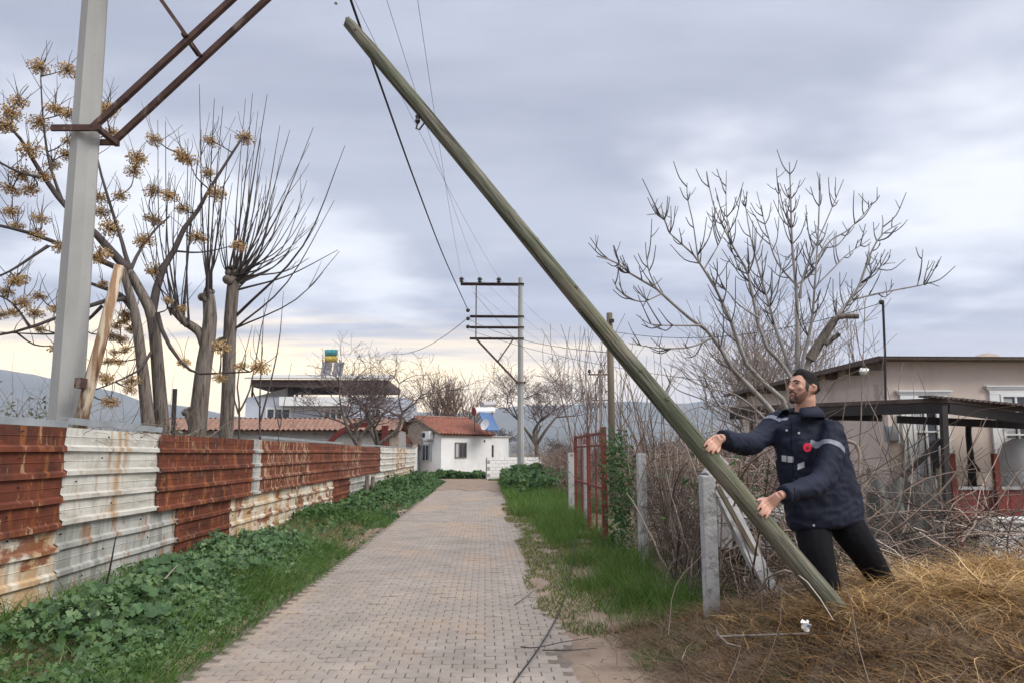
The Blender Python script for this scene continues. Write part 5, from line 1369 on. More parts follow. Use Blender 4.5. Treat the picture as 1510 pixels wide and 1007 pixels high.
# --- fig tree on the right
rn = random.Random(33)
Yf = 9.6
fg = thing('fig_tree', 'bare pale grey fig tree with many upturned branches behind the man', 'tree', at(1170, 660, Yf))
Lb = Tubes(16, 9); Tw = Tubes(7, 5); Fs = Tubes(6, 4)
lim = [
 ([(1165, 640), (1137, 604), (1100, 564), (1079, 543), (1049, 494), (1008, 463), (968, 426), (934, 407), (908, 387), (880, 378)], -0.9, 0.075, 0.010),
 ([(1049, 499), (1015, 512), (971, 513), (927, 506)], -0.6, 0.026, 0.006),
 ([(1035, 480), (1000, 480), (960, 478), (938, 464)], -0.9, 0.024, 0.005),
 ([(968, 426), (957, 400), (953, 375), (952, 358)], -0.9, 0.016, 0.004),
 ([(975, 434), (945, 445), (915, 430), (903, 412)], -1.0, 0.016, 0.004),
 ([(1165, 640), (1156, 591), (1104, 543), (1083, 487), (1060, 435), (1038, 398), (1019, 372), (986, 342), (975, 303)], -0.5, 0.07, 0.008),
 ([(1032, 388), (1029, 379), (1022, 330), (1014, 294), (1013, 270)], -0.4, 0.022, 0.005),
 ([(986, 342), (976, 318), (954, 317)], -0.5, 0.012, 0.004),
 ([(1038, 398), (1060, 360), (1072, 330)], -0.2, 0.018, 0.005),
 ([(1172, 620), (1166, 554), (1127, 506), (1108, 428), (1101, 398), (1083, 368), (1053, 305), (1042, 253)], 0.0, 0.062, 0.007),
 ([(1083, 368), (1077, 361), (1071, 309), (1071, 252)], 0.2, 0.02, 0.005),
 ([(1101, 398), (1118, 370), (1122, 355)], 0.2, 0.018, 0.006),
 ([(1172, 620), (1170, 560), (1142, 480), (1133, 446), (1116, 387), (1105, 340), (1096, 281)], 0.5, 0.06, 0.007),
 ([(1133, 446), (1150, 410), (1160, 380)], 0.6, 0.022, 0.006),
 ([(1175, 620), (1176, 543), (1175, 443), (1168, 361), (1166, 294), (1164, 240)], 0.4, 0.075, 0.008),
 ([(1178, 425), (1146, 387), (1131, 342), (1116, 283)], 0.8, 0.03, 0.005),
 ([(1168, 330), (1150, 300), (1148, 270)], 0.5, 0.014, 0.004),
 ([(1177, 600), (1184, 532), (1196, 480), (1201, 428), (1207, 331), (1209, 257)], -0.3, 0.062, 0.007),
 ([(1180, 440), (1183, 413), (1197, 376), (1223, 316), (1244, 265)], 0.1, 0.034, 0.006),
 ([(1178, 600), (1194, 528), (1216, 494), (1238, 461), (1264, 428), (1283, 376), (1301, 346), (1329, 329)], 0.3, 0.085, 0.007),
 ([(1253, 443), (1305, 431), (1353, 422), (1370, 418), (1385, 423)], 0.2, 0.026, 0.004),
 ([(1353, 422), (1358, 395), (1361, 368)], 0.2, 0.010, 0.004),
 ([(1268, 424), (1290, 400), (1305, 390), (1320, 388)], 0.5, 0.016, 0.004),
 ([(1205, 420), (1230, 395), (1249, 376), (1283, 353)], 0.3, 0.02, 0.004),
 ([(1205, 380), (1225, 355), (1250, 340), (1275, 315), (1286, 298)], -0.1, 0.022, 0.004),
 ([(1300, 348), (1302, 330), (1301, 318)], 0.4, 0.008, 0.004),
 ([(1175, 420), (1200, 400), (1215, 360), (1230, 340)], 0.9, 0.022, 0.005),
 ([(1120, 470), (1090, 450), (1070, 428), (1050, 420)], -0.8, 0.022, 0.005),
 ([(1150, 640), (1110, 600), (1080, 580), (1040, 570), (1005, 555)], -0.6, 0.036, 0.006),
 ([(1145, 632), (1090, 612), (1040, 590), (1000, 575), (985, 560)], 0.3, 0.03, 0.006),
 ([(1128, 610), (1070, 598), (1030, 600), (1005, 610)], -0.3, 0.02, 0.005)]
paths = []
for pts, dy, r0, r1 in lim:
    base_dy = 0.0 if pts[0][1] > 590 else dy * 0.8
    P = Lb.add(px_path(pts, Yf + base_dy, Yf + dy), max(r0 * 0.62, 0.010), max(r1 * 0.75, 0.005), 0.6); paths.append((P, r0, r1))
Lb.add([np.array((at(1170, 640, Yf).x, Yf, 0.0)), np.array(at(1170, 660, Yf)), np.array(at(1172, 620, Yf)), np.array(at(1176, 560, Yf))], 0.17, 0.10)
stp = Tubes(6, 9)
stp.add(px_path([(1194, 530), (1216, 494), (1232, 470)], Yf, Yf - 0.1), 0.072, 0.048)
stp.add(px_path([(1228, 474), (1240, 467), (1266, 467)], Yf - .1, Yf - 0.2), 0.042, 0.034)
stp.add(px_path([(1216, 508), (1228, 500), (1238, 492)], Yf - .1, Yf - 0.2), 0.034, 0.03)
obj('cut_stub', stp.mesh('cut_stub'), M['bark'], fg)
for P, r0, r1 in paths:
    L = np.linalg.norm(np.diff(P, axis=0), axis=1).sum()
    n = int(L * 6.5) if r0 > 0.012 else int(L * 4)
    for k in range(n):
        i = rn.randrange(5 if r0 > 0.05 else 2, 15)
        if P[i][2] < at(1170, 560, Yf).z and rn.random() < 0.8: continue
        tdir = P[i + 1] - P[i]; tdir /= np.linalg.norm(tdir)
        s_ = np.array([rn.gauss(0, 1), rn.gauss(0, 0.8), rn.gauss(0.1, 0.5)]); s_ -= tdir * s_.dot(tdir); s_ /= np.linalg.norm(s_)
        ln = rn.uniform(0.14, 0.55) * (1.15 if i < 11 else 0.7)
        a = P[i]; m1 = a + (tdir * 0.55 + s_ * 0.55 + np.array([0, 0, 0.1])) * ln * 0.5; e = m1 + (tdir * 0.55 + s_ * 0.35 + np.array([0, 0, 0.45])) * ln * 0.6
        Q_ = Tw.add([a, m1, e], 0.0095, 0.0045)
        if rn.random() < 0.55:
            e2 = Q_[4] + np.array([rn.uniform(-.12, .12), rn.uniform(-.12, .12), rn.uniform(.06, .2)]); Fs.add([Q_[4], (Q_[4] + e2) / 2 + np.array([0, 0, -0.015]), e2], 0.006, 0.0035)
obj('limbs', Lb.mesh('limbs'), M['fig_bark'], fg)['kind'] = 'stuff'
obj('branches', Tw.mesh('branches'), M['fig_twig'], fg)['kind'] = 'stuff'
obj('twigs', Fs.mesh('twigs'), M['fig_twig'], fg)['kind'] = 'stuff'

# --- generic bare trees further off
def bare_tree(name, label, base, height, trunk_r, seed, mtr, mtw, spread=0.55, levels=4, kids=(4, 6), trunk_frac=0.28, up=0.25, forks=2, rmin=0.006, vase=False):
    rr = random.Random(seed); t = thing(name, label, 'tree', base)
    T = Tubes(7, 8); B = Tubes(5, 4)
    base = np.array(base, float) - np.array([0, 0, 0.15])
    def grow(a, d, L, r, lev):
        d = d / np.linalg.norm(d); wob = np.array([rr.gauss(0, .10), rr.gauss(0, .10), 0]) * L
        e = a + d * L + np.array([0, 0, up * 0.15 * L])
        P = (T if lev <= 1 else B).add([a, (a + e) / 2 + wob, e], r, max(r * 0.5, rmin))
        if lev >= levels: return
        n = rr.randint(*kids)
        for k in range(n):
            i = rr.randint(int(len(P) * 0.35), len(P) - 1); i = len(P) - 1 if k < 2 else i
            s_ = np.array([rr.gauss(0, 1), rr.gauss(0, 1), rr.gauss(0.15, 0.6)]); s_ /= np.linalg.norm(s_)
            nd = d * (1 - spread) + s_ * spread + np.array([0, 0, up])
            grow(P[i], nd, L * rr.uniform(0.6, 0.88), max(r * rr.uniform(0.4, 0.6), rmin), lev + 1)
    if vase:
        for k in range(forks):
            an = rr.uniform(0, 6.28); sp = rr.uniform(0.05, spread)
            grow(base + np.array([math.cos(an), math.sin(an), 0]) * 0.3, np.array([math.cos(an) * sp, math.sin(an) * sp, 1]), height * rr.uniform(0.42, 0.62), trunk_r * rr.uniform(.6, 1), 1)
    else:
        top = base + np.array([rr.uniform(-.2, .2), rr.uniform(-.2, .2), height * trunk_frac])
        T.add([base, (base + top) / 2 + np.array([rr.uniform(-.1, .1), 0, 0]), top], trunk_r, trunk_r * 0.75)
        for k in range(forks):
            an = k * 6.28 / forks + rr.uniform(-.4, .4)
            grow(top, np.array([math.cos(an) * spread * 1.2, math.sin(an) * spread * 1.2, 1]), height * 0.26 * rr.uniform(0.85, 1.15), trunk_r * 0.62, 1)
    obj('trunk', T.mesh('trunk'), mtr, t); obj('crown', B.mesh('crown'), mtw, t)['kind'] = 'stuff'
    return t
def G(px_, Y): p = at(px_, 668, Y); return (p.x, Y, Hs(p.x, Y))
bare_tree('orchard_tree', 'twin stemmed bare tree in front of the outbuilding and red arch', G(532, 37.5), 6.6, 0.17, 4, M['bark'], M['pinky'], 0.66, 5, (3, 5), 0.30, 0.16, 3, 0.007)
bare_tree('orchard_tree', 'bare spreading tree beside the twin stemmed one before the outbuilding', G(552, 38.5), 6.9, 0.18, 15, M['bark'], M['pinky'], 0.66, 5, (3, 5), 0.30, 0.16, 3, 0.007)
bare_tree('poplar_clump', 'upright clump of bare reddish stems behind the cottage roof', G(664, 63), 5.3, 0.09, 6, M['red_twig'], M['red_twig'], 0.42, 4, (3, 5), 0, 0.35, 15, 0.016, vase=True)
bare_tree('walnut_tree', 'dark bare tree with a rounded crown behind the far power pole', G(791, 58), 9.2, 0.24, 17, M['bark'], M['pinky'], 0.62, 6, (3, 4), 0.26, 0.2, 4, 0.010)
bare_tree('poplar_clump', 'pale fine twigged thicket tree behind the bare fig tree', G(1150, 26), 5.0, 0.06, 8, M['pale_twig'], M['pale_twig'], 0.55, 4, (4, 5), 0, 0.22, 15, 0.008, vase=True)
bare_tree('young_poplar', 'thin bare upright whips rising beside the slim wooden post', G(862, 34), 7.2, 0.04, 18, M['red_twig'], M['red_twig'], 0.32, 2, (3, 5), 0, 0.3, 13, 0.011, vase=True)
bare_tree('young_poplar', 'thin bare upright whips between the wooden post and the leaning pole', G(945, 30), 6.2, 0.035, 19, M['red_twig'], M['red_twig'], 0.4, 2, (3, 5), 0, 0.3, 13, 0.009, vase=True)
bare_tree('young_poplar', 'slender bare whips in front of the bungalow corner', G(1285, 11.6), 3.3, 0.016, 26, M['pale_twig'], M['pale_twig'], 0.22, 2, (2, 3), 0, 0.3, 4, 0.004, vase=True)
bare_tree('far_tree', 'small distant bare tree left of the walnut by the power pole', G(735, 85), 6.5, 0.2, 27, M['twig'], M['twig'], 0.7, 4, (3, 5), 0.3, 0.12, 4, 0.02)
for k, (px_, Y, h_) in enumerate(((1020, 95, 5.5), (985, 70, 4.0), (1060, 60, 4.5), (825, 80, 4.6))):
    bare_tree('hedge_tree', ['low bare tree far behind the wire fence, near the hills', 'small dark bush tree beyond the brambles by the wooden post', 'hazy bare tree left of the bungalow porch', 'bare hedge tree between the walnut and the wooden post'][k], G(px_, Y), h_, 0.15, 40 + k, M['twig'], M['twig'], 0.75, 4, (3, 5), 0.2, 0.1, 5, 0.018)

# ================================================================ brambles
BR = []
thicket('bramble_thicket', 'tangle of dry brown vines over the wire fence beside the corner post', 'brambles', [
    (1250, (2.4, 3.5, 6.6, 12.8, 0.2, 1.45), (0, 0, 0.25), 1.0, 0.6, 1.9, 0.007, 0.45, -0.05),
    (380, (2.35, 3.2, 7.6, 12.8, 0.8, 1.5), (-0.1, -0.1, 0.5), 1.0, 0.4, 1.0, 0.006, 0.55, -0.06),
    (60, (1.95, 2.6, 6.5, 9.0, 0.3, 1.3), (-0.1, -0.2, 0.1), 0.9, 0.8, 2.0, 0.013, 0.32, -0.04),
    (26, (2.2, 2.5, 8.4, 9.2, 0.05, 0.2), (0, 0, 1), 0.25, 1.2, 1.9, 0.018, 0.15, 0.0)], M['vine'], 1)
thicket('bramble_thicket', 'grey dry vine tangle behind the man in front of the carport', 'brambles', [
    (420, (3.2, 7.6, 7.4, 9.0, 0.30, 0.95), (0, 0, 0.2), 1.0, 0.5, 1.5, 0.0075, 0.42, -0.05),
    (90, (4.6, 7.4, 7.4, 8.4, 0.4, 0.95), (0.2, 0, 0.2), 0.9, 0.8, 1.7, 0.010, 0.3, -0.05),
    (60, (3.3, 4.8, 6.8, 7.4, 0.4, 1.1), (0.3, -0.2, 0.3), 0.8, 0.8, 1.6, 0.010, 0.3, -0.05)], M['vine'], 2)
thicket('bare_cane_pile', 'loose pale canes fallen around the corner post and strut', 'canes', [
    (30, (1.8, 2.6, 5.6, 6.5, 0.2, 0.6), (-0.3, -0.3, 0.25), 0.7, 0.6, 1.5, 0.009, 0.28, -0.07),
    (40, (1.9, 2.7, 5.7, 6.4, 0.2, 0.5), (0.2, -0.2, 0.3), 0.7, 0.4, 1.0, 0.006, 0.35, -0.08)], M['vine'], 3)
thicket('bramble_hedge', 'brown leafless hedge beyond the red gate towards the power pole', 'hedge', [
    (900, (2.3, 4.6, 17.6, 38, 0.2, 1.4), (0, 0, 0.6), 0.8, 0.5, 1.5, 0.010, 0.35, -0.04),
    (500, (3, 9, 24, 48, 0.3, 1.6), (0, 0, 0.7), 0.7, 0.6, 1.7, 0.013, 0.3, -0.03)], M['bramble'], 4)
thicket('bramble_hedge', 'reddish brown bramble mass behind the wire fence and slim post', 'hedge', [
    (800, (3.2, 9.5, 13, 22, 0.2, 1.35), (0, 0, 0.5), 0.9, 0.5, 1.4, 0.008, 0.4, -0.05),
    (400, (3.2, 5.5, 9.5, 14, 0.2, 1.2), (0, 0, 0.5), 0.9, 0.5, 1.3, 0.007, 0.4, -0.05)], M['bramble'], 5)
thicket('bramble_hedge', 'dark wild hedge behind the white block wall and walnut tree', 'hedge', [
    (800, (1.8, 16, 44, 62, 0.2, 2.0), (0, 0, 0.8), 0.7, 0.8, 2.2, 0.018, 0.3, -0.03)], M['bramble'], 6)
# evergreen leaves climbing by the gate
def blob(n, c, s, rg): return np.array(c)[None] + rg.normal(0, 1, (n, 3)) * np.array(s)[None]
r = np.random.default_rng(15)
C_ = np.concatenate([blob(900, (2.12, 11.7, 0.75), (0.10, 0.45, 0.40), r), blob(420, (2.15, 12.2, 1.5), (0.12, 0.35, 0.25), r), blob(160, (2.5, 7.6, 1.2), (0.25, 0.5, 0.15), r)])
C_[:, 2] = np.maximum(C_[:, 2], 0.12)
leaves('climbing_ivy', 'green leafy climber on the fence just right of the red gate', 'climber', C_, r.uniform(0.025, 0.06, len(C_)), r.normal(0, 1, (len(C_), 3)) + [-0.5, -0.6, 0.4], M['shrub'], 5)

# ================================================================ ground cover
def blades(name, label, cat, X, Y, h, w, lean, curl, az, m, seed, seg=4, wig=0.0, z0=None, kind='stuff', rmean=0.5):
    r = np.random.default_rng(seed); n = len(X)
    Zb = (H(X, Y) - 0.02) if z0 is None else z0
    t = np.linspace(0, 1, seg + 1)
    dx, dy = np.cos(az), np.sin(az)
    reach = (lean[:, None] * t + curl[:, None] * t ** 2) * h[:, None]
    zz = h[:, None] * (t - 0.42 * np.clip(curl, 0, 3)[:, None] * t ** 2.4)
    sw = wig * h[:, None] * np.sin(t * 5 + r.uniform(0, 6, n)[:, None]) * t
    cx = X[:, None] + dx[:, None] * reach - dy[:, None] * sw
    cyy = Y[:, None] + dy[:, None] * reach + dx[:, None] * sw
    cz_ = Zb[:, None] + zz
    a2 = r.uniform(0, 2 * np.pi, n)
    sx, sy = np.cos(a2), np.sin(a2)
    ww = w[:, None] * (1 - 0.92 * t ** 1.5) * 0.5
    V = np.stack([np.stack([cx - sx[:, None] * ww, cyy - sy[:, None] * ww, cz_], -1), np.stack([cx + sx[:, None] * ww, cyy + sy[:, None] * ww, cz_], -1)], 2).reshape(-1, 3)
    n_, k_ = np.meshgrid(np.arange(n), np.arange(seg), indexing='ij')
    i0 = ((n_ * (seg + 1) + k_) * 2).ravel()
    Q = np.stack([i0, i0 + 1, i0 + 3, i0 + 2], -1)
    rnd = np.repeat(np.clip(r.normal(0, 0.22, n) + rmean, 0, 1), (seg + 1) * 2)
    o = obj(name, mesh_np(name, V, Q, rnd=rnd), m)
    return tag(o, label, cat, kind=kind)
r = np.random.default_rng(77)
def pick(n, x0, x1, y0, y1, dens):
    X = r.uniform(x0, x1, n); Y = r.uniform(y0, y1, n); k = r.uniform(0, 1, n) < dens(X, Y); return X[k], Y[k]
# left verge ---------------------------------------------------------
def envL(x, y):
    e = 0.07 + 0.30 * sstep(-2.2, -3.3, x) * (0.15 + 1.6 * fbm(x * 1.7, y * 1.3, 3, 21) ** 1.5) * (1 - 0.3 * sstep(-3.5, -4.1, x))
    dry = sstep(12.4, 13.6, y) * (1 - sstep(16.3, 17.4, y)) * 0.6 + sstep(19.6, 20.4, y) * (1 - sstep(22.8, 23.8, y)) * 0.5
    e = e * (1 - dry) * (1 + 0.6 * sstep(24, 28, y) * (1 - sstep(38, 44, y)))
    e = e * (1 + 0.7 * np.exp(-((x + 3.1) / 0.35) ** 2) * sstep(0.4, 0.6, fbm(x * 2 + 3, y * 1.8, 2, 90)))
    return 0.82 * e * (1 - 0.35 * sstep(6.4, 5.0, y)) * (1 - 0.75 * sstep(8.2, 7.0, y) * sstep(-3.5, -4.0, x))
def dryL(y): return sstep(12.2, 13.4, y) * (1 - sstep(16.3, 17.3, y)) + 0.8 * sstep(19.8, 20.4, y) * (1 - sstep(22.6, 23.4, y))
edgeL = lambda y: -2.20 - 0.22 * (fbm(y * 0 + 1.3, y * 0.8, 3, 8) - 0.45)
def densL(x, y): return np.where(x < edgeL(y), 1, 0) * (1 - 0.9 * dryL(y))
malm = lambda x, y: sstep(-2.28, -2.55, x) * sstep(0.37, 0.50, fbm(x * 1.2 + 7, y * 1.0, 3, 63) + 0.06 * sstep(-2.8, -3.4, x)) * (1 - 0.6 * sstep(10.3, 11.5, y))
X, Y = pick(26000, -4.22, -2.2, 3.6, 13.5, lambda x, y: densL(x, y) * (0.10 + 0.90 * malm(x, y)) * (1 - 0.8 * (1 - sstep(5.6, 6.6, y)) * (x < -2.9)) * (0.6 + 0.4 * sstep(5.2, 6.4, y)))
E = envL(X, Y); S = r.uniform(0.014, 0.052, len(X)) * (0.6 + 0.8 * fbm(X * 2, Y * 2, 2, 6))
Cc_ = np.stack([X, Y, H(X, Y) + E * (0.35 + 0.75 * r.uniform(0, 1, len(X)) ** 0.6)], -1)
leaves('mallow_weeds', 'dense dark green mallow weeds along the foot of the metal fence', 'weeds', Cc_, S, r.normal(0, 0.55, (len(X), 3)) + [0.45, -0.35, 0.8], M['leaf'], 6, 'mallow')
X, Y = pick(14000, -4.22, -2.2, 13.5, 43, lambda x, y: densL(x, y))
E = envL(X, Y); S = r.uniform(0.035, 0.08, len(X))
Cc_ = np.stack([X, Y, H(X, Y) + E * (0.3 + 0.9 * r.uniform(0, 1, len(X)) ** 0.6)], -1)
leaves('verge_weeds', 'bright green leafy weeds further along the fence towards the cottage', 'weeds', Cc_, S, r.normal(0, 0.6, (len(X), 3)) + [0.35, -0.35, 0.8], M['shrub'], 8, 'mallow')
X, Y = pick(42000, -4.2, -2.1, 3.4, 18, lambda x, y: densL(x - 0.04, y) * (1 - 0.72 * malm(x, y)) * (0.75 + 0.25 * sstep(-3.3, -2.7, x)))
nn_ = len(X)
blades('verge_grass', 'long bright green grass arching over the left paving edge', 'grass', X, Y, r.uniform(0.12, 0.42, nn_) * (0.5 + 1.0 * fbm(X * 1.5, Y * 1.5, 3, 4)) * (1 - 0.35 * sstep(-2.6, -2.2, X)), r.uniform(0.006, 0.013, nn_), r.uniform(0.1, 0.5, nn_), r.uniform(0.2, 0.95, nn_), r.normal(-0.15, 1.5, nn_), M['grass'], 3, 4, 0.05)
X, Y = pick(16000, -4.2, -2.05, 4.0, 42, lambda x, y: np.where(x < -2.1, 1, 0) * np.clip(dryL(y) + 0.06 + 1.0 * (1 - sstep(5.6, 7.0, y)) * sstep(0.36, 0.46, fbm(x * 1.6, y * 1.6, 2, 5)) * (x < -2.9), 0, 1))
nn_ = len(X)
blades('dead_grass', 'brown dead grass patches in the left verge', 'dry grass', X, Y, r.uniform(0.06, 0.26, nn_), r.uniform(0.005, 0.012, nn_), r.uniform(0.2, 0.9, nn_), r.uniform(0.2, 1.1, nn_), r.uniform(0, 6.28, nn_), M['dead'], 4, 4, 0.1)
X, Y = pick(16000, -4.2, -2.15, 4.2, 18, lambda x, y: densL(x - 0.02, y) * 1.0)
Cc_ = np.stack([X, Y, H(X, Y) + (0.03 + envL(X, Y) * 0.9) * r.uniform(0.3, 1.1, len(X))], -1)
leaves('chickweed', 'small leaved light green weeds filling the verge beside the paving', 'weeds', Cc_, r.uniform(0.010, 0.032, len(X)), r.normal(0, 0.7, (len(X), 3)) + [0.3, -0.3, 0.8], M['shrub'], 66)
# separate mallow plants with their own leaves
k = 13; a = np.linspace(0.32, 2 * np.pi - 0.32, k); rad = 0.90 + 0.10 * np.cos(5.2 * (a - np.pi))
lv = np.concatenate([[[0.12, 0, 0]], np.stack([np.cos(a) * rad * 0.5, np.sin(a) * rad * 0.5, 0.10 * rad + 0 * a], -1), np.stack([np.cos(a) * rad, np.sin(a) * rad, 0.28 * rad ** 2 + 0.09 * np.cos(5.2 * (a - np.pi))], -1)])
lt = [(0, i, i + 1) for i in range(1, k)] ; lq = [(i, i + k, i + k + 1, i + 1) for i in range(1, k)]
leafm = mesh_np('leaf', lv, np.array(lq), np.array(lt)); leafm.materials.append(M['leaf1'])
rp_ = random.Random(50)
spots = [(-3.5, 6.7), (-3.25, 7.3), (-3.7, 7.6), (-3.1, 8.0), (-3.55, 8.4), (-2.9, 6.6), (-3.3, 9.0), (-3.75, 9.3), (-3.0, 9.6), (-3.5, 10.3), (-3.85, 11.0), (-3.2, 10.9)]
where = ['beside the thin dark stake at the grey sheet', 'under the grey galvanised sheet', 'against the streaked grey sheet', 'nearer the paving before the grey sheet', 'below the joint of grey and rusty sheets', 'low by the grass edge before the patched white sheet', 'in front of the short rusty lower sheet', 'tall against the short rusty lower sheet', 'at the grass edge opposite the rusty lower sheet', 'before the white stained lower sheet', 'climbing up the white stained lower sheet', 'beside the long grass by the white lower sheet']
for (x, y), wh in zip(spots, where):
    z = Hs(x, y); t = thing('mallow_plant', 'broad leaved green mallow plant ' + wh, 'plant', (x, y, z), 'mallow plants along the fence')
    S_ = Tubes(5, 4)
    for q in range(22):
        an = rp_.uniform(0, 6.28); rd = rp_.uniform(0.04, 0.27); hh = float(envL(x, y)) * rp_.uniform(0.75, 1.22) + 0.06 - rd * 0.25
        p = Vector((x + math.cos(an) * rd, y + math.sin(an) * rd, z + hh))
        lf = bpy.data.objects.new('leaf', leafm); COL.objects.link(lf); lf.parent = t
        lf.location = p - MW[t.name]; s_ = rp_.uniform(0.04, 0.082); lf.scale = (s_, s_, s_)
        nrm = Vector((math.cos(an) * 0.5 + 0.25, math.sin(an) * 0.5 - 0.25, 0.9 + rp_.uniform(-.2, .3)))
        lf.rotation_mode = 'QUATERNION'; lf.rotation_quaternion = nrm.to_track_quat('Z', 'Y') @ Matrix.Rotation(rp_.uniform(0, 6.28), 3, 'Z').to_quaternion()
        S_.add([(x, y, z), ((x + p.x) / 2 + 0.02, (y + p.y) / 2, z + hh * 0.6), tuple(p)], 0.004, 0.0025)
    obj('stems', S_.mesh('stems'), M['leaf1'], t)['kind'] = 'stuff'
# stake and cane on the left
o = MB().tube([at(157, 860, 7.35), at(162, 838, 7.3), at(171, 790, 7.2)], [0.012, 0.010, 0.005], 5).build('stake', M['twig']); tag(o, 'thin dark stake leaning on the grey galvanised sheet', 'stick')
o = MB().tube([at(226, 872, 7.6), at(262, 832, 8.2)], [0.010, 0.006], 5).build('cane', M['pale_twig']); tag(o, 'pale dry cane stuck in the grass by the fence', 'stick')
for k, (px_, py_, Y_) in enumerate(((541, 700, 25), (549, 702, 26))):
    b = at(px_, 715, Y_); o = MB().tube([(b.x, Y_, 0), at(px_ + 1, py_, Y_)], [0.09, 0.07], 7).build('stump', M['bark'])
    tag(o, ['short dark stump at the foot of the white sheets', 'second dark stump close beside the first by the white sheets'][k], 'stump')
# right verge --------------------------------------------------------
edgeR = lambda y: 0.70 - 0.35 * (fbm(y * 0 + 4.1, y * 0.6, 3, 9) - 0.45) + 0.22 * sstep(8.2, 6.2, y) + 0.9 * sstep(6.2, 5.2, y)
def densR(x, y): return np.where(x > edgeR(y), 1, 0)
X, Y = pick(30000, 0.8, 2.15, 6.7, 20, lambda x, y: densR(x, y) * (0.15 + 0.85 * sstep(0.34, 0.5, fbm(x * 1.6, y * 1.1, 3, 101))) * (0.10 + 0.9 * sstep(0.85, 1.3, x + 0.3 * (fbm(x, y, 2, 7) - 0.5))) * (1 - 0.75 * sstep(10.2, 11.4, y) * (1 - sstep(13.2, 14.4, y)) * (x < 1.8)))
nn_ = len(X)
blades('lane_grass', 'lush green grass on the right verge below the wire fence', 'grass', X, Y, r.uniform(0.08, 0.40, nn_) * (0.1 + 1.9 * fbm(X * 1.8, Y * 1.8, 3, 14)) * (0.55 + 0.6 * sstep(1.0, 1.7, X)), r.uniform(0.005, 0.010, nn_), r.uniform(0.05, 0.4, nn_), r.uniform(0.1, 0.75, nn_), r.uniform(0, 6.28, nn_), M['grass'], 5, 4, z0=np.maximum(H(X, Y), dirt(X, Y)) - 0.02)
X, Y = pick(40000, 0.5, 2.0, 6.8, 24, lambda x, y: np.where(x > edgeR(y) - 0.10 - 0.35 * sstep(0.45, 0.6, fbm(x * 1.2, y * 0.8, 3, 17)), 1, 0) * (fbm(x * 3, y * 1.5, 3, 16) > 0.34))
nn_ = len(X)
blades('moss_turf', 'short mossy yellow green turf beside the block paving', 'turf', X, Y, r.uniform(0.03, 0.075, nn_), r.uniform(0.006, 0.013, nn_), r.uniform(0.2, 0.8, nn_), r.uniform(0.1, 0.5, nn_), r.uniform(0, 6.28, nn_), M['moss'], 6, 2, z0=np.maximum(H(X, Y), dirt(X, Y)) - 0.012)
X, Y = pick(22000, 0.75, 3.2, 19, 41, lambda x, y: densR(x, y))
nn_ = len(X)
blades('far_grass', 'bright green grass bank running up to the far power pole', 'grass', X, Y, r.uniform(0.18, 0.5, nn_) * (0.6 + 0.8 * fbm(X, Y * 0.6, 3, 24)), r.uniform(0.010, 0.022, nn_), r.uniform(0.05, 0.4, nn_), r.uniform(0.1, 0.7, nn_), r.uniform(0, 6.28, nn_), M['grass'], 7, 3)
X, Y = pick(9000, 0.85, 3.4, 26, 42, lambda x, y: densR(x, y) * (fbm(x * 0.8, y * 0.5, 3, 44) > 0.40))
Cc_ = np.stack([X, Y, H(X, Y) + r.uniform(0.1, 0.85, len(X)) * (0.4 + fbm(X, Y * 0.7, 2, 3))], -1)
leaves('bank_weeds', 'dark leafy weeds on the bank around the far power pole', 'weeds', Cc_, r.uniform(0.05, 0.11, len(X)), r.normal(0, 0.6, (len(X), 3)) + [-0.3, -0.4, 0.8], M['shrub'], 18, 'mallow')
X, Y = pick(9000, -3.6, 0.3, 46.6, 49.4, lambda x, y: np.where((y > 47.6 + 0.35 * np.abs(x + 2) * 0.4) & (x > -7), 1, 0) * (fbm(x * 1.2, y * 1.2, 2, 4) > 0.3))
Cc_ = np.stack([X, Y, r.uniform(0.02, 0.6, len(X)) * (1.5 * fbm(X * 0.9, Y, 3, 13) ** 1.6)], -1)
leaves('cottage_weeds', 'low green weeds growing along the front of the white cottage', 'weeds', Cc_, r.uniform(0.06, 0.12, len(X)), r.normal(0, 0.6, (len(X), 3)) + [0, -0.5, 0.8], M['shrub'], 28, 'mallow')
X, Y = pick(5000, 0.2, 2.6, 43, 46.6, lambda x, y: np.where(y > 44.2 - x * 0.4, 1, 0))
nn_ = len(X)
blades('wall_grass', 'thin grass in front of the whitewashed block wall', 'grass', X, Y, r.uniform(0.08, 0.3, nn_), r.uniform(0.015, 0.025, nn_), r.uniform(0.05, 0.4, nn_), r.uniform(0.1, 0.6, nn_), r.uniform(0, 6.28, nn_), M['moss'], 9, 3)
X, Y = pick(14000, 2.3, 6.5, 7.2, 11.5, lambda x, y: (fbm(x * 0.8, y * 0.8, 2, 4) > 0.40) * 1.0)
nn_ = len(X)
blades('yard_grass', 'green grass in the yard behind the wire fence', 'grass', X, Y, r.uniform(0.08, 0.25, nn_), r.uniform(0.008, 0.014, nn_), r.uniform(0.05, 0.4, nn_), r.uniform(0.1, 0.6, nn_), r.uniform(0, 6.28, nn_), M['grass'], 10, 3)
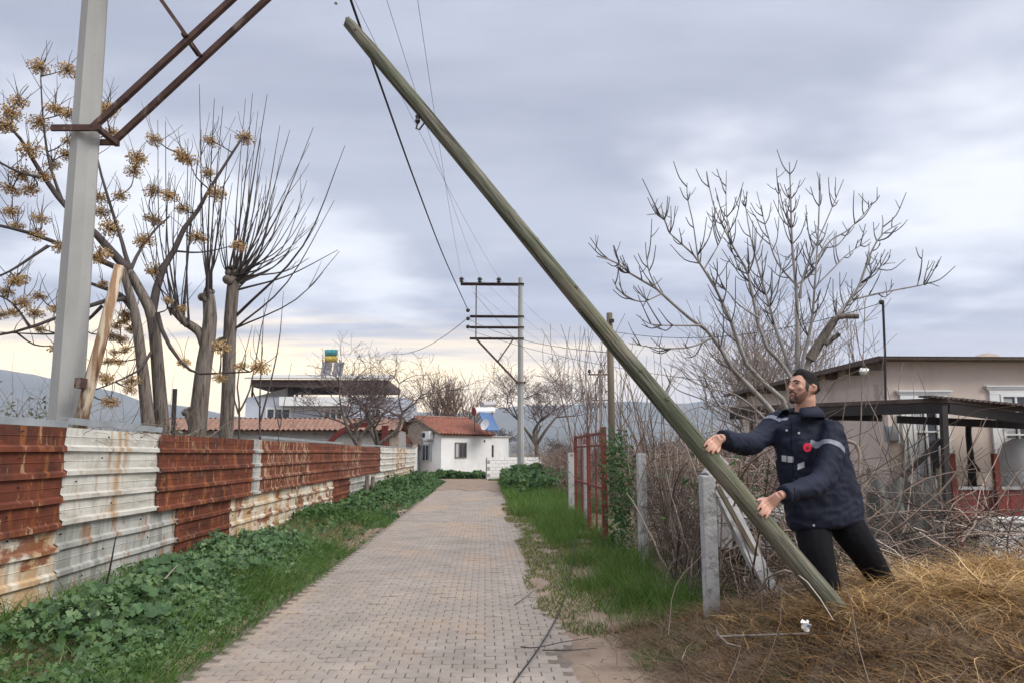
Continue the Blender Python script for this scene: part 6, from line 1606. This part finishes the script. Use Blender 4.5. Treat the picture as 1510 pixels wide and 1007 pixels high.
# dry straw mound ----------------------------------------------------
def mnd(x, y): return sstep(1.15, 2.0, x + 0.25 * (fbm(x * 2, y * 2, 2, 9) - 0.5) * 2 - 0.12 * (y - 5)) * (1 - sstep(6.3, 6.9, y + 0.25 * np.sin(x * 3)))
X, Y = pick(26000, 0.95, 6.2, 3.2, 7.0, lambda x, y: np.clip(mnd(x, y), 0, 1) * (0.25 + 0.75 * sstep(0.34, 0.5, fbm(x * 1.6, y * 1.6, 3, 19))))
nn_ = len(X); pt = fbm(X * 1.1, Y * 1.1, 3, 29)
tall = (0.65 + 0.75 * sstep(2.3, 3.6, X)) * (0.55 + 0.95 * pt) * (1 + 0.25 * np.exp(-((X - 2.45) / 0.35) ** 2 - ((Y - 4.8) / 0.3) ** 2))
blades('dry_straw', 'golden curled dry grass covering the mound on the right', 'dry grass', X, Y, r.uniform(0.08, 0.30, nn_) * tall, r.uniform(0.005, 0.014, nn_), r.uniform(0.0, 0.6, nn_), r.uniform(0.3, 2.0, nn_), 9.0 * fbm(X * 1.4, Y * 1.4, 2, 83) + r.normal(0, 2.2, nn_), M['straw'], 11, 8, 0.55, rmean=np.clip(0.10 + 0.42 * sstep(4.3, 5.6, Y + 0.5 * (X - 2.5)) + 0.5 * (pt - 0.45), 0, 1))
X, Y = pick(46000, 0.85, 6.2, 3.0, 7.0, lambda x, y: np.clip(np.maximum(mnd(x + 0.4, y), sstep(0.95, 1.35, x + 0.5 * (fbm(x * 2, y * 2, 2, 9) - 0.5)) * (1 - sstep(6.7, 7.4, y)) * (x < 2.2)), 0, 1))
nn_ = len(X)
blades('dead_weeds', 'brown matted dead weeds under the straw by the lane', 'dry grass', X, Y, r.uniform(0.05, 0.2, nn_), r.uniform(0.004, 0.010, nn_), r.uniform(0.3, 1.6, nn_), r.uniform(0.3, 1.4, nn_), r.uniform(0, 6.28, nn_), M['dead'], 12, 5, 0.25)
X, Y = pick(14000, 1.5, 6.2, 3.4, 6.9, lambda x, y: np.clip(mnd(x - 0.3, y), 0, 1) * sstep(0.42, 0.56, fbm(x * 1.3 + 4, y * 1.3, 3, 55)))
nn_ = len(X)
blades('straw_curls', 'broad pale curled straw blades heaped in clumps on the mound', 'dry grass', X, Y, r.uniform(0.14, 0.38, nn_) * (0.6 + 0.5 * sstep(2.0, 3.4, X)), r.uniform(0.007, 0.014, nn_), r.uniform(0.0, 0.8, nn_), r.uniform(1.0, 2.3, nn_), 9.0 * fbm(X * 1.4, Y * 1.4, 2, 83) + r.normal(0, 2.0, nn_), M['straw'], 15, 10, 0.6, rmean=np.clip(0.30 + 0.45 * sstep(4.4, 5.5, Y + 0.5 * (X - 2.5)), 0, 1))
ax_ = r.normal(0, 0.16, 700); X = PB.x + 0.05 + ax_; Y = PB.y - 0.05 + r.normal(0, 0.13, 700)
blades('foot_straw', 'curled straw tuft heaped round the foot of the leaning pole', 'dry grass', X, Y, r.uniform(0.10, 0.24, 700), r.uniform(0.006, 0.012, 700), r.uniform(0, 0.8, 700), r.uniform(0.6, 2.0, 700), r.uniform(0, 6.28, 700), M['straw'], 16, 8, 0.35, rmean=0.45)
thicket('dry_stalks', 'stiff bleached stalks standing in the straw mound', 'dry stalks', [(60, (2.2, 5.5, 4.2, 6.4, 0.3, 0.5), (0, 0, 1), 0.6, 0.3, 0.8, 0.0045, 0.25, -0.04), (50, (1.2, 3.6, 3.6, 5.6, 0.1, 0.3), (-0.4, 0, 0.25), 0.7, 0.3, 0.9, 0.0045, 0.25, -0.05)], M['vine'], 13)
r2 = np.random.default_rng(61)
thicket('floor_litter', 'small twigs and clods scattered over the dirt at the paving edge', 'litter', [(160, (0.75, 1.9, 3.6, 6.4, 0.02, 0.05), (0.4, 0, 0), 1.0, 0.06, 0.4, 0.003, 0.2, -0.1)], M['bramble'], 14)
# bits on the paving
rs = np.random.default_rng(70)
X = rs.uniform(-2.1, 0.7, 260); Y = 4.6 + rs.uniform(0, 1, 260) ** 1.6 * 14
X[:110] = rs.normal(-2.12, 0.07, 110)
leaves('fallen_leaves', 'scattered small dead leaves on the paving', 'leaves', np.stack([X, Y, np.full(260, 0.008)], -1), rs.uniform(0.006, 0.018, 260), rs.normal(0, 0.15, (260, 3)) + [0, 0, 1], M['dead'], 71)
# black cable lying on the ground
pts = [gnd(742, 1030, 0.02), gnd(762, 1000, 0.02), gnd(790, 962, 0.02), gnd(812, 925, 0.03), gnd(830, 880, 0.08), gnd(843, 830, 0.12), gnd(848, 795, 0.12), gnd(851, 778, 0.12)]
P = [Vector(p) for p in resample([tuple(p) for p in pts], 40)]
for p in P: p.z = max(p.z, Hs(p.x, p.y) + 0.018) if p.x > 1.0 else 0.022
o = MB().tube(P, 0.0065, 6).build('fallen_cable', M['wire'], smooth=True); tag(o, 'thin black cable lying across the paving edge and mossy turf', 'cable')
def stick(label, pts, r0):
    Pp = [gnd(x, y, z) for x, y, z in pts]
    o = MB().tube([Vector(p) for p in resample([tuple(p) for p in Pp], 9)], [r0 * (1 - 0.06 * k) for k in range(9)], 5).build('fallen_stick', M['twig']); tag(o, label, 'stick')
stick('short dark stick lying across the black cable', [(768, 953, 0.03), (790, 954, 0.045), (830, 946, 0.03), (868, 940, 0.03)], 0.006)
stick('thin pale stick on the dirt at the paving edge', [(759, 891, 0.02), (775, 880, 0.03), (787, 870, 0.03)], 0.006)
stick('curved twig lying in the brown litter beyond the cable', [(800, 958, 0.03), (840, 958, 0.04), (880, 955, 0.03)], 0.006)
o = MB().tube([at(1055, 938, 4.75), at(1120, 936, 4.75), at(1200, 933, 4.7)], [0.008, 0.008, 0.006], 6).build('level_stick', M['bark']); tag(o, 'straight grey stick lying level in the straw near the pole foot', 'stick')
o = MB().tube([at(1056, 925, 4.72), at(1058, 935, 4.7), at(1072, 948, 4.68), at(1092, 953, 4.66)], [0.008, 0.008, 0.007, 0.005], 6).build('curved_stick', M['bark']); tag(o, 'hooked dark stick under the level grey one', 'stick')
lt_ = thing('litter', 'crumpled white and blue wrapper beside the foot of the leaning pole', 'wrapper', at(1188, 925, 4.75))
rw = random.Random(5); c = at(1188, 921, 4.72); mb = MB(); mb.ball(c, 0.03, 9, 6, (0.9, 0.7, 1.0)); me = mb.mesh('wrapper')
for v_ in me.vertices: v_.co += Vector((rw.uniform(-1, 1), rw.uniform(-1, 1), rw.uniform(-1, 1))) * 0.011
obj('wrapper', me, M['plastic'], lt_)
MB().ball(c + Vector((0.008, -0.026, 0.0)), 0.010, 6, 4, (1, 0.4, 1)).build('print', M['blue_print'], lt_)
# white bag caught on a whip
bgc = at(1273, 547, 10.2); mb = MB(); mb.ball(bgc, 0.062, 14, 11, (1.15, 0.6, 0.85)); me = mb.mesh('bag', True)
for v_ in me.vertices: v_.co += Vector(mnoise.noise_vector(v_.co * 20)) * 0.026
o = obj('white_bag', me, M['plastic']); tag(o, 'crumpled white plastic bag caught on a twig by the bungalow eave', 'bag')
bt = thing('caught_branch', 'bent pale branch holding the white bag before the bungalow', 'branch', at(1268, 800, 10.2))
S_ = Tubes(10, 5); S_.add([np.array((at(1270, 700, 10.2).x, 10.2, 0.1))] + px_path([(1268, 700), (1270, 610), (1272, 550), (1276, 440)], 10.2, 10.2), 0.016, 0.004)
S_.add(px_path([(1262, 480), (1268, 520), (1282, 560), (1276, 600)], 10.2, 10.1), 0.008, 0.005)
S_.add(px_path([(1250, 650), (1262, 655), (1268, 672), (1266, 700)], 7.2, 7.1), 0.02, 0.014)
obj('stems', S_.mesh('stems'), M['pale_twig'], bt)['kind'] = 'stuff'

# ================================================================ the man
def bake(o_src_mesh, voxel, smooth_it=4, fac=0.5):
    """fuse overlapping closed pieces into one continuous surface"""
    t = bpy.data.objects.new('tmp', o_src_mesh); COL.objects.link(t)
    m_ = t.modifiers.new('fuse', 'REMESH'); m_.mode = 'VOXEL'; m_.voxel_size = voxel; m_.use_smooth_shade = True
    s_ = t.modifiers.new('soft', 'SMOOTH'); s_.iterations = smooth_it; s_.factor = fac
    bpy.context.view_layer.update()
    me = bpy.data.meshes.new_from_object(t.evaluated_get(bpy.context.evaluated_depsgraph_get()))
    bpy.data.objects.remove(t)
    me.polygons.foreach_set('use_smooth', [True] * len(me.polygons))
    return me
def loft(mb, rings):
    """rings: list of (centre, axis_u*a, axis_v*b); closed ends"""
    n = 20; b = len(mb.v)
    for c, uu, vv in rings:
        for i in range(n):
            a = 2 * math.pi * i / n; mb.v.append(tuple(Vector(c) + uu * math.cos(a) + vv * math.sin(a)))
    for j in range(len(rings) - 1):
        for i in range(n):
            mb.f.append((b + j * n + i, b + j * n + (i + 1) % n, b + (j + 1) * n + (i + 1) % n, b + (j + 1) * n + i))
    mb.f.append(tuple(b + i for i in reversed(range(n)))); e = b + (len(rings) - 1) * n
    mb.f.append(tuple(e + i for i in range(n)))
# the pole's surface near each hand
def pole_at(px_, py_):
    s = min(np.linspace(0.4, LP * 0.6, 800), key=lambda s: (lambda p: (p - at(px_, py_, p.y)).length)(PBG + AX * s))
    s = float(s); p = PBG + AX * s; return p, RB + (RT - RB) * s / LP
cR, rR = pole_at(1038, 664)
cL, rL = pole_at(1116, 757)
def pframe(c):
    view = (Vector((0, 0, EYE)) - c).normalized()
    t = (view - AX * view.dot(AX)).normalized()         # faces the camera
    n = AX.cross(t).normalized(); n = n if n.x > 0 else -n   # the man's side
    return n, t
nR, tR = pframe(cR); nL, tL = pframe(cL)
# joints
S = {}
S['neck'] = at(1186, 606, 5.50); S['head'] = at(1184, 572, 5.47)
S['shR'] = at(1150, 622, 5.66); S['shL'] = at(1226, 640, 5.42)
S['pel'] = at(1214, 748, 5.62)
S['hipR'] = at(1196, 760, 5.60); S['hipL'] = at(1240, 752, 5.62)
def foot(px_, py_, Y): p = at(px_, py_, Y); p.z = Hs(p.x, p.y) + 0.09; return p
S['anR'] = foot(1226, 890, 5.45); S['anL'] = foot(1309, 885, 5.85)
S['knR'] = at(1206, 818, 5.46); S['knL'] = at(1270, 806, 5.62)
wR = cR + nR * (rR + 0.085) + tR * 0.03 + Vector((0.0, 0.02, -0.005))
wL = cL + nL * (rL + 0.105) + tL * 0.03 + Vector((0.015, 0.0, 0.02))
S['wrR'], S['wrL'] = wR, wL
S['elR'] = (S['shR'] + wR) / 2 + Vector((0.03, 0.07, -0.10))
S['elL'] = at(1213, 708, 5.24)
man = None
# ---- head in its own frame: x forward, y left, z up
HF = Vector((-0.93, -0.36, 0.12)).normalized(); HL = Zv.cross(HF).normalized(); HU = HF.cross(HL)
HC = S['head']
HS = 1.05
def hd(x, y, z): return HC + HF * (x * HS * (1.10 if x > 0 else 1.32)) + HL * (y * HS * 1.08) + HU * (z * HS)
def head_pt(th, ph, k=1.0):
    """unit direction on the head -> point; ph around (0 forward), th latitude"""
    cx, cyy, cz_ = math.cos(th) * math.cos(ph), math.cos(th) * math.sin(ph), math.sin(th)
    a = 0.096 if cx > 0 else 0.104
    x, y, z = cx * a, cyy * 0.076, cz_ * 0.118
    if z < 0:                       # jaw and chin narrow
        f = min(1, -z / 0.118); y *= 1 - 0.26 * f; x = x * (1 - 0.22 * f) + 0.026 * f
        if cx < 0: x *= 1 - 0.45 * f
    if cx > 0.4: x = x * 0.97 + 0.002                   # flatter face
    if cx > 0.5 and 0.01 < z < 0.05: x += 0.004 * (cx - 0.5) * 2   # brow
    return hd(x * k, y * k, z * k)
body = MB()
nlat, nlon = 26, 36
V = [head_pt(-math.pi / 2 + math.pi * j / nlat, 2 * math.pi * i / nlon) for j in range(nlat + 1) for i in range(nlon)]
body.add(V, [(j * nlon + i, j * nlon + (i + 1) % nlon, (j + 1) * nlon + (i + 1) % nlon, (j + 1) * nlon + i) for j in range(nlat) for i in range(nlon)])
# nose, chin, brow ridge, cheekbones, ears
body.tube([hd(0.086, 0, 0.022), hd(0.099, 0, 0.004), hd(0.113, 0, -0.016), hd(0.106, 0, -0.028)], [0.008, 0.010, 0.0125, 0.012], 8)
for s in (-1, 1):
    body.ball(hd(0.099, s * 0.012, -0.023), 0.010, 8, 6)
    body.ball(hd(0.066, s * 0.044, -0.012), 0.022, 8, 6)
    body.tube([hd(0.086, s * 0.008, 0.034), hd(0.080, s * 0.030, 0.037), hd(0.066, s * 0.050, 0.032)], 0.009, 7)
    body.tube([hd(-0.010, s * 0.074, 0.018), hd(-0.020, s * 0.083, 0.010), hd(-0.020, s * 0.083, -0.012), hd(-0.008, s * 0.075, -0.032)], [0.012, 0.014, 0.013, 0.009], 8)
body.ball(hd(0.084, 0, -0.100), 0.020, 10, 7)
body.tube([hd(0.086, -0.018, -0.056), hd(0.096, 0, -0.054), hd(0.086, 0.018, -0.056)], 0.009, 8)
body.tube([hd(0.084, -0.016, -0.067), hd(0.093, 0, -0.068), hd(0.084, 0.016, -0.067)], 0.009, 8)
# neck, torso, limbs (mostly under the clothes)
loft(body, [(S['neck'] - Vector((-0.01, 0, 0.09)), HF * 0.085, HL * 0.08), (S['neck'] + Vector((0.006, 0, 0)), HF * 0.076, HL * 0.070), (hd(-0.022, 0, -0.085), HF * 0.074, HL * 0.067), (hd(-0.020, 0, -0.03), HF * 0.072, HL * 0.064)])
SH = (S['shL'] - S['shR']); shu = SH.normalized()
chest_n = shu.cross(Zv); chest_n = chest_n if chest_n.y < 0 else -chest_n; chest_n.normalize()
mid_sh = (S['shL'] + S['shR']) / 2
loft(body, [(mid_sh + Vector((0, 0, 0.03)), shu * 0.12, chest_n * 0.08), (mid_sh - Vector((0, 0, 0.08)), shu * 0.17, chest_n * 0.11), (lerp(mid_sh, S['pel'], 0.5), shu * 0.15, chest_n * 0.11), (S['pel'], shu * 0.15, chest_n * 0.11)])
def limbt(mb, pts, rad): mb.tube([Vector(p) for p in resample([tuple(p) for p in pts], 12)], list(np.interp(np.linspace(0, 1, 12), np.linspace(0, 1, len(rad)), rad)), 14)
limbt(body, [S['shR'], S['elR'], wR], [0.056, 0.046, 0.030]); limbt(body, [S['shL'], S['elL'], wL], [0.056, 0.046, 0.030])
limbt(body, [S['hipR'], S['knR'], S['anR']], [0.085, 0.058, 0.042]); limbt(body, [S['hipL'], S['knL'], S['anL']], [0.085, 0.058, 0.042])
def hand(mb, c, rp, n, t, wrist, spread, seed, thumb_dir):
    """palm on the man's side of the pole, fingers wrapped over the front"""
    def cyl(phi, s, off): return c + float(rp + off) * (math.cos(phi) * n + math.sin(phi) * t) + AX * s
    # palm: from the wrist over the pole's shoulder
    kn = [cyl(0.30, s_ * spread, 0.024) for s_ in (0.033, 0.011, -0.011, -0.033)]
    pm = cyl(0.0, 0.0, 0.045)
    for s_, k_ in zip((0.024, 0.008, -0.008, -0.024), kn):
        b = wrist + AX * s_ * 0.6
        mb.tube([b, cyl(0.10, s_ * 1.15, 0.052), k_], [0.017, 0.0165, 0.0125], 8)
    for i, (k_, ln, s_) in enumerate(zip(kn, (0.92, 1.0, 0.95, 0.78), (0.036, 0.012, -0.012, -0.036))):
        pts = [k_] + [cyl(0.30 + 1.05 * ln * a_, s_ * spread * (1 + 0.02 * a_) + 0.003 * math.sin(i * 2 + a_ * 3) - 0.016 * a_, o_) for a_, o_ in ((0.3, 0.0195), (0.55, 0.015), (0.8, 0.011), (1.0, 0.0085))]
        mb.tube(pts, [0.0112, 0.0106, 0.0100, 0.0094, 0.0080], 8)
        mb.ball(pts[-1], 0.0088, 8, 6)
    td = thumb_dir
    tp_ = [wrist * 0.35 + pm * 0.65 + AX * td * 0.018, cyl(0.12, td * 0.050, 0.030), cyl(0.34, td * 0.062, 0.018), cyl(0.58, td * 0.066, 0.011)]
    mb.tube(tp_, [0.016, 0.0135, 0.0115, 0.009], 8); mb.ball(tp_[-1], 0.0092, 8, 6)
hand(body, cR, rR, nR, tR, wR, 1.0, 1, -1.0)
hand(body, cL, rL, nL, tL, wL, 1.0, 2, 1.0)
bm_ = bake(body.mesh('person'), 0.0052, 3, 0.5)
man = obj('person', bm_, M['skin'])
tag(man, 'bearded dark haired man in navy work jacket and black trousers pushing the leaning pole', 'person')
MW[man.name] = Vector((0, 0, 0))
# ---- clothes
jk = MB()
PE = S['pel']
def ring(px0, px1, py_, Y, b, tilt=0.0):
    a0, a1 = at(px0, py_, Y), at(px1, py_, Y); c = (a0 + a1) / 2; w = (a1 - a0).length / 2
    uu = Vector((1, 0.18, tilt)).normalized(); vv = Vector((-0.18, 1, 0)).normalized()
    return (c, uu * w, vv * b)
loft(jk, [ring(1166, 1208, 610, 5.53, 0.07), ring(1150, 1230, 620, 5.53, 0.115), ring(1140, 1246, 632, 5.54, 0.145), ring(1139, 1252, 655, 5.55, 0.16), ring(1141, 1260, 685, 5.57, 0.165), ring(1146, 1270, 715, 5.59, 0.17), ring(1151, 1276, 738, 5.60, 0.185, -0.06), ring(1155, 1278, 757, 5.60, 0.19, -0.02), ring(1158, 1276, 772, 5.60, 0.185, 0.08), ring(1164, 1270, 776, 5.60, 0.15, 0.08)])
limbt(jk, [S['shR'] + Vector((0.05, 0.02, -0.02)), S['shR'], S['elR'], wR + (S['elR'] - wR) * 0.07], [0.105, 0.102, 0.086, 0.068])
limbt(jk, [S['shL'] + Vector((-0.04, 0.05, 0.0)), S['shL'], S['elL'], wL + (S['elL'] - wL) * 0.08], [0.105, 0.102, 0.086, 0.064])
jme = bake(jk.mesh('jacket'), 0.010, 5, 0.5)
# cloth folds
nrm_ = np.empty(len(jme.vertices) * 3, dtype=np.float32); jme.vertices.foreach_get('normal', nrm_); nrm_ = nrm_.reshape(-1, 3)
for v_ in jme.vertices:
    p = v_.co
    f = mnoise.noise(Vector((p.x * 9, p.y * 9, p.z * 6))) * 0.012 + (0.5 - abs(mnoise.noise(Vector((p.x * 7 + p.z * 9, p.y * 9, p.z * 11 - p.x * 6))))) * 0.020 - 0.007 + mnoise.noise(Vector((p.x * 22 + p.z * 14, p.y * 20, p.z * 13))) * 0.0025
    v_.co = p + Vector(nrm_[v_.index]) * f
jacket = obj('jacket', jme, M['jacket'], man)
# collar
cb = MB(); ncol = 22; cv = []
CN = S['neck'] + Vector((0.010, 0.01, -0.018))
for i in range(ncol):
    a = 0.55 + (2 * math.pi - 1.1) * i / (ncol - 1)
    d = HF * math.cos(a) + HL * math.sin(a); d.z = 0; d.normalize()
    open_ = 1 + 0.45 * max(0, math.cos(a)) + 0.10 * abs(math.cos(a / 2))
    for rr_, zz_ in ((0.088 * open_, -0.055), (0.080 * open_, 0.012), (0.088 * open_, 0.047 - 0.018 * max(0, math.cos(a))), (0.110 * open_, 0.022), (0.138 * open_, -0.034)):
        cv.append(CN + d * rr_ + Vector((0, 0, zz_)))
cb.add(cv, [(i * 5 + k, (i + 1) * 5 + k, (i + 1) * 5 + k + 1, i * 5 + k + 1) for i in range(ncol - 1) for k in range(4)])
co_ = cb.build('collar', M['jacket'], jacket, smooth=True)
sm = co_.modifiers.new('thickness', 'SOLIDIFY'); sm.thickness = 0.007
# shirt under the open collar
sb = MB(); loft(sb, [(S['neck'] - Vector((0, 0, 0.10)), HF * 0.085, HL * 0.085), (S['neck'] - Vector((0, 0, 0.035)), HF * 0.080, HL * 0.075), (S['neck'] - Vector((0, 0, 0.012)), HF * 0.070, HL * 0.068)])
sb.build('shirt', M['black_cloth'], man, smooth=True)
# trousers
tr_ = MB()
loft(tr_, [ring(1172, 1260, 735, 5.60, 0.11), ring(1172, 1260, 756, 5.60, 0.12), ring(1176, 1258, 778, 5.60, 0.11)])
limbt(tr_, [S['hipR'] + Vector((0.01, 0.03, 0.0)), S['knR'], S['anR'] - Vector((0, 0, 0.09))], [0.105, 0.128, 0.116, 0.10, 0.088])
limbt(tr_, [S['hipL'] + Vector((-0.04, 0.0, 0.0)), S['knL'], S['anL'] - Vector((0, 0, 0.09))], [0.105, 0.132, 0.118, 0.10, 0.088])
tme = bake(tr_.mesh('trousers'), 0.012, 4, 0.5)
obj('trousers', tme, M['black_cloth'], man)
for an_ in ('anR', 'anL'):
    sh_ = MB(); p = S[an_]; d = Vector((-0.9, -0.4, 0)).normalized(); l = Vector((-d.y, d.x, 0))
    loft(sh_, [(p - d * 0.085 + Vector((0, 0, -0.03)), l * 0.03, Vector((0, 0, 0.045))), (p - d * 0.03 + Vector((0, 0, -0.02)), l * 0.042, Vector((0, 0, 0.065))), (p + d * 0.06 + Vector((0, 0, -0.04)), l * 0.046, Vector((0, 0, 0.045))), (p + d * 0.16 + Vector((0, 0, -0.06)), l * 0.042, Vector((0, 0, 0.03))), (p + d * 0.20 + Vector((0, 0, -0.065)), l * 0.02, Vector((0, 0, 0.018)))])
    sh_.build('shoe', M['black_cloth'], man, smooth=True)
# reflective bands hugging the jacket: cut from its own surface
def cut_band(name, me, a, b, lo_, hi_, rmax, m, off, parent):
    d = (b - a).normalized()
    bm = bmesh.new(); bm.from_mesh(me); bm.normal_update()
    def near_(p):
        s_ = (p - a).dot(d); return -0.03 < s_ - lo_ and s_ - hi_ < 0.03 and ((p - a) - d * s_).length < rmax
    bmesh.ops.delete(bm, geom=[f for f in bm.faces if not near_(f.calc_center_median())], context='FACES')
    for s_, keep in ((lo_, -1), (hi_, 1)):
        bmesh.ops.bisect_plane(bm, geom=bm.verts[:] + bm.edges[:] + bm.faces[:], plane_co=a + d * s_, plane_no=d * keep, clear_outer=True)
    bm.normal_update()
    for v_ in bm.verts: v_.co += v_.normal * off
    out = bpy.data.meshes.new(name); bm.to_mesh(out); bm.free()
    out.polygons.foreach_set('use_smooth', [True] * len(out.polygons))
    return obj(name, out, m, parent)
cut_band('sleeve_band', jme, S['shR'], S['elR'], 0.075, 0.112, 0.16, M['reflect'], 0.003, jacket)
cut_band('sleeve_band', jme, S['shL'], S['elL'], 0.11, 0.148, 0.135, M['reflect'], 0.003, jacket)
from mathutils.bvhtree import BVHTree
JB = BVHTree.FromPolygons([v_.co.copy() for v_ in jme.vertices], [tuple(p_.vertices) for p_ in jme.polygons])
def on_front(px_, py_):
    h = JB.ray_cast(Vector((0, 0, EYE)), ray(px_, py_).normalized())
    return h[0], h[1]
def tape(name, x0, y0, x1, y1, hgt, m, n=8):
    """a strip of tape sewn on the jacket front between two points"""
    vs_, ok = [], True
    for j in range(4):
        for i in range(n + 1):
            p, nr = on_front(x0 + (x1 - x0) * i / n, y0 + (y1 - y0) * i / n + hgt * (j / 3 - 0.5))
            if p is None: return None
            vs_.append(p + nr * 0.004)
    return MB().add(vs_, [(j * (n + 1) + i, j * (n + 1) + i + 1, (j + 1) * (n + 1) + i + 1, (j + 1) * (n + 1) + i) for j in range(3) for i in range(n)]).build(name, m, jacket, smooth=True)
tape('chest_tape', 1153, 675, 1160, 676, 9, M['reflect_white'])
tape('chest_tape', 1161.5, 676.5, 1170, 677, 9, M['reflect_white'])
tape('chest_tape', 1176, 688, 1186, 684, 9, M['reflect_white'])
tape('chest_tape', 1141, 659, 1146, 671, 9, M['reflect_white'])
tape('back_tape', 1249, 664, 1259, 655, 9, M['reflect_white'])
def disc(name, px_, py_, rad, m, parent, off, n=16):
    p, nr = on_front(px_, py_)
    if p is None: return None
    uu = nr.cross(Zv).normalized(); ww = uu.cross(nr)
    mb = MB(); vs_ = [p + nr * off] + [p + nr * (off - 0.001) + rad * (1 + 0.03 * math.sin(i * 2.1)) * (math.cos(2 * math.pi * i / n) * uu + math.sin(2 * math.pi * i / n) * ww) for i in range(n)] + [p - nr * 0.012 + rad * (math.cos(2 * math.pi * i / n) * uu + math.sin(2 * math.pi * i / n) * ww) for i in range(n)]
    mb.add(vs_, [(0, 1 + i, 1 + (i + 1) % n) for i in range(n)] + [(1 + i, 1 + n + i, 1 + n + (i + 1) % n, 1 + (i + 1) % n) for i in range(n)])
    return mb.build(name, m, parent)
bd = disc('badge', 1190, 659, 0.033, M['badge'], jacket, 0.008)
if bd:
    disc('badge_print', 1190, 659.5, 0.011, M['badge_dark'], bd, 0.0105)
for q in ((1160, 634), (1178, 638), (1200, 774)): disc('press_stud', q[0], q[1], 0.0085, M['reflect_white'], jacket, 0.005, 10)
# front placket line
pl = []
for y_ in range(616, 768, 8):
    p, nr = on_front(1166 + (y_ - 616) * 0.05, y_)
    if p is not None: pl.append(p + nr * 0.001)
if len(pl) > 3: MB().tube(pl, 0.0045, 5).build('zip', M['black_cloth'], jacket)
# ---- hair, beard, face
def face_patch(name, mask, m, k, nlat=110, nlon=180, fn=None):
    idx, vs_, fs_ = {}, [], []
    def gv(j, i):
        i %= nlon
        if (j, i) not in idx:
            th, ph = -math.pi / 2 + math.pi * j / nlat, 2 * math.pi * i / nlon
            kk = k(th, ph) if callable(k) else k
            idx[(j, i)] = len(vs_); vs_.append(head_pt(th, ph, kk))
        return idx[(j, i)]
    for j in range(nlat):
        for i in range(nlon):
            th, ph = -math.pi / 2 + math.pi * (j + .5) / nlat, 2 * math.pi * (i + .5) / nlon
            ph = ph - 2 * math.pi if ph > math.pi else ph
            if mask(th, ph): fs_.append((gv(j, i), gv(j, i + 1), gv(j + 1, i + 1), gv(j + 1, i)))
    return MB().add(vs_, fs_).build(name, m, man, smooth=True)
hl = lambda ph: 0.70 + 0.07 * math.sin(abs(ph) * 4.2 - 0.6) if abs(ph) < 0.8 else (0.75 - 0.62 * (abs(ph) - 0.8) / 0.5 if abs(ph) < 1.3 else (0.13 if abs(ph) < 1.85 else 0.13 - 0.55 * min(1, (abs(ph) - 1.85) / 0.5)))
def hk_(th, ph):
    ph = ph - 2 * math.pi if ph > math.pi else ph
    rise = max(0, min(1, (th - max(0.45, hl(ph))) / 0.4)) ** 0.8
    fr_ = max(0, math.cos(ph)) ** 2
    return 1.018 + (0.12 + 0.06 * fr_) * rise + 0.008 * math.sin(ph * 23 + th * 5) * rise
face_patch('hair', lambda th, ph: th > hl(ph), M['hair'], hk_)
face_patch('cropped_sides', lambda th, ph: hl(ph) - (0.70 if abs(ph) > 1.75 else 0.42) < th < hl(ph) + 0.06 and abs(ph) > 1.12 and not (1.35 < abs(ph) < 1.95 and th < 0.12), M['fade'], 1.022)
face_patch('beard', lambda th, ph: -1.4 < th < -0.66 + 0.50 * max(0, min(1, (abs(ph) - 0.55) / 0.75)) ** 1.5 and abs(ph) < 1.5 and not (-0.80 < th and abs(ph) < 0.2), M['jaw_stubble'], 1.016)
MB().tube([hd(0.080, -0.031, -0.056), hd(0.094, -0.013, -0.044), hd(0.103, 0, -0.042), hd(0.094, 0.013, -0.044), hd(0.080, 0.031, -0.056)], [0.004, 0.0058, 0.0058, 0.0058, 0.004], 7).build('moustache', M['stubble'], man, smooth=True)
gb = MB(); gb.ball(hd(0.081, 0, -0.104), 0.0245 * HS, 14, 10, (1, 1.1, 0.9)); gb.tube([hd(0.082, -0.026, -0.062), hd(0.079, -0.028, -0.082), hd(0.080, -0.016, -0.104)], [0.004, 0.006, 0.010], 7); gb.tube([hd(0.082, 0.026, -0.062), hd(0.079, 0.028, -0.082), hd(0.080, 0.016, -0.104)], [0.005, 0.008, 0.010], 7)
obj('goatee', bake(gb.mesh('goatee'), 0.003, 3), M['stubble'], man)
for s in (-1, 1):
    MB().tube([hd(0.095, s * 0.012, 0.033), hd(0.091, s * 0.030, 0.040), hd(0.076, s * 0.052, 0.033)], [0.0040, 0.0048, 0.0025], 6).build('eyebrow', M['hair'], man, smooth=True)
    e_ = MB().ball(hd(0.076, s * 0.031, 0.014), 0.0125, 10, 8).build('eye', M['eye'], man, smooth=True)
    MB().ball(hd(0.0845, s * 0.033, 0.0145), 0.0062, 8, 6).build('iris', M['iris'], e_, smooth=True)
    MB().tube([hd(0.088, s * 0.018, 0.020), hd(0.0895, s * 0.032, 0.0235), hd(0.078, s * 0.046, 0.018)], 0.0028, 5).build('eyelash', M['hair'], e_, smooth=True)
MB().tube([hd(0.090, -0.020, -0.060), hd(0.102, 0, -0.058), hd(0.090, 0.020, -0.060)], [0.003, 0.0062, 0.003], 7).build('lip', M['lip'], man, smooth=True)
MB().tube([hd(0.088, -0.018, -0.066), hd(0.0985, 0, -0.068), hd(0.088, 0.018, -0.066)], [0.003, 0.0062, 0.003], 7).build('lip', M['lip'], man, smooth=True)
